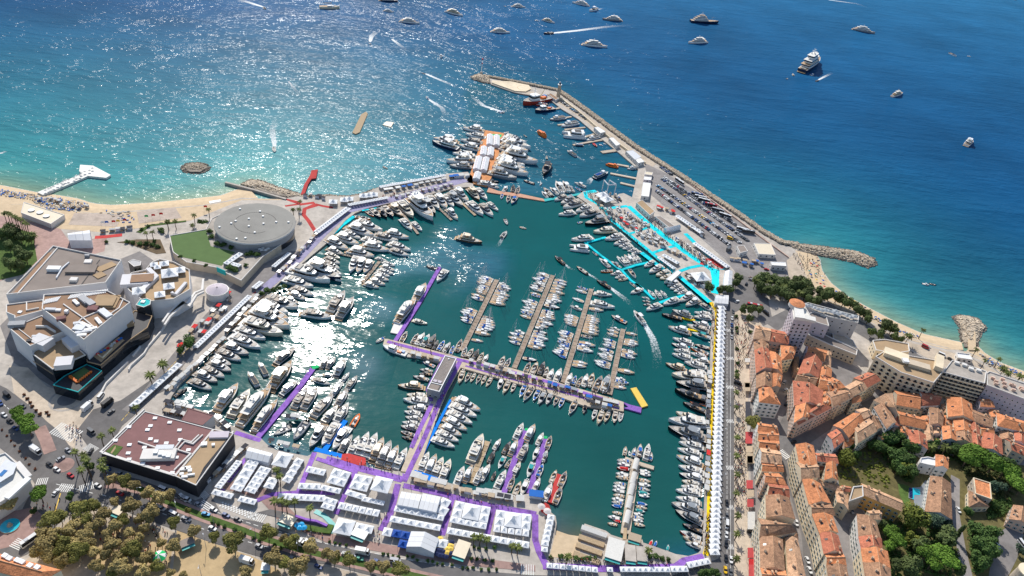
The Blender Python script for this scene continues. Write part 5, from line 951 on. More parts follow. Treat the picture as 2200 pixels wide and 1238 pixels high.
def marquee(f,q,label,eave=3.2,ridge=1.6,k='tent',along=0,segs=4,wallk='tent_wall',cat='marquee'):
    """gable marquee; ridge parallel to side p0-p1 (along=0) or p1-p2 (along=1)"""
    p=GP(q,QZ+eave,f)
    if along:p=p[1:]+p[:1]
    c=sum(p,Vector())/4;r=thing('marquee',label,cat,(c.x,c.y,QZ));o=Vector((c.x,c.y,QZ));p=[x-o for x in p]
    m0,m1=(p[0]+p[3])/2+Vector((0,0,ridge)),(p[1]+p[2])/2+Vector((0,0,ridge))
    for s,(a,bb)in enumerate(((p[0],p[1]),(p[3],p[2]))):
        for i in range(segs):
            b=MB();t0,t1=i/segs,(i+.97)/segs
            b.add([a.lerp(bb,t0),a.lerp(bb,t1),m0.lerp(m1,t1),m0.lerp(m1,t0)],[(0,1,2,3)],k);b.build('roof_panel',r)
    b=MB()
    for a,c2,m in((p[0],p[3],m0),(p[1],p[2],m1)):b.add([a,c2,m,Vector((c2.x,c2.y,0)),Vector((a.x,a.y,0))],[(0,1,2),(0,1,3,4)],wallk)
    for a,c2 in((p[0],p[1]),(p[3],p[2])):b.add([a,c2,Vector((c2.x,c2.y,0)),Vector((a.x,a.y,0))],[(0,1,2,3)],wallk)
    b.build('wall',r);return r
T=tgrid
T('a7',[(750,705),(815,725),(590,1000),(525,985)],1,10,'far left of the tent village')
q=[(880,690),(995,715),(800,1035),(685,1000)];T('a7',q,2,2,'at the top of the second left block',v1=.32);T('a7',q,1,2,'in the middle of the second left block',v0=.32,v1=.8,sz='wide ');T('a7',q,2,1,'at the foot of the second left block',v0=.8)
T('a7',[(1000,765),(1110,795),(935,1055),(830,1020)],2,5,'third left block')
marquee('a7',[(880,575),(1125,640),(1080,735),(840,680)],'pale marquee above the left pagoda blocks',3.5,1.4)
T('a7',[(1190,620),(1350,650),(1250,790),(1100,750)],1,1,'with one peak beside the pale marquee',sz='big ',eave=3.4);T('a7',[(1370,680),(1440,705),(1300,950),(1215,915)],1,4,'right of the big one peaked tent')
T('a7',[(1090,880),(1180,900),(1130,1010),(1020,980)],1,2,'below the tall palm of the tent village')
T('a7',[(515,1000),(725,1050),(700,1110),(500,1055)],3,1,'at the lower left corner');T('a7',[(790,1068),(960,1110),(940,1170),(765,1130)],3,1,'by the chequered crossing')
T('a7',[(1185,1045),(1650,1065),(1660,1135),(1170,1110)],7,1,'above the sunken ramp');T('a7',[(1650,1075),(1795,1115),(1735,1230),(1625,1195)],2,2,'right end above the ramp')
T('a7',[(1390,940),(1620,950),(1600,1010),(1380,1000)],3,1,'curved row, left half');T('a7',[(1625,955),(1835,1000),(1800,1055),(1605,1012)],3,1,'curved row, right half')
T('a7',[(1490,765),(1670,810),(1650,865),(1450,830)],3,1,'at the head of the middle block')
T('b7',[(80,120),(265,170),(185,320),(10,270)],2,2,'big block beside the red stand')
T('b7',[(305,185),(490,215),(415,370),(240,325)],2,2,'block left of the tall tent');T('b7',[(515,200),(695,240),(640,390),(455,345)],1,1,'tall and square with a single peak',sz='big ',eave=6.5)
T('b7',[(220,340),(420,400),(395,455),(195,395)],2,1,'below the block, left pair');T('b7',[(385,415),(615,465),(590,510),(365,460)],4,1,'small ones under the tall tent')
T('b7',[(145,475),(565,560),(540,625),(110,535)],6,1,'above the white van yard')
T('b7',[(120,635),(310,665),(255,830),(70,785)],1,1,'at the pink pavement, left corner',sz='big ',eave=3.4);T('b7',[(315,680),(505,725),(465,800),(285,765)],2,1,'right of the big corner tent')
marquee('b7',[(780,365),(990,400),(950,540),(735,500)],'left half of the double white marquee',4.2,.5,segs=4);marquee('b7',[(1000,385),(1185,420),(1140,580),(955,540)],'right half of the double white marquee',4.6,.5,segs=4)
T('b7',[(1190,430),(1290,445),(1235,640),(1150,570)],1,2,'right of the double marquee');T('b7',[(720,510),(1230,610),(1205,670),(695,565)],7,1,'below the double marquee');T('b7',[(675,612),(1190,712),(1175,770),(650,675)],6,1,'second below the double marquee')
T('b7',[(600,730),(692,748),(670,835),(575,815)],1,1,'left of the blue tents');T('b7',[(697,750),(875,785),(855,860),(672,830)],2,1,'by the gabled marquee',k='tent_blue',col='blue');T('b7',[(765,855),(855,872),(825,955),(735,935)],1,1,'under the other two blue ones',k='tent_blue',col='blue')
marquee('b7',[(875,778),(1020,778),(975,955),(825,950)],'unused',4)if 0 else None
marquee('b7',[(880,775),(1165,850),(1115,1000),(830,935)],'big white gabled marquee beside the blue tents',4.2,2.6,along=1,segs=3)
T('b7',[(1165,845),(1262,865),(1240,955),(1145,935)],1,1,'right of the gabled marquee')
for f,q,wh in(('b7',[(1340,462),(1702,528),(1650,760),(1272,682)],'left big block'),('b8',[(80,555),(442,605),(415,830),(40,775)],'right big block')):
    T(f,q,1,2,f'on the left side of the {wh}',u1=.27,v1=.70);T(f,q,1,1,f'in the centre of the {wh}',u0=.27,u1=.74,v1=.70,sz='huge ',eave=3.2);T(f,q,1,2,f'on the right side of the {wh}',u0=.74,v1=.70);T(f,q,5,1,f'along the front of the {wh}',v0=.70)
T('',[(962,1132),(1138,1164),(1136,1179),(959,1147)],11,1,'under the two big blocks')
T('b8',[(610,598),(682,612),(615,930),(535,920)],1,6,'beside the slipway');T('b8',[(545,930),(615,940),(605,990),(535,980)],1,1,'at the foot of the slipway row')
T('b8',[(600,1100),(1130,1148),(1125,1200),(588,1150)],8,1,'at the bottom, left part');T('b8',[(1220,1143),(1282,1148),(1280,1195),(1215,1190)],1,1,'alone between the bottom rows');T('b8',[(1360,1140),(1870,1142),(1870,1195),(1350,1192)],9,1,'at the bottom, right part');T('c4',[(200,1130),(370,1128),(375,1195),(200,1197)],3,1,'left of the bottom right corner');T('c4',[(360,1092),(590,1048),(612,1108),(380,1158)],4,1,'at the bottom right corner')
qa=[((1545.5,657),(1556.5,657)),((1539.6,800),(1552.3,800)),((1531.3,1092),(1544.5,1092)),((1526,1192),(1543.5,1192))];k=0
for(A,B_),n in zip(zip(qa[:-1],qa[1:]),(15,29,9)):
    pa=[G(*x,QZ+2.6)for x in(A[0],A[1],B_[0],B_[1])]
    for i in range(n):
        t=(i+.5)/n;a,c=pa[0].lerp(pa[2],t),pa[1].lerp(pa[3],t);e=c-a;d=(pa[2]-pa[0]).length/n;k+=1
        tent1((a+c)/2,math.atan2(e.y,e.x),5.6,d*.99,f'white pagoda tent, {od(k)} from the top in the row behind the yellow carpet','tents behind the yellow carpet')
marquee('c2',[(750,255),(885,260),(880,350),(745,335)],'white gate marquee at the top of the yellow carpet',4,.7);marquee('c2',[(850,10),(925,15),(915,185),(825,180)],'tall white marquee beside the cyan carpet gate',5,1.4,along=1)
def trow(f,a,c,n,w,where,eave=2.6,off=0):
    A,B_=G(*a,QZ+eave,f),G(*c,QZ+eave,f);e=B_-A;an=math.atan2(e.y,e.x);d=e.length/n
    for i in range(n):tent1(A.lerp(B_,(i+.5)/n),an,d*.99,w,f'white pagoda tent, {od(i + 1)} from the left, {where}',f'tents {where}',eave=eave)
trow('',(283,874),(386,781),13,4.2,'inner end of the left jetty');trow('',(419,746),(537,635),26,3.8,'middle of the left jetty');trow('',(545,619),(562,605),5,4,'by the red carpet gap of the left jetty');trow('',(587,573),(622,543),10,3.4,'by the round glass roof side of the jetty')
trow('',(679,499),(749,446),16,5,'bend of the left jetty');trow('',(748,440),(834,424),14,4,'start of the upper jetty');trow('',(815.5,401.5),(957,376),26,4.2,'sea edge of the upper jetty')
for i,(x,y)in enumerate([(75,350),(190,330),(240,320),(385,288),(440,283),(490,275)]):tent1(G(x,y,QZ+3,'b1'),R_(12),7,7,f'white pagoda tent standing free, {od(i + 1)} from the left above the jetty bend','free standing tents above the jetty bend',eave=3)
q=[(1000,255),(1010,320),(1270,345),(1160,235)]
T('b2',[(1090,270),(1190,245),(1275,330),(1190,365)],1,2,'twin peaked by the boat lift',sz='big ',eave=4)
trow('c1',(350,585),(610,765),11,5,'along the car park, upper row');trow('c1',(530,865),(880,1115),15,5,'along the car park, lower row');trow('c1',(210,985),(370,1075),5,4,'inside the cyan area, first');trow('c1',(165,1010),(330,1130),7,3.5,'inside the cyan area, second')
marquee('c1',[(220,715),(370,685),(395,705),(250,745)],'arched white tent beside the cyan carpet',3,1.6);T('c2',[(530,30),(650,15),(690,110),(510,120)],1,1,'with one peak near the lower cyan carpet',sz='big ',eave=4)
for i,(x,y,w)in enumerate([(1735,985,10.5),(1840,955,7),(1728,1120,7),(1635,1205,6.5),(1420,1165,8),(1575,900,5),(1610,925,4.5),(1680,890,6)]):tent1(G(x,y,QZ+16.2,'a1'),R_(28),w,w,f'white pagoda tent on the terraces of the white palace, {od(i + 1)} of the scattered ones','tents on the palace terraces',eave=16.4)
trow('a2',(640,890),(800,780),5,4,'on the lawn edge by the round hall',eave=8.6);trow('a2',(700,885),(790,910),3,4,'below the lawn edge row',eave=8.6)
marquee('a1',[(690,580),(705,650),(935,650),(920,545)],'white beach marquee with curved roof beside the red carpet',7,1.8,along=1,segs=3)
for i,(a,c)in enumerate([((355,750),(350,850)),((300,865),(290,945)),((255,960),(225,1085)),((210,1105),(190,1170))]):
    A,B_=G(*a,QZ+3,'c8'),G(*c,QZ+3,'c8');e=B_-A;an=math.atan2(e.y,e.x);L=e.length*.95;cc=(A+B_)/2
    r=thing('marquee',f'glazed white marquee, {od(i + 1)} from the tip of the orange pier','marquee',(cc.x,cc.y,QZ),an,'marquees on the orange pier')
    for s in((-1,1)if i<3 else(0,)):
        b=MB();b.prism([(-L/2,s*3.6-3.2),(L/2,s*3.6-3.2),(L/2,s*3.6+3.2),(-L/2,s*3.6+3.2)],0,3,'tent_wall');b.build('wall',r)
        b=MB();y=s*3.6;b.add([(-L/2,y-3.3,3),(L/2,y-3.3,3),(L/2,y,4.5),(-L/2,y,4.5),(L/2,y+3.3,3),(-L/2,y+3.3,3)],[(0,1,2,3),(3,2,4,5)],'tent');b.build('roof',r)
        for j in range(max(2,int(L/4))):
            b=MB();x=-L/2+2+j*4;b.add([(x,y-2.2,3.56),(x+2.6,y-2.2,3.56),(x+2.6,y-.5,4.33),(x,y-.5,4.33)],[(0,1,2,3)],'lilac_wall');b.build('roof_window',r)
print('tents',NT)
# ===== BUILDINGS
WM={};HS=[1.0]
def win_mesh(w,h,style=0):
    key=(round(w,1),round(h,1),style)
    if key in WM:return WM[key]
    b=MB();b.box(0,0,0,w,.12,h,'white' if style!=1 else 'light_steel');b.box(0,.07,.1,w-.2,.06,h-.2,'dark_glass')
    if style==2:
        for s in(1,-1):b.box(s*(w/2+w*.24),.04,0,w*.42,.08,h,'shutter')
    if style==3:b.box(0,.5,-.1,w*1.5,1.0,.12,'concrete');b.box(0,.98,0,w*1.5,.06,.9,'dark')
    me=b.mesh('window');WM[key]=me;return me
mk('shutter',(0.20,0.30,0.30),.8,.2,1,obj=True)
def outward(p):
    a=sum(p[i].x*p[(i+1)%len(p)].y-p[(i+1)%len(p)].x*p[i].y for i in range(len(p)));return p if a>0 else p[::-1]
def add_windows(r,o,p,z0,h,style=0,ww=1.1,wh=1.6,dx=3.0,dz=3.1,cap=110,seen=True,base=1.2):
    """rows of windows on the walls that can be seen from the air; p outline counter-clockwise in world, r at o"""
    n=0
    for i in range(len(p)):
        a,c=p[i],p[(i+1)%len(p)];d=c-a;L=d.length
        if L<3:continue
        d.normalize();nn=Vector((d.y,-d.x,0));m=(a+c)/2
        if seen and nn.dot(Vector((-m.x,-m.y,0)).normalized())<.05:continue
        cols=max(1,int((L-.8)/dx));rows=max(1,int((h-.6)/dz));me=win_mesh(ww,wh,style);an=math.atan2(nn.y,nn.x)-math.pi/2
        for j in range(rows):
            for k in range(cols):
                if n>=cap:return n
                q=a+d*(L*(k+.5)/cols)+nn*.02;link('window',me,r,(q.x-o.x,q.y-o.y,z0-o.z+base+j*dz),an);n+=1
    return n
def flat(name,label,f,pts,h,wall,roof,cat='building',z0=None,style=0,par=.7,win=True,ww=1.2,wh=1.5,dx=3.4,dz=3.3,cap=90,parapet='white_wall',wallcol=None,base=1.2):
    h*=HS[0];z0=QZ if z0 is None else z0;p=outward([Vector((q.x,q.y,0))for q in GP(pts,z0+h,f)]);c=sum(p,Vector())/len(p);o=Vector((c.x,c.y,z0));r=thing(name,label,cat,o)
    q=[(v.x-c.x,v.y-c.y)for v in p];b=MB();n=len(q);b.add([(x,y,0)for x,y in q]+[(x,y,h)for x,y in q],[(i,(i+1)%n,n+(i+1)%n,n+i)for i in range(n)],wall);b.build('wall',r)
    b=MB();poly(b,[(x,y,h-.02)for x,y in q],roof);m=b.mesh('roof');fixn(m);link('roof',m,r)
    if m.polygons[0].normal.z<0:m.flip_normals()
    if par:
        b=MB();inn=[]
        for i in range(n):
            a,bb,cc=Vector(q[i-1]),Vector(q[i]),Vector(q[(i+1)%n]);d1=(bb-a).normalized();d2=(cc-bb).normalized();n1=Vector((-d1.y,d1.x));n2=Vector((-d2.y,d2.x));mm=(n1+n2);mm=mm/max(.35,mm.length_squared/2)if mm.length>.1 else n1;inn.append(bb+mm*.45)
        b.add([(x,y,h-.05)for x,y in q]+[(x,y,h+par)for x,y in q]+[(v.x,v.y,h+par)for v in inn]+[(v.x,v.y,h-.05)for v in inn],
              [(i,(i+1)%n,n+(i+1)%n,n+i)for i in range(n)]+[(n+i,n+(i+1)%n,2*n+(i+1)%n,2*n+i)for i in range(n)]+[(2*n+i,2*n+(i+1)%n,3*n+(i+1)%n,3*n+i)for i in range(n)],parapet);b.build('parapet',r)
    if win:add_windows(r,o,p,z0,h,style,ww,wh,dx,dz,cap,base=base)
    r['_h']=h;return r
def rel(r,f,x,y,z):
    """survey point at height z above the ground, in the frame of thing r"""
    p=G(x,y,QZ+z*HS[0],f);return p-r.location
def rbox(r,f,x,y,z,sx,sy,sz,k,rot=0,name='roof_unit',cap=None):
    p=rel(r,f,x,y,z);b=MB();c,s=math.cos(R_(rot)),math.sin(R_(rot));b.box(p.x,p.y,p.z,sx,sy,sz,k,R_(rot));return b.build(name,r)
def rline(r,f,pts,z,w,h,k,name='roof_kerb'):
    z*=HS[0]
    p=strip(pts,w,QZ+z,f);b=MB();b.prism([(q.x-r.location.x,q.y-r.location.y)for q in p],QZ+z-r.location.z,QZ+z+h-r.location.z,k);m=b.mesh(name);fixn(m);return link(name,m,r)
def house(label,f,q,h,roof='tile_orange',wall='cream_wall',rise=.24,hip=0,along=None,ch=2,group=None,style=2,name='house',z0=None,sky=1,ww=1.0,dx=2.9,cap=60,base=1.2):
    """tiled house: q = four eaves corners in the picture at height h"""
    z0=QZ if z0 is None else z0;p=outward([Vector((v.x,v.y,0))for v in GP(q,z0+h,f)]);c=sum(p,Vector())/4;o=Vector((c.x,c.y,z0));r=thing(name,label,'house',o,0,group)
    l01=(p[1]-p[0]).length+(p[2]-p[3]).length;l12=(p[2]-p[1]).length+(p[3]-p[0]).length
    if(l01<l12)if along is None else along:p=p[1:]+p[:1];l01,l12=l12,l01
    v=[(x-c)*(1.13 if group and('quarter' in group or 'street' in group or 'wedge' in group)else 1.05)for x in p];H=l12/4*rise*2;e=.35
    m0=(v[0]+v[3])/2;m1=(v[1]+v[2])/2
    if hip:d=(m1-m0)*hip;m0,m1=m0+d,m1-d
    m0=m0+Vector((0,0,h+H));m1=m1+Vector((0,0,h+H));b=MB();n=4
    b.add([(x.x,x.y,0)for x in v]+[(x.x,x.y,h)for x in v],[(i,(i+1)%4,4+(i+1)%4,4+i)for i in range(4)],wall)
    if not hip:b.add([v[0]+Vector((0,0,h)),v[3]+Vector((0,0,h)),m0-Vector((0,0,.12)),v[1]+Vector((0,0,h)),v[2]+Vector((0,0,h)),m1-Vector((0,0,.12))],[(0,2,1),(3,4,5)],wall)
    b.build('wall',r)
    def ev(x):y=x*1.0;d=x.normalized()*e;return Vector((x.x+d.x,x.y+d.y,h-.05))
    E=[ev(x)for x in v]
    RS=[];faces=[(E[0],E[1],m1,m0),(E[2],E[3],m0,m1)]+([(E[1],E[2],m1),(E[3],E[0],m0)]if hip else[])
    for fc in faces:
        b=MB();k=len(fc);dn=[x-Vector((0,0,.18))for x in fc];b.add(list(fc)+dn,[tuple(range(k)),tuple(range(2*k-1,k-1,-1))]+[(i,k+i,k+(i+1)%k,(i+1)%k)for i in range(k)],roof);RS.append(b.build('roof_slope',r))
    b=MB();b.tube(m0+Vector((0,0,.05)),m1+Vector((0,0,.05)),.16,.16,'tile_pale',5);b.build('ridge_cap',RS[0])
    rr=random.Random(hash(label)%9999 if False else sum(map(ord,label)))
    for i in range(ch):
        s=rr.choice((0,1));t,u=rr.uniform(.12,.88),rr.uniform(.25,.85);a,bb=(v[0].lerp(v[1],t),m0.lerp(m1,t))if s==0 else(v[3].lerp(v[2],t),m0.lerp(m1,t));a=Vector((a.x,a.y,h));w=a.lerp(bb,u)
        g=MB();g.box(w.x,w.y,w.z-.4,.75,1.25,1.9,rr.choice(['cream_wall','stone_wall','beige_wall']),rr.uniform(0,3));g.box(w.x,w.y,w.z+1.5,.9,1.4,.14,'tile_pale');g.build('chimney',RS[s])
    for i in range(sky if l01*l12>300 else 0):
        t,u=rr.uniform(.2,.8),rr.uniform(.3,.6);k=rr.choice((0,1));ed=(v[0],v[1])if k==0 else(v[3],v[2]);a=ed[0].lerp(ed[1],t);a=Vector((a.x,a.y,h));w=a.lerp(m0.lerp(m1,t),u);d=(ed[1]-ed[0]).normalized();up=(m0.lerp(m1,t)-a).normalized();nn=d.cross(up);nn=nn if nn.z>0 else-nn;w=w+nn*.12
        g=MB();g.add([w-d*.6-up*.8,w+d*.6-up*.8,w+d*.6+up*.8,w-d*.6+up*.8],[(0,1,2,3)],'dark_glass');g.build('skylight',RS[k])
    add_windows(r,o,[x+c for x in v],z0,h,style,ww,1.5,dx,3.0,cap,base=base);return r
HS[0]=1.15
r=flat('exhibition_hall','largest flat grey roofed hall of the white palace','a1',[(545,715),(1245,860),(1085,1090),(65,1215)],17,'palais_wall','grey_roof',win=False,par=1.0)
rline(r,'a1',[(590,735),(180,1205)],17.0,.6,.8,'white_wall');b=MB();pp=[rel(r,'a1',x,y,17.05)for x,y in((490,775),(550,775),(190,1200),(120,1205))];poly(b,pp,'brown_roof');b.build('terracotta_strip',r)
rbox(r,'a1',558,955,17,8,4,2.2,'white',12);rbox(r,'a1',905,880,17,4.5,4,1.6,'white_wall',15);rbox(r,'a1',760,1065,17,4.5,3.5,1.8,'white_wall',10);rbox(r,'a1',840,955,17,18,9,1.6,'grey_roof',14,'raised_roof');rbox(r,'a1',1085,925,17,6,12,.5,'tan_roof',-30,'skylight_panel');rbox(r,'a1',1020,1010,17,6,6,.5,'tan_roof',-30,'skylight_panel')
rline(r,'a1',[(710,885),(640,945),(580,1045)],17,.8,1.2,'light_steel','air_duct');rline(r,'a1',[(1020,850),(940,960),(830,1110)],17,.5,.3,'dark','roof_joint');rbox(r,'a1',895,820,17,3,1.6,1.8,'steel',12)
r=flat('palace_block','brown roofed left end block of the white palace','a3',[(65,265),(445,215),(460,320),(150,405),(150,380),(65,345)],14,'palais_wall','brown_roof',win=False)
rbox(r,'a3',205,340,14,2.2,2.2,.6,'white');rline(r,'a3',[(275,240),(275,325),(400,300)],14,.6,.9,'white_wall')
r=flat('palace_block','tallest brown roofed block of the white palace with white walls','a3',[(430,310),(450,165),(1100,125),(1335,245),(860,630)],21,'palais_wall','brown_roof',win=False,par=.9)
for pts in([(650,260),(850,400),(970,500)],[(850,400),(1040,320),(960,240),(850,190)],[(760,480),(850,400)],[(1040,320),(1130,360),(1220,300),(1260,215)]):rline(r,'a3',pts,21,.6,.7,'white_wall')
for i in range(2):rbox(r,'a3',1090,235,21+i*.9,14-i*4,13-i*4,.9,'tan_roof',12,'roof_lantern')
for x,y,sx,sy,sz,k,ro in((520,320,6,2,1.5,'light_steel',10),(600,325,3,2,1.2,'white',10),(685,345,2,2,2,'white',0),(630,415,5,3,1.8,'maroon_roof',30),(780,245,6,2,1.2,'white',-35),(870,225,9,4,2.0,'steel',-32),(930,260,6,4,2.2,'steel',-32),(955,310,6,5,1.8,'maroon_roof',10),(1080,360,10,4,1.6,'light_steel',-32),(1010,435,7,2,1.2,'white',-40),(815,510,6,5,1.6,'light_steel',0),(880,480,8,2,1.4,'white',-20),(860,545,9,2,1.2,'light_steel',30),(930,520,7,2,1.3,'white',35),(840,580,5,2,1.2,'white',20),(790,455,4,2,1,'light_steel',30)):rbox(r,'a3',x,y,21,sx,sy,sz,k,ro)
for i in range(22):
    t=i/21;rbox(r,'a3',lerp(715,1090,t),lerp(185,125,t),21,.5,4.2,.5,'white',4,'louvre')
for i in range(9):rbox(r,'a3',lerp(455,600,i/8),lerp(235,205,i/8),21,.5,5,.5,'white',4,'louvre')
r=flat('palace_block','lower left brown roofed cube of the white palace','a3',[(100,510),(430,375),(655,540),(310,690)],15,'palais_wall','brown_roof',win=False,par=.6)
rline(r,'a3',[(190,510),(365,645)],15,.4,.5,'white_wall');rline(r,'a3',[(370,495),(480,495),(570,550)],15,.8,1.5,'white_wall');rbox(r,'a3',300,635,15,2.6,2.2,1.0,'dark',20);rbox(r,'a3',350,585,15,2.4,1.6,.5,'light_steel',10);rbox(r,'a3',180,475,15,9,4,2.2,'steel',18)
r=flat('palace_block','tan terrace block with dark glazed corner on the palace forecourt','a3',[(330,770),(440,640),(640,570),(880,780),(540,930)],11,'dark_glass','tan_roof',win=False,par=.8)
rbox(r,'a3',440,680,11,11,8,5,'palais_wall',-15,'stair_block');rbox(r,'a3',735,690,11,12,5,4,'palais_wall',-35,'stair_block');rbox(r,'a3',665,880,11,9,8,3.5,'palais_wall',20,'stair_block')
for i in range(14):rbox(r,'a3',lerp(345,530,i/13),lerp(845,965,i/13),9.2,.25,2.2,.25,'tan_roof',55,'louvre')
r=flat('glass_terrace','teal edged glass terrace with orange chairs below the palace','a3',[(540,1085),(800,1160),(1045,940),(890,870),(660,990)],6,'dark_glass','dark',win=False,par=.4,parapet='teal')
b=MB();pp=[rel(r,'a3',x,y,6.05)for x,y in((720,990),(800,1055),(930,950),(860,900))];poly(b,pp,'turf');b.build('terrace_lawn',r)
for i in range(14):
    x,y=(lerp(720,790,i/6),lerp(1000,1055,i/6))if i<7 else(lerp(805,930,(i-7)/6),lerp(1050,955,(i-7)/6));rbox(r,'a3',x,y,6.1,1.3,1.3,.8,'gel_orange',20,'terrace_chair')
r=flat('palace_block','long dark glazed wing of the palace facing the harbour road','a3',[(890,850),(1030,885),(1330,625),(1510,500),(1560,380),(1380,320),(1180,540),(880,790)],8,'dark_glass','dark',win=False,par=.5,parapet='tan_roof')
b=MB();pp=[rel(r,'a3',x,y,8.3)for x,y in((955,790),(1035,850),(1275,625),(1215,590))];poly(b,pp,'tan_roof');b.build('timber_terrace',r);rline(r,'a3',[(1000,775),(1050,810),(1150,715)],8.3,.4,.9,'cream_wall');rbox(r,'a3',1280,480,8,10,5,2.5,'tan_roof',40,'roof_pavilion')
for a,c,n in(((1000,770),(1140,690),5),((1150,670),(1240,610),5)):
    for i in range(n):rbox(r,'a3',lerp(a[0],c[0],i/(n-1)),lerp(a[1],c[1],i/(n-1)),8.4,1.5,1.2,.7,rnd.choice(['canvas_white','canvas_red','canvas_blue']),30,'terrace_table')
r=flat('palace_block','stepped brown and white terraces of the palace, carrying pointed tents','a1',[(1250,1085),(1350,990),(1490,960),(1560,880),(1640,850),(1780,880),(1940,960),(1950,1160),(1780,1260),(1480,1290),(1330,1180)],12,'palais_wall','tan_roof',win=False,par=1.1)
rbox(r,'a1',1390,1080,12,17,12,3,'palais_wall',20,'raised_block');rbox(r,'a1',1455,1035,15,14,9,.1,'brown_roof',20,'raised_roof')
rline(r,'a1',[(1520,960),(1600,1040),(1400,1238)],12,3,2.4,'palais_wall','covered_walk');rline(r,'a1',[(1905,1100),(1800,1220),(1760,1200)],12,2,2.0,'palais_wall','covered_walk')
r=flat('glass_pavilion','eight sided green glass pavilion at the foot of the palace','a3',[(1390,265),(1430,210),(1500,195),(1545,215),(1540,260),(1470,290)],13,'dark_glass','teal',win=False,par=.3);rbox(r,'a3',1465,235,13,2.4,2.4,.8,'white')
r=flat('glass_pavilion','small grey glass pavilion by the beach side of the palace','a1',[(1310,870),(1360,845),(1445,865),(1440,905),(1370,920)],9,'dark_glass','steel',win=False,par=.2)
r=thing('zigzag_stair','white zigzag outside stairs of the palace wing','stairs',G(80,300,QZ,'a4'))
for pts in([(0,450),(60,365),(200,235),(250,265),(330,150),(405,120),(415,10)],[(20,480),(75,395),(215,265),(265,290),(345,175),(420,140)]):rline(r,'a4',pts,6.5,1.2,1.4,'white_wall','flight')
r=thing('ramp_wall','white curving ramp walls beside the palace drive','wall',G(1500,650,QZ,'a3'))
for pts in([(1320,940),(1340,900),(1480,770),(1520,700),(1640,560),(1690,490)],[(1430,680),(1460,610),(1520,560)],[(1030,1190),(1090,1080),(1310,860)],[(1360,800),(1440,700)]):rline(r,'a3',pts,0,.8,1.6,'white_wall','ramp_parapet')
r=thing('glass_dome','shallow round blue glass roof beside the left jetty','glass roof',G(555,105,QZ,'a4'));b=MB();p=rel(r,'a4',555,105,5);R0=(G(672,100,5,'a4')-G(440,100,5,'a4')).length/2
b.cyl(p.x,p.y,0,p.z,R0,R0,'white_wall',32,cap='gel_grey');b.build('drum',r)
for i in range(24):
    a,c=6.2832*i/24,6.2832*(i+.94)/24;b=MB();b.add([(p.x+R0*.96*math.cos(a),p.y+R0*.96*math.sin(a),p.z+.1),(p.x+R0*.96*math.cos(c),p.y+R0*.96*math.sin(c),p.z+.1),(p.x+.6*math.cos(c),p.y+.6*math.sin(c),p.z+1.9),(p.x+.6*math.cos(a),p.y+.6*math.sin(a),p.z+1.9)],[(0,1,2,3)],'pool_glass' if 'pool_glass' in M else 'lilac_wall');b.build('glass_panel',r)
HS[0]=1.0
r=flat('garden_terrace','raised terrace with retaining walls carrying the green lawn','a2',[(65,605),(440,540),(500,430),(620,370),(1300,600),(1205,700),(1030,815),(800,1065),(650,990),(540,930),(240,875),(110,780),(100,765)],6,'beige_wall','concrete',win=False,par=.5,parapet='white_wall',cat='terrace')
rbox(r,'a2',600,990,4.5,8,.5,4,'teal',-22,'glass_wall')
HZ=13.0;e4=[G(x,y,QZ+HZ,'a2')for x,y in((530,502),(1366,448),(970,266),(900,680))];cx,cy=(e4[0]+e4[1])/2,(e4[2]+e4[3])/2;cc=(cx+cy)/2;RR=(e4[0]-e4[1]).length/2
r=thing('round_hall','round hall with a wide flat grey disc roof','hall',(cc.x,cc.y,QZ));b=MB();b.cyl(0,0,HZ-1.2,HZ,RR,RR,'light_steel',72,cap='disc_roof');b.build('roof',r)
b=MB();b.cyl(0,0,HZ,HZ+.12,RR*.93,RR*.93,'disc_roof',72);b.build('inner_roof',r);b=MB();b.cyl(0,0,0,HZ-1.2,RR*.955,RR*.955,'steel',72);b.build('wall',r);b=MB();b.cyl(0,0,1,5.5,RR*.962,RR*.962,'dark_glass',72);b.build('window_band',r)
for i,(x,y)in enumerate([(880,435),(1025,410),(1030,485),(880,510),(745,457),(1160,468),(940,575),(995,360),(845,632),(1285,470),(790,335),(700,482),(580,520),(755,640)]):p=rel(r,'a2',x,y,HZ);b=MB();b.box(p.x,p.y,HZ+.1,1.3,1.3,.9,'white');b.build('roof_vent',r)
b=MB()
for a in range(20,320,6):
    for rad in(.52,):t=R_(a);b.box(RR*rad*math.cos(t),RR*rad*math.sin(t),HZ+.12,.5,2.0,.05,'dark',t)
o=b.build('ring_joint',r);o['kind']='stuff'
r=flat('harbour_hall','long low hall with maroon flat roof at the lower left of the basin','g',[(110,710),(690,150),(1600,390),(1085,1015)],8.5,'dark','maroon_roof',win=False,par=.35,parapet='white_wall')  # wall coloured dark for recessed glass and the shade under the overhang
rline(r,'g',[(685,150),(110,712),(1085,1017)],6.6,.8,1.9,'white_wall','fascia')
for x,y in((825,242),(1020,300),(480,360),(765,520),(840,550),(975,575),(485,597),(470,708),(1150,402),(685,632),(660,850),(860,905),(480,790),(1270,665),(1110,765),(1055,968),(300,540),(1160,530),(725,397),(765,345)):rbox(r,'g',x,y,8.5,2.2,1.8,.5,'white',12,'skylight')
for pts in([(600,560),(840,640)],[(1050,700),(1180,530),(1310,565),(1410,470)],[(1130,660),(1220,560),(1330,590),(1460,470)],[(1110,665),(1300,720),(1080,940)]):rline(r,'g',pts,8.5,.6,.9,'white_wall','air_duct')
rbox(r,'g',880,745,8.5,17,7,2.2,'white_wall',12,'plant_box');rbox(r,'g',960,660,8.5,9,3,2.4,'light_steel',12,'plant_box')
for x,y in((835,690),(900,710),(955,725),(1005,740)):rbox(r,'g',x,y,10.8,2.2,2.6,.8,'white',12,'roof_fan')
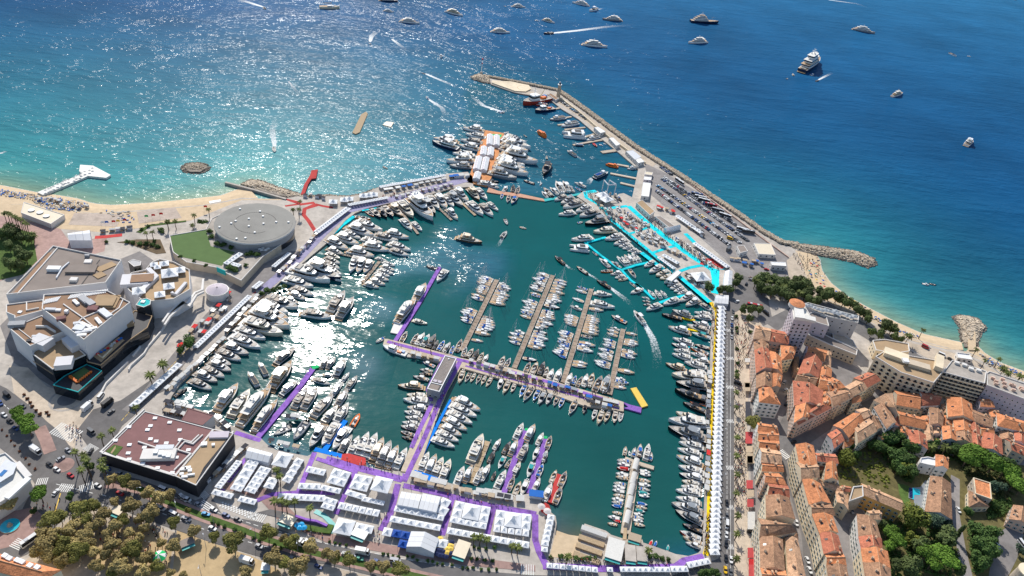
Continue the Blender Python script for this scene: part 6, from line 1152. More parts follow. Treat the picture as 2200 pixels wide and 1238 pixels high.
b=MB();pp=[rel(r,'g',x,y,8.7)for x,y in((165,680),(280,590),(400,620),(300,740))];poly(b,pp,'leaf_pit' if 'leaf_pit' in M else 'grass');b.build('planted_court',r);b=MB();pp=[rel(r,'g',x,y,8.72)for x,y in((230,700),(300,600),(300,640),(250,710))];poly(b,pp,'tan_roof');b.build('court_path',r)
rline(r,'g',[(420,835),(580,890),(740,935)],5.8,.3,1.6,'red','red_sign')
r=flat('harbour_hall','tan roofed end of the hall beside the tent village','g',[(1090,1015),(1605,390),(1870,445),(1370,1140)],9.2,'dark','tan_roof',win=False,par=.5)  # same dark wall colour, standing for glass and overhang shade
rline(r,'g',[(1085,1014),(1370,1141),(1870,445)],6.8,.8,2.3,'white_wall','fascia')
rbox(r,'g',1680,475,9.2,10,4.5,1.3,'lilac_wall',12,'solar_panel')
for x,y,sx,sy in((1200,925,3,1.5),(1260,910,3,2),(1290,940,2,2),(1180,990,2,1.5),(1220,1025,3,1.4),(1300,1000,4,1),(1480,590,3,2.4),(1600,600,1.6,1.6)):rbox(r,'g',x,y,9.2,sx,sy,1.0,'white',20)
rline(r,'g',[(1840,470),(1490,900),(1390,1100)],9.2,1.6,.2,'dark_glass','edge_glazing')
r=flat('harbour_hall','maroon roofed wing reaching to the water beside the show boats','g',[(1175,265),(1270,105),(1605,205),(1455,335)],8,'white_wall','maroon_roof',win=False,par=.2,parapet='maroon_roof')
r=flat('pier_building','dark flat roofed pavilion on the central pier with white roof edge','k',[(575,150),(835,215),(455,955),(180,885)],6.5,'gel_grey','grey_roof',parapet='white',par=.4,ww=2.2,wh=1.2,dx=3.4)
rline(r,'k',[(260,745),(510,805)],6.5,.4,.4,'white');rbox(r,'k',360,712,6.5,2.4,2,.5,'lilac_wall',-12);rbox(r,'k',460,735,6.5,2.4,2,.5,'lilac_wall',-12);rbox(r,'k',660,228,6.5,.8,.8,.5,'white')
for i in range(22):rline(r,'k',[(lerp(565,275,i/21),lerp(175,735,i/21)),(lerp(815,525,i/21),lerp(235,795,i/21))],6.5,.12,.06,'steel','roof_seam')
for i in range(5):rbox(r,'k',lerp(480,430,i/4),lerp(830,920,i/4),6.5,1.2,.7,.3,'dark',-60,'vent_slot')
r=flat('beach_hall','long pale sunken beach building with three round skylights','a1',[(215,370),(245,260),(660,390),(520,485)],4,'white_wall','gel_cream',win=False,par=.3,cat='building')
for x,y in((322,347),(410,370),(475,407)):p=rel(r,'a1',x,y,4);b=MB();b.cyl(p.x,p.y,4,4.7,2.3,2.3,'dark',20,cap='white');b.build('round_skylight',r)
r=flat('shop_building','white stepped building with lavender awning at the left edge','a5',[(-200,640),(0,660),(60,640),(175,745),(300,895),(100,1090),(-60,1190),(-250,1000)],10,'white_wall','gel_deck',win=False,par=.8)
b=MB();pp=[rel(r,'a5',x,y,12)for x,y in((60,700),(175,745),(135,850),(0,935),(-60,850))];poly(b,pp,'tent_wall');b.build('awning',r);rline(r,'a5',[(175,745),(300,890)],10,3,1,'white_wall','cornice');rline(r,'a5',[(300,900),(70,1110)],10,3,1.2,'white','cornice');rline(r,'a5',[(0,870),(60,810)],12.1,2,.1,'gel_blue','skylight')
r=house('large public building with salmon red roof cut by the bottom left corner','a6',[(-350,900),(650,1165),(420,1300),(-350,1100)],15,'tile_orange','cream_wall',.22,hip=.08,ch=0,name='town_hall',sky=0)
for i,(x,y)in enumerate([(60,1020),(110,1050),(200,1070),(250,1090),(340,1130),(420,1150)]):rbox(r,'a6',x,y,16,2.4,2,1.2,'white',-15,'dormer')
for i,(f,q,h,rf,lb)in enumerate([('c1',[(1140,870),(1315,875),(1365,990),(1190,980)],4,'gel_cream','large cream flat roofed shed by the sandy beach'),('c1',[(965,900),(1040,890),(1080,950),(1000,970)],5,'grey_roof','small grey house at the end of the car park'),('c1',[(1310,1060),(1465,1065),(1475,1105),(1325,1095)],5,'white','white roofed shelter beyond the cream shed'),
    ('b2',[(1580,150),(1660,160),(1640,300),(1560,290)],4,'white','long white shed on the inner mole by the car park'),('c8',[(1610,905),(1680,895),(1760,960),(1700,990)],4,'light_steel','grey shed with ribbed roof on the mole'),('c8',[(1310,680),(1350,675),(1420,720),(1370,735)],4,'white','white shed halfway along the mole'),('c8',[(1450,780),(1490,775),(1560,840),(1520,855)],4,'white','second white shed on the mole'),('c8',[(1700,985),(1750,970),(1790,1005),(1730,1020)],4,'white','white hut near the bend of the mole'),
    ('b2',[(1590,90),(1670,100),(1660,130),(1585,125)],3.5,'white','upper white hut beside the boatyard quay'),('b2',[(1600,40),(1680,50),(1670,80),(1595,70)],3.5,'gel_cream','topmost cream hut beside the boatyard quay'),('b2',[(1510,360),(1570,330),(1700,450),(1650,490)],5,'tan_roof','tan roofed boatyard house near the cyan carpet'),('b2',[(1700,500),(1760,500),(1905,600),(1850,620)],4,'grey_roof','grey store beside the boats on show'),
    ('c8',[(870,365),(900,355),(975,405),(945,420)],3,'brown_roof','brown store at the foot of the lighthouse'),('c1',[(240,1238),(360,1140),(400,1170),(300,1260)],3,'white','white roofed stand at the lower cyan carpet')]):
    flat('shed',lb,f,q,h,'white_wall' if i!=8 else 'lilac_wall',rf,par=.15,ww=1.4,dx=4,cap=20)
r=flat('hotel','tall white hotel tower with an orange cap above the palm trees','e3',[(385,165),(640,150),(825,480),(430,450)],31,'lilac_wall','gel_deck',style=1,ww=1.5,wh=1.5,dx=3.0,dz=3.1,cap=140)
pl=[rel(r,'e3',x,y,33.5)for x,y in((440,170),(620,180),(670,420),(460,390))];b=MB();b.prism([(q.x,q.y)for q in pl],31,33.5,'white_wall',cap='gel_deck');m=b.mesh('penthouse');fixn(m);link('penthouse',m,r)
p=rel(r,'e3',505,110,34);b=MB();b.cyl(p.x,p.y,31,34,5.5,5.5,'white_wall',20);b.cyl(p.x,p.y,34,35.2,5.7,.4,'tile_orange',20);b.build('orange_cap',r);rbox(r,'e3',745,455,31,8,5,2,'gel_deck',-10,'lift_room')
r=flat('hotel_wing','dark terraced middle part of the hotel behind the tower','e3',[(700,340),(840,300),(1100,400),(1150,590),(825,490)],20,'lilac_wall','grey_roof',ww=1.4,dx=3.6,cap=40)
r=flat('hotel_wing','grey hotel wing with a roof terrace of grey parasols','e3',[(640,130),(720,110),(1760,385),(1745,520),(1150,395),(850,290)],21,'grey_wall','concrete',style=1,ww=1.2,wh=1.2,dx=6,dz=4,cap=40)
r=flat('hotel_wing','long low wing along the lane below the hotel tower','e3',[(720,760),(830,640),(1210,830),(1730,1080),(1710,1180),(1150,960)],9,'beige_wall','grey_roof',ww=1.3,dx=3,cap=60)
r=flat('apartment_building','cream apartment house with a planted roof terrace above the right beach','c5',[(555,800),(660,735),(860,790),(1100,830),(1170,945),(1090,1040),(790,945),(620,840)],21,'cream_wall','tan_roof',style=3,ww=1.6,dx=3.6,cap=110)
rbox(r,'c5',740,800,21,16,8,3,'cream_wall',-22,'penthouse');rbox(r,'c5',1130,870,21,5,16,3.5,'cream_wall',-25,'stair_tower');rbox(r,'c5',950,890,21,14,6,2.5,'beige_wall',-15,'penthouse');rbox(r,'c5',830,840,24,4,4,1.5,'white',0)
r=flat('apartment_building','apartment house with long balconies next to the lavender building','c5',[(1175,940),(1260,830),(1575,935),(1560,1045)],20,'beige_wall','concrete',win=False)
p4=outward([Vector((v.x,v.y,0))for v in GP([(1175,940),(1260,830),(1575,935),(1560,1045)],QZ+20,'c5')]);a,c=None,None
for i in range(4):
    a,c=p4[i],p4[(i+1)%4];d=(c-a);L=d.length;d.normalize();nn=Vector((d.y,-d.x,0))
    if L>20 and nn.dot(Vector((-a.x,-a.y,0)).normalized())>.05:
        for j in range(6):
            b=MB();m=(a+c)/2+nn*1.2-r.location;b.box(m.x,m.y,2.6+j*3,L,2.4,.25,'beige_wall',math.atan2(d.y,d.x));b.box(m.x+nn.x*1.15,m.y+nn.y*1.15,2.85+j*3,L,.1,.9,'cream_wall',math.atan2(d.y,d.x));b.build('balcony',r)
            for k in range(9):q=a+d*(L*(k+.5)/9)+nn*.05-r.location;link('balcony_door',win_mesh(2.0,2.1,1),r,(q.x,q.y,2.9+j*3),math.atan2(nn.y,nn.x)-math.pi/2)
for x,y in((1300,860),(1370,880),(1430,915),(1500,930)):rbox(r,'c5',x,y,20,3,2.4,1.6,'white_wall',-20)
r=flat('apartment_building','lavender walled block with a flat roof full of chimneys at the right edge','c5',[(1575,950),(1600,935),(2060,1090),(2060,1240),(1580,1060)],19,'lilac_wall','concrete',style=0,ww=1.0,wh=1.2,dx=3.0,cap=110)
for x,y in((1630,1000),(1660,1030),(1660,1055),(1720,1010),(1735,1045),(1740,1080),(1800,1060),(1820,1070),(1890,1090),(1900,1110),(1820,1110)):rbox(r,'c5',x,y,19,2.4,1.4,1.8,'pink_wall',-20,'chimney')
flat('terrace_house','low terraced house between the hotel and the beach road','c5',[(530,650),(640,640),(860,680),(870,750),(740,770),(560,740)],8,'cream_wall','tan_roof',ww=1.2,cap=24);flat('beach_pavilion','small white pavilion on the sand by the right groyne','c5',[(1300,760),(1420,775),(1450,830),(1310,810)],3.5,'white_wall','white',ww=2,cap=10)
flat('courtyard_house','stone terraced house climbing below the grey hotel wing','e3',[(1210,690),(1340,720),(1500,800),(1640,880),(1730,1050),(1560,980),(1240,850)],7,'stone_wall','cream_paving',win=False,par=.6)
rc={'o':'tile_orange','r':'tile_red','b':'tile_brown','p':'tile_pale'};rn={'o':'orange','r':'red','b':'brown','p':'pale orange'}
wc={'c':'cream_wall','g':'grey_wall','k':'pink_wall','b':'beige_wall','o':'ochre_wall','w':'white_wall','s':'stone_wall','l':'lilac_wall'}
def block(where,grp,items):
    rr=random.Random(len(where)*7+len(items));k=0
    for i,it in enumerate(items):
        f,q,h,c,w=it[:5];kw=it[5]if len(it)>5 else{}
        q=[Vector((q[j],q[j+1]))for j in range(0,8,2)];g=[G(v.x,v.y,QZ+h,f)for v in q];l01=(g[1]-g[0]).length;l12=(g[2]-g[1]).length
        if l12>l01:q=q[1:]+q[:1];l01,l12=l12,l01
        n=1 if kw.get('hip')else max(1,round(l01/13));t0=0
        for j in range(n):
            t1=1 if j==n-1 else(j+1+rr.uniform(-.18,.18))/n;qq=[q[0].lerp(q[1],t0),q[0].lerp(q[1],t1),q[3].lerp(q[2],t1),q[3].lerp(q[2],t0)];t0=t1;k+=1
            cc=c if rr.random()<.55 else rr.choice('orpbo');hh=h+(rr.uniform(-1.1,1.1)if n>1 else 0)
            house(f'{rn[cc]} tiled house, {od(k)} {where}',f,[tuple(v)for v in qq],hh,rc[cc],wc[w if rr.random()<.6 else rr.choice('ckbcw')],group=grp,rise=kw.get('rise',.22)*rr.uniform(.85,1.2),hip=kw.get('hip',0),along=0 if l01/n>l12*.6 and n>1 else None,ch=rr.choice((1,2,2,3)),cap=kw.get('cap',45),style=kw.get('st',2))
block('from the hotel tower in the harbour front block','old town houses on the harbour front',[('c2',(1160,572,1490,645,1490,750,1140,700),14,'r','k',{'al':0}),('c2',(1145,720,1290,740,1290,820,1150,820),13,'b','k'),('c2',(1420,775,1580,790,1540,900,1430,920),13,'o','c',{'hip':.25}),('c2',(1155,825,1285,810,1330,1000,1170,1050),14,'r','k'),('c2',(1295,830,1420,900,1430,1060,1335,1000),12,'b','k'),('c2',(1170,1060,1325,1060,1320,1195,1170,1205),13,'p','k'),('c2',(1330,1060,1430,1085,1410,1195,1325,1195),12,'b','b'),('c3',(1100,150,1215,150,1315,325,1105,300),13,'o','k',{'hip':.3})])
block('down the harbour front block below the big olive tree','old town houses on the harbour front',[('c3',(1090,520,1265,545,1290,620,1090,600),14,'o','w'),('c3',(1092,605,1292,625,1295,700,1095,690),14,'o','c'),('c3',(1097,695,1295,705,1300,800,1105,770),14,'r','c'),('c3',(1112,775,1300,805,1325,935,1125,915),14,'o','c'),('c3',(1130,925,1330,945,1345,1015,1135,1005),13,'o','c'),('c3',(1160,1035,1300,1040,1372,1150,1165,1120),14,'o','c'),('c4',(1210,290,1395,310,1415,420,1205,390),14,'b','c'),('c4',(1185,410,1410,435,1470,645,1190,620),15,'b','c',{'rise':.18}),('c4',(1110,645,1340,700,1480,780,1120,840),14,'b','c',{'rise':.3}),('c4',(1122,845,1345,870,1365,1180,1130,1150),14,'b','c'),('c4',(1130,1155,1370,1185,1380,1330,1135,1330),14,'b','c'),('c4',(1385,850,1500,850,1600,1330,1420,1330),12,'p','c',{'al':1})])
block('down the cream fronted terrace above the lane','cream fronted houses above the lane',[('c3',(1480,745,1650,755,1690,950,1525,980),15,'o','c',{'al':1}),('c4',(1500,70,1692,80,1720,210,1550,240),15,'o','c',{'al':1}),('c4',(1560,245,1735,290,1840,480,1625,490),15,'o','c',{'al':1}),('c4',(1630,495,1840,500,1880,605,1660,600),15,'b','c',{'al':1}),('c4',(1662,605,1860,620,1915,780,1735,790),15,'o','c',{'al':1}),('c4',(1738,795,1919,825,1960,990,1780,1000),15,'o','c',{'al':1}),('c4',(1785,1005,1960,1000,2000,1130,1810,1130),14,'o','c',{'al':1}),('c4',(1812,1135,2000,1135,2040,1330,1840,1330),14,'r','c',{'al':1})])
block('in the courtyard group right of the cream terrace','houses behind the cream terrace',[('c3',(1680,830,1870,840,1905,930,1700,905),13,'o','w'),('c3',(1790,935,1880,925,1905,1095,1770,1095),13,'o','w',{'al':1}),('c3',(1655,1065,1930,1165,1925,1225,1660,1120),10,'p','c'),('c7',(80,370,200,400,200,545,95,470),10,'p','c'),('c7',(140,305,230,320,215,365,130,355),11,'o','c')])
block('in the wedge block between the two dark streets','houses in the wedge block',[('c2',(1690,780,1880,830,1850,930,1700,850),14,'o','l'),('c2',(1690,855,1825,955,1795,1090,1600,1060),14,'o','c'),('c2',(1600,1065,1790,1095,1750,1190,1570,1150),13,'b','c'),('c2',(1820,1000,1930,1020,1925,1090,1800,1080),13,'o','c'),('c2',(1800,1085,1925,1095,1925,1190,1795,1150),12,'r','k'),('c3',(1465,105,1735,195,1720,330,1478,325),14,'r','k',{'al':1}),('c3',(1485,335,1645,345,1600,450,1470,500),14,'r','k'),('c3',(1650,350,1830,360,1510,530,1470,505),13,'r','k'),('c3',(1735,45,1905,95,1905,175,1715,160),13,'o','c'),('c3',(1740,270,1860,280,1800,345,1735,340),13,'o','c'),('c3',(1835,190,1930,200,1925,330,1800,260),13,'o','c')])
block('from the left, north of the long dark street','houses north of the dark street',[('c6',(0,205,160,190,240,245,60,335),14,'r','b'),('c6',(40,60,160,150,20,175,-20,120),14,'o','c'),('c6',(180,150,300,80,385,165,250,235),14,'o','b'),('c6',(275,60,400,10,520,80,390,150),14,'r','b')])
block('from the left, south of the long dark street','houses south of the dark street',[('c6',(0,640,80,590,150,690,60,765),12,'r','g'),('c6',(70,540,250,430,375,475,210,650),12,'o','g'),('c6',(290,390,370,370,440,430,360,470),13,'p','g'),('c6',(270,565,400,480,480,600,310,705),12,'r','g'),('c6',(400,460,490,460,540,560,470,600),11,'b','b'),('c6',(480,370,580,330,680,500,595,560),13,'b','g'),('c6',(480,290,650,225,700,420,610,345),14,'o','b')])
block('from the upper left in the upper right quarter','houses in the upper right quarter',[('c6',(690,200,910,230,920,360,710,325),10.4,'o','b',{'al':0}),('c6',(940,190,1140,250,1120,325,960,335),10.4,'r','w'),('c6',(1225,270,1450,330,1468,480,1240,445),10.4,'o','c',{'al':0}),('c6',(1550,285,1640,280,1690,352,1560,345),10.4,'o','l'),('c6',(1470,385,1660,465,1660,550,1480,490),9.6,'b','b'),('c6',(1740,430,2010,510,1995,600,1750,545),10.4,'o','w',{'hip':.2}),('c6',(715,405,960,470,970,570,740,520),9.6,'o','c',{'al':0}),('c6',(1040,370,1175,420,1160,540,1050,525),9.6,'b','b'),('c6',(1290,490,1440,490,1460,720,1310,690),9.6,'o','c'),('c6',(1445,500,1540,590,1560,770,1465,725),8.8,'r','g'),('c6',(980,550,1060,560,1070,690,1000,690),8.8,'p','c'),('c6',(1170,560,1288,580,1300,690,1180,680),9.6,'o','g'),('c6',(825,600,990,650,1003,775,845,720),8.8,'r','g',{'al':0}),('c6',(1600,625,1760,690,1770,830,1565,765),8,'o','c'),('c6',(1905,600,2020,620,2010,735,1915,690),8.8,'r','w'),('c6',(1820,690,2010,765,2010,850,1885,790),8,'r','b'),('c6',(735,545,820,570,810,640,745,610),8,'r','c'),('c6',(520,650,600,622,640,660,550,682),8,'o','c')])
block('among the low annexes filling the upper right quarter','low annexes in the upper right quarter',[('c6',(915,335,975,350,960,400,900,385),7,'p','b'),('c6',(1160,330,1235,340,1230,425,1150,410),7,'b','b'),('c6',(955,455,1050,470,1050,545,965,540),7,'o','b'),('c6',(1070,540,1170,545,1170,640,1065,620),7,'b','c'),('c6',(1460,480,1560,500,1570,570,1470,560),7,'p','c'),('c6',(1650,380,1740,410,1740,470,1655,450),8,'o','b'),('c6',(600,430,700,440,720,540,610,560),9,'p','g'),('c6',(610,570,720,560,720,640,640,640),7,'b','b'),('c6',(1550,560,1660,560,1690,640,1570,640),7,'o','c'),('c6',(1760,600,1890,620,1880,690,1770,680),7,'b','b'),('c6',(1000,690,1160,680,1150,730,1010,740),5,'p','c'),('c6',(1180,450,1260,460,1270,540,1180,540),7,'o','b')])
block('among the infill houses by the two dark streets','infill houses by the dark streets',[('c2',(1560,905,1600,900,1590,1050,1555,1040),5,'p','b'),('c2',(1880,840,1930,850,1925,990,1850,960),11,'o','b'),('c3',(1730,200,1830,190,1800,260,1735,265),11,'p','c'),('c3',(1640,340,1740,345,1700,400,1640,420),12,'r','k'),('c6',(150,680,220,650,270,720,170,760),8,'p','g'),('c6',(350,480,410,470,440,520,380,540),10,'b','g'),('c6',(230,240,300,230,330,290,250,310),11,'b','b'),('c3',(1690,905,1790,935,1770,1010,1700,1000),8,'b','c'),('c4',(1350,700,1480,790,1500,850,1370,860),9,'b','c'),('c4',(1370,880,1410,870,1430,1180,1375,1180),7,'p','c')])
house('white villa with orange roof and roof terrace in the gardens','c6',[(1100,845),(1225,895),(1220,985),(1100,960)],9,'tile_orange','white_wall',name='villa');r=flat('villa','white terraced wing of the villa beside the umbrella pines','c6',[(940,880),(1010,870),(1098,890),(1095,965),(1010,950),(930,930)],8,'white_wall','white',cap=10)
house('ochre walled house with brown roof above the gardens','c7',[(350,288),(745,455),(738,560),(365,400)],11,'tile_pale','ochre_wall',along=0,name='house',ch=3);r=flat('gate_house','stone gate house with an arch at the end of the lane','c7',[(250,320),(350,310),(358,420),(210,470)],12,'stone_wall','tan_roof',win=False)
house('long brown tiled villa beside the swimming pool','c7',[(1055,215),(1255,290),(1268,640),(1000,560)],7,'tile_brown','white_wall',along=1,name='villa',ch=4,rise=.2)
for i,(q,h,c,w)in enumerate([((300,605,485,680,535,850,318,830),12,'b','w'),((320,835,540,855,545,945,345,955),12,'r','w'),((345,960,600,985,630,1150,365,1095),12,'o','c'),((365,1100,630,1155,640,1330,400,1330),12,'b','c'),((400,570,520,560,545,650,440,645),9,'p','c')]):house(f'{rn[c]} tiled house, {od(i + 1)} down the terrace below the ochre house','c7',[(q[j],q[j+1])for j in range(0,8,2)],h,rc[c],wc[w],along=1 if i<4 else None,group='terrace below the ochre house')
r=flat('villa','stone villa with a salmon flat roof right of the lane with the white car','c7',[(1490,225),(1665,280),(1680,450),(1510,390)],8,'stone_wall','tile_orange',par=.5,parapet='cream_wall',cap=14);house('brown hipped annex below the salmon roofed villa','c7',[(1450,360),(1510,395),(1650,510),(1640,610),(1440,510)][:2]+[(1650,515),(1450,520)],5,'tile_brown','cream_wall',hip=.2,name='villa');house('brown tiled house at the right edge below the pines','c7',[(1910,510),(2060,570),(2060,720),(1870,645)],7,'tile_brown','pink_wall',name='villa')
p=G(1960,1160,QZ+7,'c7');r=thing('round_tower','pale stone round tower in the bottom right corner','tower',(p.x+3,p.y-3,QZ));b=MB();b.cyl(0,0,0,9,5.5,5.0,'stone_wall',28,cap='grey_roof');b.build('wall',r);b=MB();b.cyl(0,0,9,9.8,5.2,5.2,'cream_wall',28);b.build('parapet',r)
r=flat('swimming_pool','turquoise swimming pool with a grey deck in the gardens','c7',[(830,330),(945,320),(1000,250),(1050,260),(1000,560),(890,570),(880,450),(825,430)],.4,'concrete','gel_grey',win=False,par=0,cat='pool')
mk('pool_water',(0.02,0.45,0.55),.1,.05,.3,spec=.5);b=MB();pp=[rel(r,'c7',x,y,.46)for x,y in((868,325),(945,345),(945,400),(885,400),(880,445),(860,440))];poly(b,pp,'pool_water');b.build('water',r)
for i in range(6):rbox(r,'c7',848,340+i*16,.4,1.8,.7,.5,'navy_cloth',-10,'lounger')
sheet('lawn',[(715,280),(830,310),(825,430),(890,570),(820,560),(730,400)],Z2+.05,'grass',f='c7')
# ===== TREES AND PLANTS
def crown_mesh(seed,rx,rz,n,leaf,k,lobes=9,flat=0,hollow=.35):
    """crown of leaf clumps: many small tilted leaf faces spread through a few overlapping lobes"""
    r=random.Random(seed);b=MB();L=[]
    for i in range(lobes):
        a=r.uniform(0,6.28);d=r.uniform(.15,.68)*rx;L.append((d*math.cos(a),d*math.sin(a),r.uniform(-.35,.45)*rz*(1-flat),r.uniform(.32,.55)))
    L.append((0,0,.1*rz,.6));V=[];F=[]
    for i in range(n):
        lx,ly,lz,s=r.choice(L);u=Vector((r.gauss(0,1),r.gauss(0,1),r.gauss(0,1)*.9+.25)).normalized();q=r.uniform(hollow,1)**.5
        c=Vector((lx+u.x*s*rx*q,ly+u.y*s*rx*q,lz+u.z*s*rz*1.2*q));nn=(u+Vector((r.uniform(-.7,.7),r.uniform(-.7,.7),r.uniform(-.3,.9)))).normalized();t=nn.orthogonal().normalized();t.rotate(Matrix.Rotation(r.uniform(0,6.28),3,nn));w=nn.cross(t);z=leaf*r.uniform(.6,1.3);o=len(V)
        V+=[c-t*z-w*z*.4,c-w*z*.75,c+t*z+nn*z*.2,c+w*z*.8];F.append((o,o+1,o+2,o+3))
    b.add(V,F,k);return b.mesh('crown')
def trunk_mesh(h,r0,k='trunk',limbs=5,seed=0,spread=2.0,top=.62):
    b=MB();r=random.Random(seed);b.tube((0,0,0),(0,0,h*top),r0,r0*.7,k,7)
    for i in range(limbs):
        a=6.28*i/limbs+r.uniform(-.4,.4);b.tube((0,0,h*top*r.uniform(.75,1)),(math.cos(a)*spread,math.sin(a)*spread,h*r.uniform(.85,1.05)),r0*.55,r0*.2,k,5)
    return b.mesh('trunk')
TK={'plane':('plane_tree','plane tree',9.0,4.3,3.3,2300,.45,'f_plane'),'planeg':('plane_tree','plane tree',10.5,5.2,3.6,2500,.45,'f_plane_green'),'leaf':('broadleaf_tree','tree',8,4,3.6,2000,.42,'f_leaf'),'yellow':('broadleaf_tree','tree',9,5,4.2,2200,.44,'f_leaf_yellow'),'blue':('olive_tree','tree',7,3.6,3,1200,.36,'f_leaf_blue'),'dark':('evergreen_tree','tree',9,4.5,4.2,2200,.44,'f_leaf_dark'),'pine':('umbrella_pine','pine',10,5.5,2.4,3000,.42,'f_pine'),'shrub':('shrub','shrub',1.6,1.2,1.0,260,.25,'f_leaf'),'shrubr':('shrub','shrub',1.5,1.2,1.0,260,.25,'f_leaf_red')}
TMESH={};ADJ={'plane':'olive brown','planeg':'green tinged','leaf':'round green','yellow':'yellow green','blue':'blue grey','dark':'dark green','pine':'bright green umbrella','shrub':'clipped green','shrubr':'reddish green'}
def tree(kind,c,rad,label,group,z=QZ):
    nm,cat_,H,RX,RZ,n,lf,k=TK[kind];v=rnd.randrange(3);key=(kind,v)
    if key not in TMESH:TMESH[key]=(crown_mesh(v*7+len(kind),RX,RZ,n,lf,k,9+v*2,flat=.5 if kind=='pine' else 0),trunk_mesh(H*.8,.13 if 'shrub' in kind else.3,'trunk_pale' if kind.startswith('plane')else 'trunk',5,v,RX*.5))
    s=rad/RX;r=thing(nm,label,cat_,(c.x,c.y,z),rnd.uniform(0,6.28),group,(s,s,s**.7));link('trunk',TMESH[key][1],r);link('crown',TMESH[key][0],r,(0,0,H-RZ*.9),None,(1,1,rnd.uniform(.9,1.1)));return r
def trees(kind,f,pts,where,group,z=QZ):
    """pts: crown centre and half width in the picture"""
    nm,cat_,H,RX,RZ,n,lf,k=TK[kind];pts=sorted(pts)
    for i,p in enumerate(pts):
        zc=z+(H-RZ)*.75;c=G(p[0],p[1],zc,f);rad=(G(p[0]+p[2],p[1],zc,f)-c).length
        tree(kind if kind!='plane' or rnd.random()>.22 else 'planeg',c,rad*(.92 if 'shrub' in kind else.92 if kind=='dark' and f=='c5' else 1.04 if kind=='dark' else 1.12),f'{ADJ[kind]} {cat_}, {od(i + 1)} from the left {where}' if len(pts)>1 else f'{ADJ[kind]} {cat_} standing {where}',group,z)
trees('plane','a6',[(95,460,110),(560,660,110),(680,600,90),(770,750,85),(940,800,90),(900,530,110),(1040,490,90),(960,620,80),(1170,570,90),(1110,650,80),(1290,690,80),(1440,760,70),(1560,810,60),(1470,470,100),(1700,560,105),(1950,655,75),(1280,400,55),(1250,165,65),(1400,190,80),(1490,230,70),(1660,310,75),(1800,390,90),(1890,350,80),(540,920,130),(720,960,110),(890,1010,120),(640,860,80),(1250,900,90),(1480,990,110),(1590,1050,75),(1360,1160,110),(1760,1140,75),(1800,860,55),(1940,915,85),(1610,1215,90),(1080,1130,75),(1250,1235,70),(480,760,80),(600,780,80),(420,980,90),(820,900,90),(980,880,80),(560,1040,90),(720,1080,90),(1010,700,75),(860,660,80),(1380,620,70),(1620,700,60),(1200,770,65),(1420,900,70),(1180,1000,70),(1330,1040,80),(1680,1020,65),(1560,600,60),(1050,980,80)],'in the lower left square','plane trees of the lower left square')
trees('plane','a8',[(345,740,75),(580,810,65),(1180,780,95),(1360,820,55),(1440,880,85),(1650,940,90),(1250,1060,110),(1350,1100,80),(1530,1160,115),(1830,990,60),(1915,1040,65),(930,1205,75),(280,490,35),(230,1225,50),(80,1190,50)],'along the boulevard','plane trees along the boulevard');trees('planeg','a8',[(800,890,125)],'by the parked camper van at the sandy square',None)
trees('plane','b7',[(85,1050,70),(15,1000,45),(245,1090,80),(460,1140,65),(590,1150,70),(765,1190,90)],'at the bottom of the boulevard','plane trees along the boulevard')
trees('pine','a6',[(455,340,115)],'on the traffic island at the lower left',None);trees('pine','a5',[(180,240,90),(250,300,85),(300,390,105)],'on the boulevard island',None);trees('leaf','a6',[(785,350,50),(370,500,40),(1020,5,40)],'near the junction islands',None)
trees('pine','c7',[(1420,50,120),(1560,60,130),(1680,120,110),(1800,170,100),(1900,200,90),(1900,300,100),(1980,340,90),(620,790,85),(680,880,90),(640,930,70),(1000,1030,100),(1120,1010,110),(1200,1120,110),(1060,1110,90)],'in the gardens','umbrella pines in the gardens');trees('yellow','c7',[(860,680,125),(160,50,80),(870,880,70)],'in the gardens',None);trees('blue','c7',[(1080,725,90),(1730,340,65),(1230,720,50),(1980,980,50)],'in the gardens',None);trees('dark','c7',[(1200,890,120),(930,950,90),(700,1160,80),(820,1170,120),(560,720,50),(1350,1200,70)],'in the lower gardens',None)
trees('leaf','c7',[(1500,790,80),(1600,880,90),(1680,800,70),(1560,960,90),(1660,1010,80),(1540,1110,80),(1620,1080,60),(1440,580,45),(1720,520,40),(800,150,60)],'in the hedge garden','trees of the hedge garden')
trees('leaf','c6',[(600,730,80),(680,690,70),(830,800,75),(500,800,70),(440,760,50),(560,800,60),(660,900,85),(760,860,60),(770,950,80),(850,1040,70),(190,760,60),(280,850,45),(700,1010,70),(1050,760,60),(1290,830,70),(1800,950,70)],'in the garden behind the tiled houses','garden trees behind the tiled houses');trees('yellow','c6',[(165,910,85),(790,1000,70)],'on the dry lawn',None)
trees('dark','c2',[(1180,130,70),(1260,120,70),(1330,140,70),(1400,170,75),(1480,190,75),(1560,200,80),(1640,190,80),(1700,240,70),(1230,220,70),(1320,250,75),(1420,270,75),(1500,300,70),(1590,130,60),(1660,280,60),(1720,330,60),(980,90,45),(960,150,45),(800,220,50),(880,220,50),(680,190,50),(1030,410,45),(1110,420,50),(1200,420,45),(1100,500,35)],'in the palm garden beside the hotel tower','trees of the palm garden');trees('dark','c5',[(60,250,70),(130,250,70),(200,270,70),(260,310,65),(330,330,60),(380,380,60),(450,420,60),(490,460,50),(20,300,50),(650,540,70),(700,560,60),(520,580,45),(600,600,50),(730,620,45),(790,640,35)],'along the beach road','trees along the beach road')
trees('dark','a1',[(60,590,80),(140,600,90),(210,640,70),(100,720,70),(200,800,80),(270,850,85),(310,640,60),(100,920,80),(200,920,70),(0,600,60)],'in the garden at the left edge','trees of the left edge garden');trees('planeg','c3',[(1030,540,75)],'in the gap of the harbour front houses',None);trees('leaf','a4',[(262,670,75),(180,730,45),(1690,0,0.1)][:2],'on the drive beside the left jetty',None)
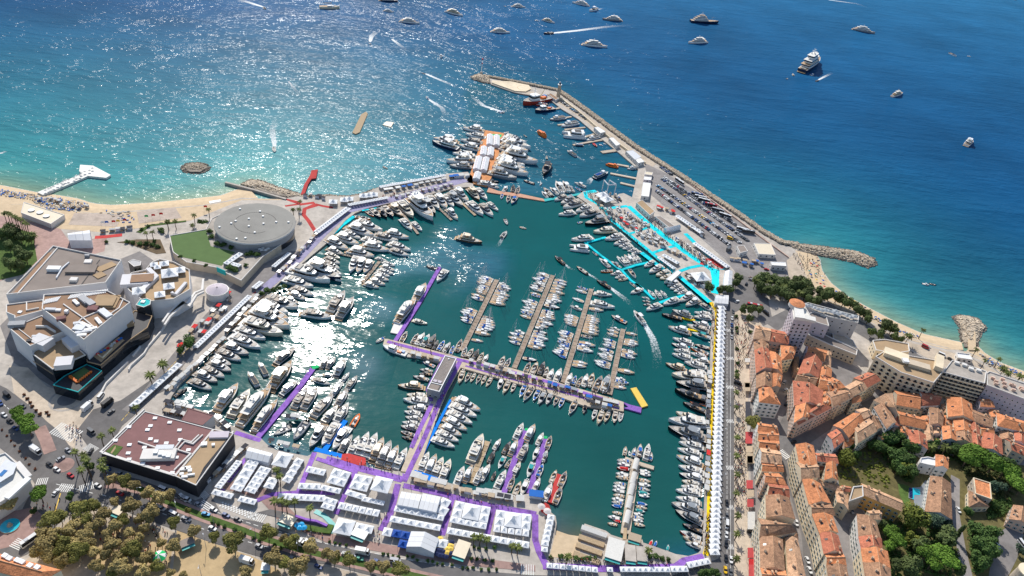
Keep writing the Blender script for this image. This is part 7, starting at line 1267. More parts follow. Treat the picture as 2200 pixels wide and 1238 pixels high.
trees('shrub','a2',[(480,560,40),(500,620,40),(560,690,45),(620,700,45),(700,730,40),(860,800,40),(900,790,40),(960,800,45),(690,940,55),(740,960,50),(850,910,30),(380,470,45),(430,470,45),(180,820,30),(320,860,30),(440,910,30)],'round the terrace lawn','shrubs round the terrace lawn',QZ+6)
trees('shrub','a4',[(1010,150,40),(1060,120,45),(1130,120,45),(1190,100,40),(1240,80,35),(960,190,25),(900,260,22),(830,310,22)],'by the boats at the red carpet gap','shrubs on the left jetty')
trees('shrub','a8',[(560,640,38),(620,660,34),(690,690,36),(800,720,34),(860,750,38),(910,770,30),(1020,810,34),(1080,840,34),(1250,900,34),(1320,930,32)],'on the boulevard median','shrubs on the median');trees('shrub','c6',[(960,370,20),(1000,370,22),(1190,430,20),(1220,440,20),(1010,520,20),(1060,530,20)],'on the little green roofs','shrubs on roof terraces',QZ+6)
trees('shrubr','a5',[(250,40,22),(280,80,24),(310,120,22),(330,160,24),(370,200,24),(410,240,26),(480,220,22),(500,250,22),(20,400,16),(70,460,16),(110,510,16),(150,560,16),(200,620,18),(260,690,18),(300,750,18),(360,800,20)],'along the boulevard pavements','shrubs along the boulevard')
trees('shrub','b7',[(590,1010,24),(640,1015,22),(690,1030,24),(750,1040,24),(840,1035,24),(900,1040,24),(945,1075,24),(1050,1080,26),(1100,1090,22),(1150,1110,20),(1205,1115,22),(1300,1120,22),(1410,1150,22),(1460,1155,22),(1520,1150,24),(1600,1165,22),(1680,1170,24),(1760,1170,22),(40,885,20),(95,895,22),(145,905,20),(210,920,24),(1530,940,26),(1580,950,26),(1650,955,26),(1740,945,30),(1500,1060,26),(1560,1065,26),(1640,1075,28),(1720,1085,26)],'along the pink pavement','shrubs along the pink pavement')
trees('shrub','b8',[(640,1045,30),(740,1040,40),(900,1065,40),(980,1065,40),(1040,1060,40),(1095,1060,34),(1225,1065,30),(1420,1070,30),(1500,1070,30),(1660,1040,40),(1720,1040,40),(1790,1060,36),(1850,1070,30),(1640,1030,30)],'above the bottom tent row','shrubs above the bottom tents');trees('leaf','c4',[(520,1215,50),(600,1215,50),(680,1215,40)],'at the bottom corner by the taxis',None)
trees('shrub','c2',[(960,480,24),(965,600,26),(970,640,24),(1105,640,26),(965,810,26),(975,960,26),(965,1040,26),(970,1100,24),(840,440,20),(835,560,20),(835,660,20)],'on the harbour promenade','shrubs on the promenade')
def bushes(f,pts,n,k,label,seed,r0=.8,r1=1.8,hole=0):
    rr=random.Random(seed);b=MB();V=[];F=[]
    for x,y in scatter(GP(pts,QZ,f),n,seed):
        s=rr.uniform(r0,r1)
        for i in range(26):
            u=Vector((rr.gauss(0,1),rr.gauss(0,1),abs(rr.gauss(0,1)))).normalized();c=Vector((x,y,QZ))+u*s*rr.uniform(.6,1);t=u.orthogonal().normalized();t.rotate(Matrix.Rotation(rr.uniform(0,6.28),3,u));w=u.cross(t);z=.42*rr.uniform(.6,1.2);o=len(V);V+=[c-t*z-w*z*.5,c-w*z,c+t*z+u*z*.3,c+w*z];F.append((o,o+1,o+2,o+3))
    b.add(V,F,k);o=b.build('undergrowth');tag(o,label,'bushes',kind='stuff')
bushes('c7',[(540,680),(1000,560),(1260,650),(1330,900),(1340,1238),(640,1238)],420,'f_leaf','thick green undergrowth below the pool villa',1)
bushes('c7',[(1440,740),(1730,760),(1720,1000),(1600,1180),(1500,1200),(1470,950)],330,'f_leaf','dense hedge garden between the two lanes',2,1,2.2)
bushes('c6',[(430,700),(720,640),(900,780),(1300,700),(1330,900),(900,850),(840,1150),(640,1000)],420,'f_leaf','green undergrowth behind the tiled houses',3)
bushes('c6',[(100,860),(420,820),(620,1000),(620,1200),(360,1100),(130,1100)],130,'f_leaf_yellow','scattered bushes on the dry slope',4,.5,1.2)
bushes('c7',[(1280,0),(1900,0),(2015,300),(1760,500),(1690,330),(1400,180)],420,'f_leaf_dark','dark undergrowth beneath the umbrella pines',5)
bushes('c7',[(1670,470),(1880,420),(1900,560),(1740,640),(1640,650)],110,'f_leaf','bushes around the salmon roofed villa',6)
def palm_crown(seed,n=26,L=2.5,droop=1.3):
    r=random.Random(seed);b=MB()
    for i in range(n):
        a=6.28*i/n+r.uniform(-.15,.15);up=r.uniform(-.35,1.1);d=Vector((math.cos(a),math.sin(a),0));sd=Vector((-d.y,d.x,0));P0=Vector((0,0,0));V=[]
        for j in range(5):
            t=j/4;p=d*L*t*(1-.12*t)+Vector((0,0,up*L*t*.7-droop*t*t));w=.42*L*(.25,.62,.55,.35,.03)[j]*.5;V+=[p-sd*w-Vector((0,0,w*.45)),p,p+sd*w-Vector((0,0,w*.45))]
        b.add(V,[f for j in range(4)for f in((j*3,j*3+1,j*3+4,j*3+3),(j*3+1,j*3+2,j*3+5,j*3+4))],'f_palm')
    return b.mesh('crown')
PC=[palm_crown(i)for i in range(3)]+[palm_crown(9,34,3.6,1.8)]
pt=MB();pt.tube((0,0,0),(.25,.1,.5),.26,.2,'trunk',7);pt.tube((.25,.1,.5),(0,0,1),.2,.17,'trunk',7);PT=pt.mesh('trunk')
def palms(f,pts,h,where,group=None,big=0,z=QZ):
    for i,(x,y)in enumerate(sorted(pts)):
        hh=h*rnd.uniform(.93,1.07);c=G(x,y,z+hh,f);r=thing('palm_tree',f"{'broad' if big else 'tall' if h > 9 else 'slim'} palm{f', {od(i + 1)} from the left' if len(pts) > 1 else ' standing'} {where}",'palm',(c.x,c.y,z),rnd.uniform(0,6.28),group)
        link('trunk',PT,r,None,None,(1.2,1.2,hh));link('crown',PC[3]if big else PC[i%3],r,(0,0,hh),rnd.uniform(0,6),1.15)
palms('a5',[(760,620),(845,650),(860,690),(825,800),(880,700),(890,750),(1040,700),(1030,770),(1060,790)],13,'at the junction','tall palms at the junction');palms('a5',[(1030,460),(1140,395),(1385,165)],9,'on the drive beside the maroon hall','palms beside the maroon hall')
palms('a8',[(1240,395),(1320,385),(1380,415),(1470,400),(1640,470)],9.5,'around the sunken ramp','palms around the ramp');palms('a7',[(1160,805),(1190,865)],10,'between the pagoda tents',None);palms('b7',[(1530,835),(1595,828),(1665,855)],8,'behind the long tent row','palms behind the tents');palms('b8',[(250,925),(310,935),(1650,970),(820,1035)],7,'near the bottom tents','palms near the bottom tents')
palms('a1',[(40,370),(68,360),(100,378),(140,400),(165,412),(190,425),(215,440),(245,462),(272,482)],13,'in the row at the left edge','row of tall palms at the left edge');palms('a1',[(90,490),(330,590)],7,'at the left edge garden',None,1);palms('a1',[(1710,455),(1790,450),(1490,570),(1555,560)],8,'on the beach terrace walk','palms on the beach terrace');palms('a2',[(465,330),(315,390),(45,455),(300,490),(1400,250),(1330,330),(1390,330)],8,'between beach and round hall','palms by the round hall')
palms('a3',[(1660,860),(1535,975)],8,'on the drive under the palace',None,1);palms('c5',[(1000,548),(1700,815),(1490,725),(1570,830)],9,'on the right beach','palms on the right beach');palms('c5',[(870,600),(1740,900),(1780,940),(1895,970),(680,510)],8,'along the right beach promenade','broad palms on the promenade',1);palms('c6',[(1060,750),(1210,760),(100,680)],8,'behind the white villa',None,1)
palms('c2',[(1170,100),(1300,110),(1450,160),(1550,260),(1350,200),(1680,160),(1620,230)],9,'in the garden beside the hotel tower','palms in the hotel garden',1);palms('c3',[(875,30),(870,200),(870,350),(880,660),(875,850),(880,1040)],6,'on the harbour promenade','palms on the promenade');palms('c4',[(880,380),(895,610),(885,800),(880,1050)],6,'on the lower promenade','palms on the promenade')
p=G(1300,850,QZ,'c7');r=thing('cypress','dark pointed cypress beside the garden lane','cypress',p);link('crown',crown_mesh(5,1.7,6,900,.35,'f_leaf_dark',4),r,(0,0,6.5),None,(1,1,1.25));link('trunk',trunk_mesh(4,.2),r)
# ===== VEHICLES, PEOPLE, FURNITURE
for k,c in{'car_white':(.72,.72,.71),'car_silver':(.36,.37,.39),'car_grey':(.12,.125,.13),'car_black':(.016,.016,.018),'car_blue':(.025,.07,.22),'car_red':(.45,.012,.018),'car_yellow':(.75,.45,.01),'car_lightblue':(.02,.32,.62),'car_green':(.02,.3,.2)}.items():mk(k,c,.25,.06,1,obj=True,spec=.6)
VM={}
def car_mesh(c,kind='car'):
    if(c,kind)in VM:return VM[c,kind]
    k='car_'+c;L,Wd,H,hb={'car':(4.4,1.8,1.45,.85),'van':(5.6,2.1,2.3,1.1),'truck':(7.5,2.4,3.2,1.1),'bus':(12,2.55,3.3,1.2),'moto':(2,.7,1.1,.6)}[kind];b=MB()
    o=[(-L/2,-Wd*.42),(-L*.44,-Wd/2),(L*.36,-Wd/2),(L/2,-Wd*.36),(L/2,Wd*.36),(L*.36,Wd/2),(-L*.44,Wd/2),(-L/2,Wd*.42)]
    b.prism(o,.28,hb,k,[(x*.985,y*.96)for x,y in o]);body=b.mesh('body');fixn(body)
    a0,a1={'car':(-.40,.22),'van':(-.49,.36),'truck':(.28,.47),'bus':(-.495,.49),'moto':(-.2,.2)}[kind];pl=[(a0*L,-Wd*.46),(a1*L,-Wd*.46),(a1*L,Wd*.46),(a0*L,Wd*.46)];s0,s1=(.45,-.85)if kind=='car' else(.08,-.45 if kind!='bus' else-.1)
    tp=[(pl[0][0]+s0,-Wd*.38),(pl[1][0]+s1,-Wd*.38),(pl[1][0]+s1,Wd*.38),(pl[0][0]+s0,Wd*.38)];g=MB();g.prism(pl,hb,H-.06,'dark_glass',tp);gl=g.mesh('windows');fixn(gl)
    t=MB();t.prism(tp,H-.06,H,k);
    if kind=='truck':t.box(-L*.13,0,hb,L*.72,Wd,H-hb+.2,k)
    if kind=='bus':
        for x in(-3,2.5):t.box(x,0,H,1.6,1.5,.2,'light_steel')
    tm=t.mesh('car_roof');fixn(tm);w=MB()
    w.tube((0,-Wd/2-.02,.32),(0,-Wd/2+.22,.32),.32,.32,'rubber',10);wm=w.mesh('wheel')
    VM[c,kind]=(body,gl,tm,wm,L,Wd);return VM[c,kind]
def car(p,rz,c,label,kind='car',group=None,z=Z3+.02,wheels=True):
    body,gl,tm,wm,L,Wd=car_mesh(c,kind);r=thing({'car':'car','van':'van','truck':'truck','bus':'coach','moto':'motorcycle'}[kind],label,{'car':'car','van':'van','truck':'truck','bus':'coach','moto':'motorcycle'}[kind],(p.x,p.y,z),rz,group)
    link('body',body,r);link('windows',gl,r);link('car_roof',tm,r)
    if wheels:
        for x in(-.31,.31):
            for s in(0,1):link('wheel',wm,r,(x*L,0 if s==0 else Wd,0)if s==0 else(x*L,Wd-.2,0))
    return r
CC=['white','silver','grey','black','black','blue','white','silver','grey'];CNAME={'lightblue':'bright blue'}
def street(f,items,where,group=None):
    for it in items:
        x,y,x2,y2,c=it[:5];kd=it[5]if len(it)>5 else 'car';a,b_=G(x,y,Z3,f),G(x2,y2,Z3,f);d=b_-a;car((a+b_)/2,math.atan2(d.y,d.x),c,f"{CNAME.get(c, c)} {'coach' if kd == 'bus' else kd} {where}" if len(it)<7 else it[6],kd,group)
street('a5',[(695,850,755,890,'red','car','bright red car crossing the junction'),(555,790,615,830,'white','car','white car just left of the red car'),(480,740,540,780,'black','car','dark car in the tree shade left of the junction'),(585,720,660,680,'silver','car','silver car beside the round red island'),(670,590,730,640,'silver','car','silver car waiting above the round island'),(20,230,70,270,'white','car','white car on the boulevard left of the pines'),(80,300,130,330,'black','car','dark car under the pines on the boulevard'),(130,370,190,410,'blue','car','blue car in the shade of the pines'),(40,20,110,80,'black','van','black van at the top of the boulevard'),(210,140,265,180,'grey','car','grey car right of the black van'),(320,590,425,660,'white','truck','white truck with a tan box below the pines'),(545,1080,600,1010,'white','car','white car coming up the side street'),(1110,240,1170,200,'grey','car','grey car on the drive beside the left jetty'),(910,660,955,590,'black','car','black car on the zebra crossing'),(905,400,970,450,'grey','van','grey van by the palm island'),(960,950,1050,1000,'white','car','white convertible leaving the junction'),(1090,770,1130,830,'blue','car','blue car at the corner of the maroon hall'),(1200,840,1270,870,'silver','car','silver car in front of the maroon hall'),(1010,90,1060,30,'white','van','white van below the palace'),(1060,170,1150,100,'black','truck','dark truck on the palace drive'),(860,210,940,140,'white','truck','flat truck with a timber load on the palace drive'),(710,1230,800,1140,'black','van','black van at the edge of the plane tree square'),(1200,1040,1260,1070,'red','car','red car behind the plane trees'),(1580,1030,1640,1070,'white','car','white car on the boulevard among the planes'),(1640,1000,1710,1030,'white','van','white van on the boulevard among the planes'),(0,110,20,150,'blue','car','blue car at the left picture edge')],'')
street('a6',[(250,920,510,740,'white','bus','long white coach beside the fountain'),(1880,520,2015,590,'white','van','white and blue van at the square'),(2020,350,2081,400,'white','van','white minibus near the zebra crossing'),(2050,590,2090,620,'silver','car','silver car beyond the blue and white van'),(1750,470,1830,500,'white','van','white van under the plane trees')],'')
street('a8',[(195,365,325,410,'white','van','big white van by the maroon hall corner'),(365,425,440,460,'silver','car','silver car on the striped crossing'),(440,540,525,560,'lightblue','car','bright blue car on the boulevard'),(530,480,605,520,'white','car','white car with black roof by the chequered paving'),(668,545,745,580,'blue','car','dark blue car by the chequered paving'),(800,590,875,625,'grey','car','grey car ahead of the dark blue one'),(235,595,310,625,'silver','car','silver car on the near carriageway'),(515,690,600,730,'white','car','white car with black sunroof on the near carriageway'),(1035,890,1125,930,'silver','car','pale blue grey car on the near carriageway'),(1415,1030,1495,1070,'silver','car','silver car under the boulevard planes'),(1700,1120,1780,1160,'blue','car','blue car under the boulevard planes'),(1480,850,1560,890,'white','truck','white lorry behind the plane trees'),(1600,860,1690,900,'white','van','white van behind the plane trees'),(2015,990,2070,1015,'white','car','white car left of the delivery truck'),(860,1060,1025,1110,'white','truck','white camper van parked on the sandy square')],'')
street('b7',[(320,990,435,1010,'white','truck','white delivery truck on the boulevard'),(305,1050,390,1075,'green','car','green car beside the delivery truck'),(180,1005,240,1030,'white','car','white car behind the delivery truck'),(670,1080,760,1095,'silver','van','silver van further along the boulevard'),(515,1085,550,1105,'blue','car','blue car between the boulevard planes')],'')
street('c4',[(770,460,775,520,'black','car','black car alone on the quay road'),(772,600,772,650,'grey','car','grey car above the white van on the quay road'),(772,670,772,760,'white','van','white van on the quay road'),(768,785,768,850,'white','car','white car below the white van'),(765,880,765,940,'black','car','black car low on the quay road'),(762,1030,765,1090,'black','car','dark car at the quay road corner'),(812,1040,818,1110,'white','car','white car beside the dark ones at the corner'),(755,1150,760,1210,'yellow','car','yellow and black taxi at the bottom corner'),(810,1170,815,1238,'grey','car','grey car beside the taxi'),(1590,1050,1615,1110,'white','car','white car in the lane below the cream terrace'),(1610,1150,1640,1215,'white','car','second white car in the lane below the cream terrace'),(1485,670,1495,720,'white','car','white car squeezed beside the brown roofs'),(1000,780,1060,800,'black','van','black van between the awnings')],'')
street('c2',[(925,410,930,450,'grey','car','first parked car at the top of the quay road'),(915,470,918,530,'white','car','second parked car, white, on the quay road'),(912,550,914,590,'blue','car','third parked car, bluish, on the quay road'),(912,610,914,650,'black','car','fourth parked car, black, on the quay road'),(910,675,912,710,'silver','car','fifth parked car on the quay road'),(1050,170,1075,130,'black','car','black car turning below the car park'),(1090,100,1140,115,'silver','car','silver car at the palm garden corner'),(950,335,985,320,'white','car','white car on the hatched crossing'),(1385,105,1430,120,'lightblue','car','blue car beyond the palm garden'),(1240,430,1290,470,'black','van','black van behind the red awning'),(1060,365,1225,400,'red','bus','red and white bus parked under the palms'),(1540,960,1560,900,'black','car','black car in the dark lane'),(1440,1190,1470,1120,'silver','car','silver car parked low in the dark lane')],'')
street('c3',[(1340,130,1370,80,'white','car','white car in the shaded lane'),(1350,200,1380,170,'silver','car','silver car in the shaded lane'),(1380,240,1410,290,'grey','car','grey car in the shaded lane'),(1360,350,1385,310,'black','car','black car in the shaded lane'),(1425,735,1480,705,'black','car','black car at the mouth of the dark street'),(850,110,910,130,'black','van','dark van parked on the promenade')],'')
street('c7',[(1315,525,1355,600,'white','car','white car on the garden lane'),(1725,900,1765,970,'white','car','white car on the lower right lane'),(1965,880,2010,940,'white','van','white van at the right edge'),(225,540,250,600,'silver','car','silver car in the arch of the gate house')],'');street('c5',[(985,700,1040,725,'red','van','dark red van on the beach road'),(1130,770,1200,800,'white','van','white van on the beach road'),(590,510,610,530,'black','car','black car by the beach trees'),(1225,815,1260,830,'black','car','black car on the beach road')],'');street('c6',[(270,370,350,330,'silver','car','silver car in the long dark street')],'')
def parked(f,a,c,n,ang,where,seed,skip=.06):
    r=random.Random(seed);A,B_=G(*a,Z3,f),G(*c,Z3,f);d=B_-A;base=math.atan2(d.y,d.x)
    for i in range(n):
        if r.random()<skip:continue
        col=r.choice(CC)if r.random()>.06 else r.choice(['red','yellow','lightblue']);p=A.lerp(B_,(i+.5)/n);car(p,base+R_(ang)+(math.pi if r.random()<.5 else 0),col,f'{CNAME.get(col, col)} car, bay {i + 1} from the mole end, {where}'.replace(f'bay {i + 1}',od(i+1)),'car','cars in the mole car park',wheels=False)
for j,(a,c,n)in enumerate([((140,335),(900,900),64),((150,280),(1000,870),62),((175,265),(1020,860),0),((200,215),(1080,850),60),((215,195),(960,690),44)]):
    if n:parked('c1',a,c,n,62 if j%2 else 118,f'car park row {ONES_N[j + 1] if j < 2 else ONES_N[j]}',j+3)
parked('c1',(185,90),(300,175),7,60,'small row beside the boulder bank',20,0);parked('c8',(980,425),(1240,610),15,60,'row below the lighthouse',21,.1)
for i,(x,y,x2,y2,c)in enumerate([(330,220,425,285,'white'),(490,370,620,400,'blue'),(530,400,650,430,'white'),(570,430,685,460,'white'),(635,480,760,510,'red'),(705,530,835,565,'silver'),(780,580,905,620,'white'),(985,735,1060,755,'white'),(1030,760,1130,775,'grey')]):street('c1',[(x,y,x2,y2,c,'bus',f'{c} coach, {od(i + 1)} from the mole end along the boulder bank')],'','coaches along the boulder bank')
street('c1',[(875,820,915,835,'yellow','van','yellow van in the car park'),(860,960,900,920,'grey','truck','grey truck at the end of the car park'),(1250,1140,1285,1145,'red','car','red car beside the white roofed shelter')],'')
# ---- people: one continuous body grown from a skeleton
def person_mesh(pose,cols):
    V=[(0,0,.95),(0,0,1.2),(0,0,1.42),(0,.02,1.55),(0,.03,1.72)];E=[(0,1),(1,2),(2,3),(3,4)];Rd=[.15,.14,.17,.06,.105]
    for s in(-1,1):
        st=pose*s*.22;o=len(V);V+=[(s*.1,0,.88),(s*.11,st*.6,.48),(s*.11,st,.06),(s*.11,st+.14,.03)];E+=[(0,o),(o,o+1),(o+1,o+2),(o+2,o+3)];Rd+=[.1,.07,.05,.04]
        o=len(V);V+=[(s*.2,0,1.4),(s*.26,-st*.5,1.12),(s*.26,-st+.06,.86)];E+=[(2,o),(o,o+1),(o+1,o+2)];Rd+=[.07,.05,.04]
    me=bpy.data.meshes.new('person');me.from_pydata([Vector(v)for v in V],E,[]);o=bpy.data.objects.new('tmp',me);COL.objects.link(o);m=o.modifiers.new('s','SKIN');sv=me.skin_vertices[0].data
    for i,r in enumerate(Rd):sv[i].radius=(r,r*.8)
    sv[0].use_root=True;bpy.context.view_layer.update();e=o.evaluated_get(bpy.context.evaluated_depsgraph_get());out=bpy.data.meshes.new_from_object(e);bpy.data.objects.remove(o)
    out.materials.clear()
    for c in cols:out.materials.append(M[c])
    for p in out.polygons:
        z,x=p.center.z,abs(p.center.x);p.material_index=3 if z>1.74 else 2 if z>1.52 or(x>.2 and z<1.2)else 0 if z>.95 else 1
    out.name='person';return out
mk('skin',(.48,.29,.2),.7,.1,1,obj=True);mk('hair',(.04,.025,.015),.8,.2,1,obj=True);mk('jeans',(.03,.045,.1),.9,.1,1,obj=True)
PCOL=[('white','jeans','white shirt'),('dark','dark','black clothes'),('canvas_blue','jeans','blue top'),('canvas_red','dark','red top'),('canvas_beige','canvas_beige','beige clothes'),('gel_grey','dark','grey top'),('canvas_white','white','white clothes')]
PM=[person_mesh((.9,.3,0)[i%3],(c[0],c[1],'skin','hair'))for i,c in enumerate(PCOL)]
NP=[0]
def crowd(f,pts,n,where,seed,z=Q4+.06):
    for i,(x,y)in enumerate(scatter(GP(pts,z,f),n,seed,.7)):
        k=rnd.randrange(len(PM));o=link('person',PM[k],None,(x,y,z),rnd.uniform(0,6.28),1.12);tag(o,f'person in {PCOL[k][2]} {where}','person',f'people {where}, {PCOL[k][2]}');NP[0]+=1
def crowd_stuff(areas,label):
    b=MB()
    for f,pts,n,sd in areas:
        for x,y in scatter(GP(pts,QZ+.1,f),n,sd,.6):
            z=QZ+.12;k=rnd.choice(['white','dark','dark','jeans','canvas_red','canvas_beige','gel_grey']);a=rnd.uniform(0,3.1)
            b.box(x,y,z,.3,.42,.85,rnd.choice(['jeans','dark','canvas_beige']),a);b.box(x,y,z+.85,.32,.5,.6,k,a);b.box(x,y,z+1.5,.22,.22,.26,'skin' if rnd.random()<.4 else 'hair',a)
    o=b.build('crowd');tag(o,label,'crowd',kind='stuff')
crowd('b7',[(10,20),(760,210),(800,170),(100,0)],22,'walking on the purple carpet behind the yachts',1);crowd('b7',[(770,320),(1919,560),(1919,520),(800,290)],26,'on the purple carpet behind the quay parasols',2);crowd('b5',[(950,900),(1280,380),(1180,300),(870,860)],24,'walking along the central pier',3);crowd('b7',[(440,890),(560,600),(640,560),(560,890)],16,'at the entrance between the tents',4);crowd('a7',[(880,620),(1120,950),(1000,990),(830,700)],8,'between the pagoda rows',5)
crowd('c3',[(850,150),(950,150),(950,480),(850,480)],30,'strolling on the harbour promenade',6,Z1+.03);crowd('c4',[(855,20),(970,20),(975,600),(860,600)],40,'strolling on the lower promenade',7,Z1+.03);crowd('a5',[(640,380),(760,330),(860,480),(850,580),(760,530)],24,'waiting by the zebra crossings',8,Z3);crowd('a8',[(1500,720),(1900,800),(1900,850),(1480,760)],12,'on the pink pavement by the kiosk',9,Z3);crowd('a6',[(1030,800),(1330,560),(1900,700),(1300,1000)],30,'in the shade of the plane tree square',10,Z3);crowd('b3',[(640,730),(1200,870),(1200,890),(630,750)],10,'on the purple T jetty',11)
crowd_stuff([('c2',[(940,480),(1100,520),(1110,860),(940,1200)],160,1),('c3',[(845,520),(950,520),(960,1238),(845,1238)],130,2),('b2',[(970,260),(1100,250),(1430,680),(1905,1080),(1880,1120),(1400,700)],150,3),('c1',[(0,620),(60,600),(800,1130),(740,1180)],170,4),('b6',[(0,150),(1300,470),(1300,560),(0,220)],130,5),('c2',[(700,340),(770,400),(760,1238),(720,1238)],90,6),('c4',[(560,620),(610,600),(600,1000),(540,1030)],60,7),('a6',[(300,350),(1000,400),(1900,700),(1900,1100),(900,1000)],140,8),('c2',[(1080,80),(1500,70),(1500,110),(1080,120)],60,9),('a7',[(0,190),(440,300),(430,330),(0,235)],60,10),('b1',[(560,290),(1300,170),(1300,210),(560,320)],90,11),('c1',[(1530,980),(1790,980),(1905,1238),(1640,1200)],70,12),('b8',[(600,1095),(1900,1130),(1900,1105),(600,1060)],70,13)],'scattered crowd on quays, carpets, squares and beach')
# ---- stands, parasols, kiosks and small things
def parasol(f,x,y,k,label,group,rad=1.7,h=2.7,z=QZ,sq=True):
    p=G(x,y,z+h,f);r=thing('parasol',label,'parasol',(p.x,p.y,z),rnd.uniform(0,1.5),group);n=4 if sq else 8
    key=('par',k,n,rad)
    if key not in VM:
        b=MB();b.cyl(0,0,h-.35,h+.35,rad,.08,k,n);a=b.mesh('canopy');fixn(a);c=MB();c.tube((0,0,0),(0,0,h),.06,.06,'alu',6);VM[key]=(a,c.mesh('pole'))
    link('canopy',VM[key][0],r);link('pole',VM[key][1],r)
def stand_mesh(k):
    b=MB();b.box(0,0,2.3,3.6,2.8,.18,k);a=b.mesh('roof');c=MB();c.box(0,1.1,0,3.2,.15,2.3,'tent_wall');d=MB();d.box(-.6,-.6,0,1.5,.7,1,'teak');e=MB();e.tube((-1.7,-1.3,0),(-1.7,-1.3,2.3),.06,.06,'alu',5);g=MB();g.tube((1.7,-1.3,0),(1.7,-1.3,2.3),.06,.06,'alu',5)
    return[('roof',a),('back_wall',c.mesh('back_wall')),('counter',d.mesh('counter')),('leg',e.mesh('leg')),('leg',g.mesh('leg'))]
SM={k:stand_mesh(k)for k in('canvas_white','canvas_beige','canvas_dark','canvas_blue','gel_grey','canvas_red')};SN={'canvas_white':'white','canvas_beige':'beige','canvas_dark':'black','canvas_blue':'blue','gel_grey':'grey','canvas_red':'red'}
def stands(f,a,c,n,where,mix=('canvas_white','canvas_white','canvas_beige','gel_grey','canvas_dark'),z=Q4,j=.8,sc=1.0):
    A,B_=G(*a,z,f),G(*c,z,f);d=B_-A;an=math.atan2(d.y,d.x)
    for i in range(n):
        k=rnd.choice(mix);p=A.lerp(B_,(i+.5)/n);r=thing('show_stand',f'{SN[k]} show stand, {od(i + 1)} {where}','stand',(p.x+rnd.uniform(-j,j),p.y+rnd.uniform(-j,j),z),an+rnd.choice((0,0,math.pi)),f'show stands {where}',(sc*rnd.uniform(.8,1.15),sc*rnd.uniform(.8,1.1),rnd.uniform(.9,1.1)))
        for nm,m in SM[k]:link(nm,m,r)
stands('b6',(40,170),(560,290),7,'from the left on the purple jetty');stands('b6',(580,310),(980,420),6,'from the left, mid purple jetty',('canvas_white','canvas_dark','canvas_blue','gel_grey'));stands('b6',(1000,460),(1330,530),6,'from the left, end of purple jetty',('canvas_white','canvas_blue','canvas_blue','canvas_dark'));stands('b6',(1020,500),(1260,560),4,'in the lower dark row, purple jetty',('canvas_dark','canvas_white','canvas_blue'))
stands('b3',(1440,940),(1900,1060),6,'from the dark pavilion on the purple jetty');stands('b3',(850,870),(1160,930),5,'on the floating lounge',('canvas_beige','canvas_white','canvas_dark'),QZ-.4)
stands('b7',(880,210),(1240,300),4,'from the left by the blue carpet',('canvas_white',),sc=1.4);stands('b7',(900,270),(1900,460),13,'along the quay bar row',('canvas_white','canvas_beige','canvas_beige','canvas_dark'));stands('b7',(1540,365),(1900,430),4,'at the show basin edge',('canvas_white',),sc=1.4);stands('b8',(60,440),(360,460),3,'left of the cyan box',('canvas_white','canvas_red'),sc=1.4);stands('b8',(440,400),(520,410),1,'as a cyan box on the quay',('canvas_blue',),sc=2)
stands('a7',(20,210),(440,320),8,'behind the maroon hall');stands('a7',(30,120),(300,180),6,'at the inflatable boats',('canvas_dark','canvas_dark','canvas_white','gel_grey'));stands('a7',(480,240),(700,400),6,'at the quay corner',('canvas_dark','canvas_white','gel_grey'));stands('a7',(440,960),(850,580),11,'in the service yard',('canvas_beige','canvas_white','gel_grey','canvas_dark'));stands('a7',(1250,270),(1420,290),3,'inside the floating show dock',('canvas_white','canvas_dark'));stands('a7',(1080,520),(1400,590),4,'at the floating dock quay',('canvas_white','canvas_dark','canvas_beige'))
stands('a4',(40,1150),(640,620),14,'along the left jetty edge',('canvas_white','gel_grey','canvas_white'));stands('a4',(640,560),(980,180),13,'on the upper left jetty edge',('canvas_white','gel_grey','canvas_dark'));stands('a2',(1180,1010),(1620,560),15,'on the jetty by the glass dome',('canvas_white','canvas_beige','canvas_dark','gel_grey'));stands('a4',(160,780),(700,180),24,'in the works yard by the dome',('canvas_white','canvas_beige','canvas_red','gel_grey','canvas_dark'),j=5);stands('b1',(580,250),(1240,130),11,'inside the upper jetty row',('gel_grey','canvas_blue','canvas_white'),sc=1.2);stands('b1',(700,320),(1300,180),11,'on the upper jetty edge',('canvas_white','canvas_white','gel_grey'));stands('b1',(1260,110),(1460,90),4,'at the teal stand corner',('canvas_blue','canvas_white'),sc=1.5)
stands('b2',(1080,330),(1300,560),7,'along the upper cyan quay',('canvas_beige','canvas_white','canvas_dark'));stands('b2',(1260,500),(1500,650),10,'in the first cyan block',('canvas_white','gel_grey','canvas_dark','canvas_red'),j=4);stands('b2',(1560,720),(1820,820),8,'in the second cyan block',('gel_grey','canvas_dark','canvas_white'),j=4);stands('c1',(260,940),(420,1020),6,'in the sandy lounge block',('canvas_beige','canvas_white'),j=3);stands('c1',(150,520),(350,570),7,'by the upper cyan tents',('canvas_beige','canvas_red','canvas_white'),j=3);stands('c1',(470,700),(640,800),7,'behind the upper tent row',('canvas_beige','canvas_dark'),j=3);stands('c1',(930,1060),(1200,1100),11,'in the lounge by the palms',('canvas_dark','canvas_beige','canvas_blue'),j=5);stands('c2',(430,60),(680,240),10,'along the lower cyan quay',('canvas_white','gel_grey','canvas_dark'),j=2)
stands('c3',(590,0),(560,560),11,'on the yellow quay edge',('canvas_white','gel_grey','canvas_dark'),j=.4);stands('c3',(575,600),(560,1238),11,'on the lower yellow quay edge',('canvas_white','canvas_white','gel_grey','canvas_red'),j=.4)
stands('a1',(420,230),(880,330),8,'among the beach loungers',('canvas_white','canvas_beige'),QZ+.06,3,.8);stands('a1',(1060,570),(1380,540),6,'at the beach red carpet',('canvas_dark','canvas_white','gel_grey'),j=2);stands('a2',(1420,190),(1700,230),5,'at the head of the red carpet',('canvas_dark','canvas_white'),j=2)
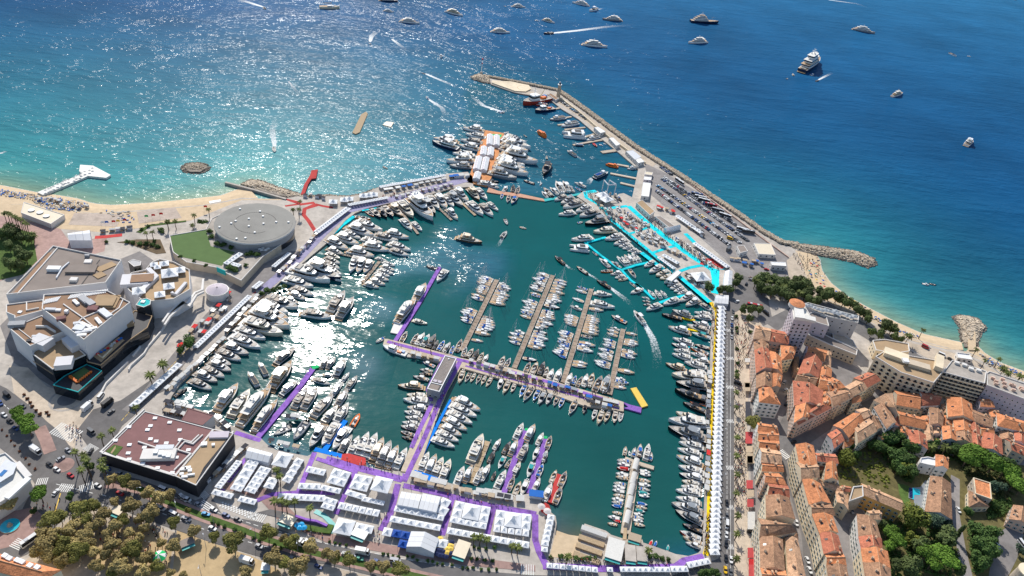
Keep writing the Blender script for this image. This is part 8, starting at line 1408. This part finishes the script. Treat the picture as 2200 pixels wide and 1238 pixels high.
for x,y,k,n in((1120,200,0,0),):pass
for i,(f,a,c,n)in enumerate([('b2',(1230,430),(1560,640),21),('b2',(1480,660),(1830,790),18),('b2',(1300,420),(1620,600),18),('c1',(40,740),(260,880),10),('c1',(330,820),(560,980),9),('c1',(600,1030),(720,1100),5),('b2',(1200,260),(1380,350),6)]):
    A,B_=G(*a,QZ,f),G(*c,QZ,f)
    for j in range(n):
        p=A.lerp(B_,(j+.5)/n)+Vector((rnd.uniform(-2.5,2.5),rnd.uniform(-2.5,2.5),0));an=rnd.uniform(0,.8)+1.2;d=Vector((math.cos(an),math.sin(an),0))*3.4;kd=rnd.choice(['small','rib','sport']);v=rnd.choice({'small':[0,1,5,3],'rib':[0,1,2],'sport':[0,1,5,3]}[kd]);boat(kd,v,p-d,p+d,lab(kd,v,j+1,f'on dry show stand row {ONES_N[i + 1]}, cyan area'),group='boats on dry stands',z=QZ+.6)
for i,(x,y)in enumerate([(1500,660),(1545,655),(1530,690),(1575,690)]):parasol('a8',x,y,'car_lightblue',f'turquoise parasol, {od(i + 1)} from the left by the pavement kiosk','turquoise parasols',sq=False)
for i,(x,y)in enumerate([(1290,918),(1250,950),(1285,950),(1250,990),(1180,850)]):parasol('b7',x,y,'canvas_yellow',f'yellow parasol, {od(i + 1)} by the gabled marquee','yellow parasols',sq=False)
for i,(x,y)in enumerate([(1155,965),(1185,970),(1215,980),(1140,1000),(1175,1015),(1210,1020),(1240,1030),(1300,885),(1290,1000)]):parasol('b7',x,y,'canvas_navy',f'navy and white parasol, {od(i + 1)} by the gabled marquee','navy parasols',sq=False,rad=1.5)
for i,(x,y)in enumerate([(700,730+0),(990,735),(1020,725),(1050,745),(1075,730),(1010,745)][1:]):parasol('a2',x,y,'canvas_white',f'white parasol, {od(i + 1)} at the foot of the round hall','parasols at the round hall',z=QZ+6)
for i,(x,y)in enumerate([(680,150),(740,150),(800,165),(860,190),(930,220),(1010,245),(1090,245),(1170,265),(1250,290),(1340,320),(1430,310),(1520,350),(1600,385),(1290,260),(1680,370)]):parasol('e3',x,y,'gel_grey',f'grey parasol, {od(i + 1)} along the hotel roof terrace','grey hotel parasols',rad=2.8,z=QZ+21,h=2.6)
for i,(x,y)in enumerate([(545,515),(605,562)]):parasol('b8',x,y,'canvas_white',f'round white parasol, {od(i + 1)} on the red quay patch',None,sq=False,rad=2.2)
for i in range(16):parasol('',lerp(96,196,i/15)+rnd.uniform(-3,3),lerp(408,362,i/15)+rnd.uniform(-2,2),'canvas_white',f'white parasol, {od(i + 1)} from the shore on the bathing pier','parasols on the bathing pier',rad=1.5)
AW=[('c3',960,610,75,120,'awning_red'),('c3',965,755,65,65,'canvas_beige'),('c3',965,830,70,100,'canvas_beige'),('c3',970,1105,65,85,'awning_red'),('c4',980,350,75,70,'canvas_beige'),('c4',985,445,65,80,'awning_red'),('c4',990,575,75,180,'canvas_white'),('c4',990,945,80,105,'awning_red'),('c4',1000,1060,65,60,'car_red'),('c4',1000,1120,80,130,'awning_red'),('c3',960,300,50,170,'canvas_dark'),('c2',1045,1150,60,90,'canvas_beige'),('c2',1050,905,55,40,'canvas_white'),('c3',955,110,50,45,'canvas_white'),('c4',985,0,75,75,'canvas_beige')]
for i,(f,x,y,w,h,k)in enumerate(AW):
    q=outward(GP([(x,y),(x+w,y),(x+w,y+h),(x,y+h)],QZ+3,f));c=sum(q,Vector())/4;r=thing('awning',f"{ {'awning_red': 'red', 'car_red': 'bright red', 'canvas_beige': 'cream', 'canvas_white': 'white', 'canvas_dark': 'black'}[k]} restaurant awning, {od(i + 1)} in the list along the harbour houses".replace(' in the list',''),'awning',(c.x,c.y,QZ),0,'restaurant awnings');b=MB();b.prism([(v.x-c.x,v.y-c.y)for v in q],2.9,3.1,k,bottom=True);b.build('cloth',r)
    for v in q:t=MB();t.tube((v.x-c.x,v.y-c.y,0),((v.x-c.x)*.98,(v.y-c.y)*.98,2.9),.07,.07,'alu',5);t.build('leg',r)
p=G(1757,775,QZ,0)if 0 else G(1199,208,QZ);r=thing('lighthouse','stone lighthouse tower at the bend of the mole','lighthouse',p);b=MB();b.cyl(0,0,0,15,2.4,1.9,'stone_wall',14);b.build('tower',r);b=MB();b.cyl(0,0,15,15.6,2.6,2.6,'white',14);b.build('gallery',r);b=MB();b.cyl(0,0,15.6,18,1.2,1.2,'dark_glass',10);b.cyl(0,0,18,19.2,1.4,.2,'light_steel',10);b.build('lantern',r)
p=G(1034,158,QZ);r=thing('harbour_light','slim white harbour light with two red balls at the mole tip','beacon',p);b=MB();b.cyl(0,0,0,2,2,1.6,'concrete',10);b.build('base',r);b=MB();b.tube((0,0,2),(0,0,19),.45,.3,'white',8);b.build('mast',r)
for z,s in((13,1.3),(18.5,1.7)):b=MB();b.cyl(0,0,z-s/2,z+s/2,s*.6,s*.6,'car_red',10);b.build('red_light',r)
r=thing('boat_lift','blue grey travelling boat lift over the dock','boat lift',G(740,640,QZ,'k')if 0 else G(1305,412,QZ));b=MB()
tops=[G(*q,QZ+12,'b2')-r.location for q in((1180,130),(1235,130),(1305,175),(1225,180))]
for i,t in enumerate(tops):q=MB();q.tube((t.x,t.y,0),t,.5,.45,'light_steel',6);q.build('leg',r)
for a,c in((0,3),(1,2),(2,3)):q=MB();q.tube(tops[a],tops[c],.6,.6,'light_steel',6);q.build('beam',r)
p=G(1775,1012,QZ+4.5,'a6');r=thing('carousel','carousel with green and white striped round roof','carousel',(p.x,p.y,QZ));RC=(G(1857,1012,QZ+4,'a6')-G(1690,1012,QZ+4,'a6')).length/2
for i in range(16):a,c=6.2832*i/16,6.2832*(i+1)/16;b=MB();b.add([(RC*math.cos(a),RC*math.sin(a),4),(RC*math.cos(c),RC*math.sin(c),4),(0,0,6)],[(0,1,2)],'green' if(i//2)%2 else 'white');b.build('roof_panel',r)
b=MB();b.cyl(0,0,0,.4,RC*.9,RC*.9,'plank',20);b.build('platform',r);b=MB();b.cyl(0,0,.4,4.2,1,1,'canvas_red',12);b.build('centre_pole',r)
p=G(115,682,QZ,'a6');r=thing('fountain','round turquoise fountain basin on pink paving','fountain',p);RF=(G(228,660,QZ,'a6')-G(2,700,QZ,'a6')).length/2;b=MB();b.cyl(0,0,0,.7,RF,RF,'cream_wall',32,cap='pool_water');b.build('basin',r);b=MB();b.cyl(0,0,.7,2.4,1.4,.6,'stone_wall',8);b.build('centre_stone',r)
r=thing('round_paving','dark round paving pattern below the palace','paving',G(685,90,Z3,'a5'))
for rr,k,z in((9.5,'concrete',.0),(8.2,'cream_paving',.02),(5.0,'asphalt',.04)):b=MB();b.cyl(0,0,z-.02,z,rr,rr,k,32);b.build('ring',r)
def kiosk(f,x,y,k,label,w=5,d=3.6,h=3,rot=-15):
    p=G(x,y,QZ+h,f);r=thing('kiosk',label,'kiosk',(p.x,p.y,QZ),R_(rot));b=MB();b.box(0,0,0,w,d,h,'beige_wall');b.build('wall',r);b=MB();b.box(0,0,h,w+.8,d+.8,.3,k);b.build('roof',r);b=MB();b.box(0,-d/2-.9,h-.5,w,1.8,.12,'gel_teal');b.build('awning',r);b=MB();b.box(0,-d/2-.03,1,w*.8,.06,1.2,'dark_glass');b.build('counter_window',r)
kiosk('a8',1390,610,'gel_cream','cream roofed kiosk with a turquoise awning on the pink pavement',7.5,4.5);kiosk('a6',1315,500,'gel_cream','cream kiosk among the plane trees',5,4);kiosk('a8',265,860,'grey_roof','grey roofed hut on the sandy square',6,3.5,3,40);kiosk('a8',1150,1130,'white','white round topped kiosk at the sandy square',3.4,3.4,3.4,10);kiosk('b7',1400,960,'gel_cream','cream bar kiosk right of the navy parasols',6,9,3,-12);kiosk('b7',350,800,'white','white cabin beside the big corner tent',7,4,3);kiosk('b8',1460,1000,'concrete','grey roofed boatyard office',5,9,3,0);kiosk('b8',1580,1010,'concrete','second grey boatyard shed',5,8,3,0);kiosk('b8',1300,960,'gel_deck','pale boatyard workshop roof',8,12,3.4,-12);kiosk('b8',1505,840,'canvas_beige','tan roofed store beside the gangway',6,4,3,-12)
r=thing('boat_cover','long white covered boat rack in the boatyard','boat rack',G(1080,800,QZ,'b8'),R_(-14));b=MB();b.cyl(0,0,0,.1,.1,.1,'alu',4)
for i in range(4):q=MB();q.box(0,-i*5.5,0,14,3,2.2 if i==0 else 1.2,'canvas_white' if i==0 else 'plank');q.build('rack',r)
b=MB();pl=[G(x,y,QZ,'a8')for x,y in((1060,500),(1200,480),(1400,520),(1600,600),(1830,690),(1800,700),(1600,690),(1450,640),(1300,560))]
sheet('ramp',[(1040,530),(1200,490),(1400,530),(1620,620),(1835,670),(1700,700),(1500,650),(1350,600),(1200,560)],Z4,'asphalt',f='a8');band('ramp_wall',[(1480,560),(1600,600),(1720,620),(1835,670)],1.2,QZ+1.6,'purple','purple painted wall of the sunken ramp','wall','a8',thick=1.6);band('path',[(1700,510),(1800,560),(1900,660),(1870,760)],2.6,Z4+.04,'gel_teal',f='a8',kind='structure');band('hedge',[(1600,690),(1760,720),(1850,730),(1880,660)],3,QZ+1,'grass','low hedge beside the sunken ramp','hedge','a8',thick=1)
def lamp(f,x,y,i,where,h=9):
    p=G(x,y,QZ,f);r=thing('street_lamp',f'grey street lamp, {od(i)} {where}','street lamp',p,rnd.uniform(0,6),f'street lamps {where}')
    if 'lamp' not in VM:
        b=MB();b.tube((0,0,0),(0,0,9),.13,.08,'steel',6);c=MB();c.tube((0,0,9),(1.8,0,9.3),.07,.06,'steel',5);c.box(1.9,0,9.2,.9,.35,.15,'light_steel');VM['lamp']=(b.mesh('pole'),c.mesh('lamp_head'))
    link('pole',VM['lamp'][0],r);link('lamp_head',VM['lamp'][1],r)
for i in range(11):lamp('',1553.5 if i<6 else 1549,700+i*48,i+1,'along the quay road')
for i,(x,y)in enumerate([(235,1052),(300,1072),(380,1098),(460,1128),(550,1158),(640,1184),(760,1212),(850,1236)]):lamp('',x,y,i+1,'on the boulevard median')
for i,(x,y)in enumerate([(455,195),(775,420),(1130,670)]):lamp('c1',x,y,i+1,'on the boulder bank by the car park',9)
for i,(x,y)in enumerate([(430,1235),(485,930),(1395,440+0)][:2]):lamp('a8',x,y,i+1,'on the sandy square')
for i,(f,x,y,k)in enumerate([('a1',1045,500,'white'),('a1',1085,497,'canvas_blue'),('a1',1155,490,'canvas_red'),('a1',1200,485,'canvas_yellow'),('a1',1270,475,'car_red'),('a1',1490,435,'green'),('a1',1560,425,'canvas_red'),('a1',1640,410,'canvas_red'),('a2',425,335,'canvas_red')]):
    p=G(x,y+25,QZ,f);r=thing('flag',f'flag on a pole above the volleyball sand, {od(i + 1)} from the left','flag',p,.3,'beach flags');b=MB();b.tube((0,0,0),(0,0,6),.06,.05,'alu',5);b.build('pole',r);b=MB();b.add([(0,0,4.3),(1.3,.25,4.4),(2.6,0,4.2),(2.6,0,6),(1.3,.25,6.1),(0,0,5.9)],[(0,1,4,5),(1,2,3,4)],k);b.build('cloth',r)
mk('court',(.50,.41,.34),.95,.2,.4,dirt=.3)
for q,k in(([(700,490),(760,370),(1275,385),(1190,510)],'concrete'),([(1400,360),(1790,310),(1860,420),(1420,480)],'white_line'),([(470,250),(590,232),(595,250),(480,272)],'white')):sheet('volleyball_court',q,QZ+.09,'court' if k!='white' else 'white',f='a1' if k!='white' else 'a2')
for i,pts in enumerate([[(1380,560),(1430,570),(1530,500),(1905,455)],[(1190,670),(1400,640),(1640,640),(1700,780),(1600,790),(1300,680)]]):sheet('planting_bed',pts if i else[(1390,565),(1440,575),(1540,505),(1905,460),(1905,445),(1520,490)],Z4,'soil' if i else 'grass',f='a1')
trees('shrub','a1',[(1300,670,35),(1360,680,35),(1430,690,40),(1500,690,40),(1560,700,40),(1610,720,40),(1580,660,30),(1450,540,26),(1520,510,26),(1090,670,30),(1640,545,40),(1660,570,36),(1900,820,30),(1500,1090,30),(1450,1110,30),(1700,1200,36),(1730,1220,36),(1860,1120,36),(1820,1090,30)],'between palace and beach','shrubs between palace and beach')
b=MB();hp=[G(x,y,QZ+.3,'c8')for x,y in((340,240),(520,250),(690,285),(710,320),(660,345),(560,340),(340,262))];b.prism([(v.x,v.y)for v in hp],QZ,QZ+1.2,'cream_wall');o=b.build('mole_platform');fixn(o.data);tag(o,'raised cream platform at the outer end of the mole','platform')
c0=G(640,315,QZ,'c8');r=thing('helipad_ring','faint yellow circle painted on the mole platform','painted circle',(c0.x,c0.y,QZ+1.21));b=MB()
for i in range(32):a,c=6.2832*i/32,6.2832*(i+1)/32;b.add([(8*math.cos(a),8*math.sin(a),0),(8*math.cos(c),8*math.sin(c),0),(7.2*math.cos(c),7.2*math.sin(c),0),(7.2*math.cos(a),7.2*math.sin(a),0)],[(0,1,2,3)],'sand')
b.build('ring',r);band('mole_wall',[(870,395),(1000,400),(1160,520),(1420,740),(1800,1010)],1.2,QZ+2.2,'cream_wall','long low parapet wall along the mole road','wall','c8',thick=2.2)
band('wall',[(1425,350),(1530,430),(1640,512),(1695,552)],.8,QZ+1.2,'pink_wall','pinkish parapet between car park and boulders','wall',thick=1.2)
print('people',NP,'objects',len(bpy.data.objects))
for i,(x,y)in enumerate(scatter(GP([(1725,560),(1758,560),(1760,582),(1800,632),(1860,664),(1850,674),(1778,640),(1740,600)],QZ),26,4,3)):
    k=rnd.choice(['canvas_blue','canvas_white','canvas_red','canvas_yellow','canvas_teal','canvas_navy']);o=thing('beach_parasol',f'beach parasol on the right hand sand, {od(i + 1)} of the small ones','parasol',(x,y,QZ-.1),0,'beach parasols');b=MB();b.cyl(0,0,1.8,2.3,1.1,.05,k,8);b.build('canopy',o);b=MB();b.tube((0,0,0),(0,0,1.9),.04,.04,'alu',5);b.build('pole',o)
b=MB()
for f,q,n,sd in(('a1',[(0,130),(380,190),(560,330),(520,350),(300,230),(0,190)],90,1),('a1',[(350,210),(560,210),(900,270),(800,360),(560,330)],120,2),('a1',[(930,330),(1380,360),(1400,470),(1260,470)],30,3),('c5',[(560,430),(700,520),(960,610),(930,630),(700,540),(540,450)],60,4),('c5',[(1500,760),(1700,860),(1900,950),(1900,980),(1600,880)],60,5)):
    for x,y in scatter(GP(q,QZ+.1,f),n,sd,1.6):a=rnd.choice((.4,.5,2.0));b.box(x,y,QZ+.12,1.9,.75,.45,rnd.choice(['canvas_white','canvas_white','canvas_beige','canvas_blue','cushion_grey']),a)
o=b.build('loungers');tag(o,'rows of little sun loungers on the beaches','loungers',kind='stuff')
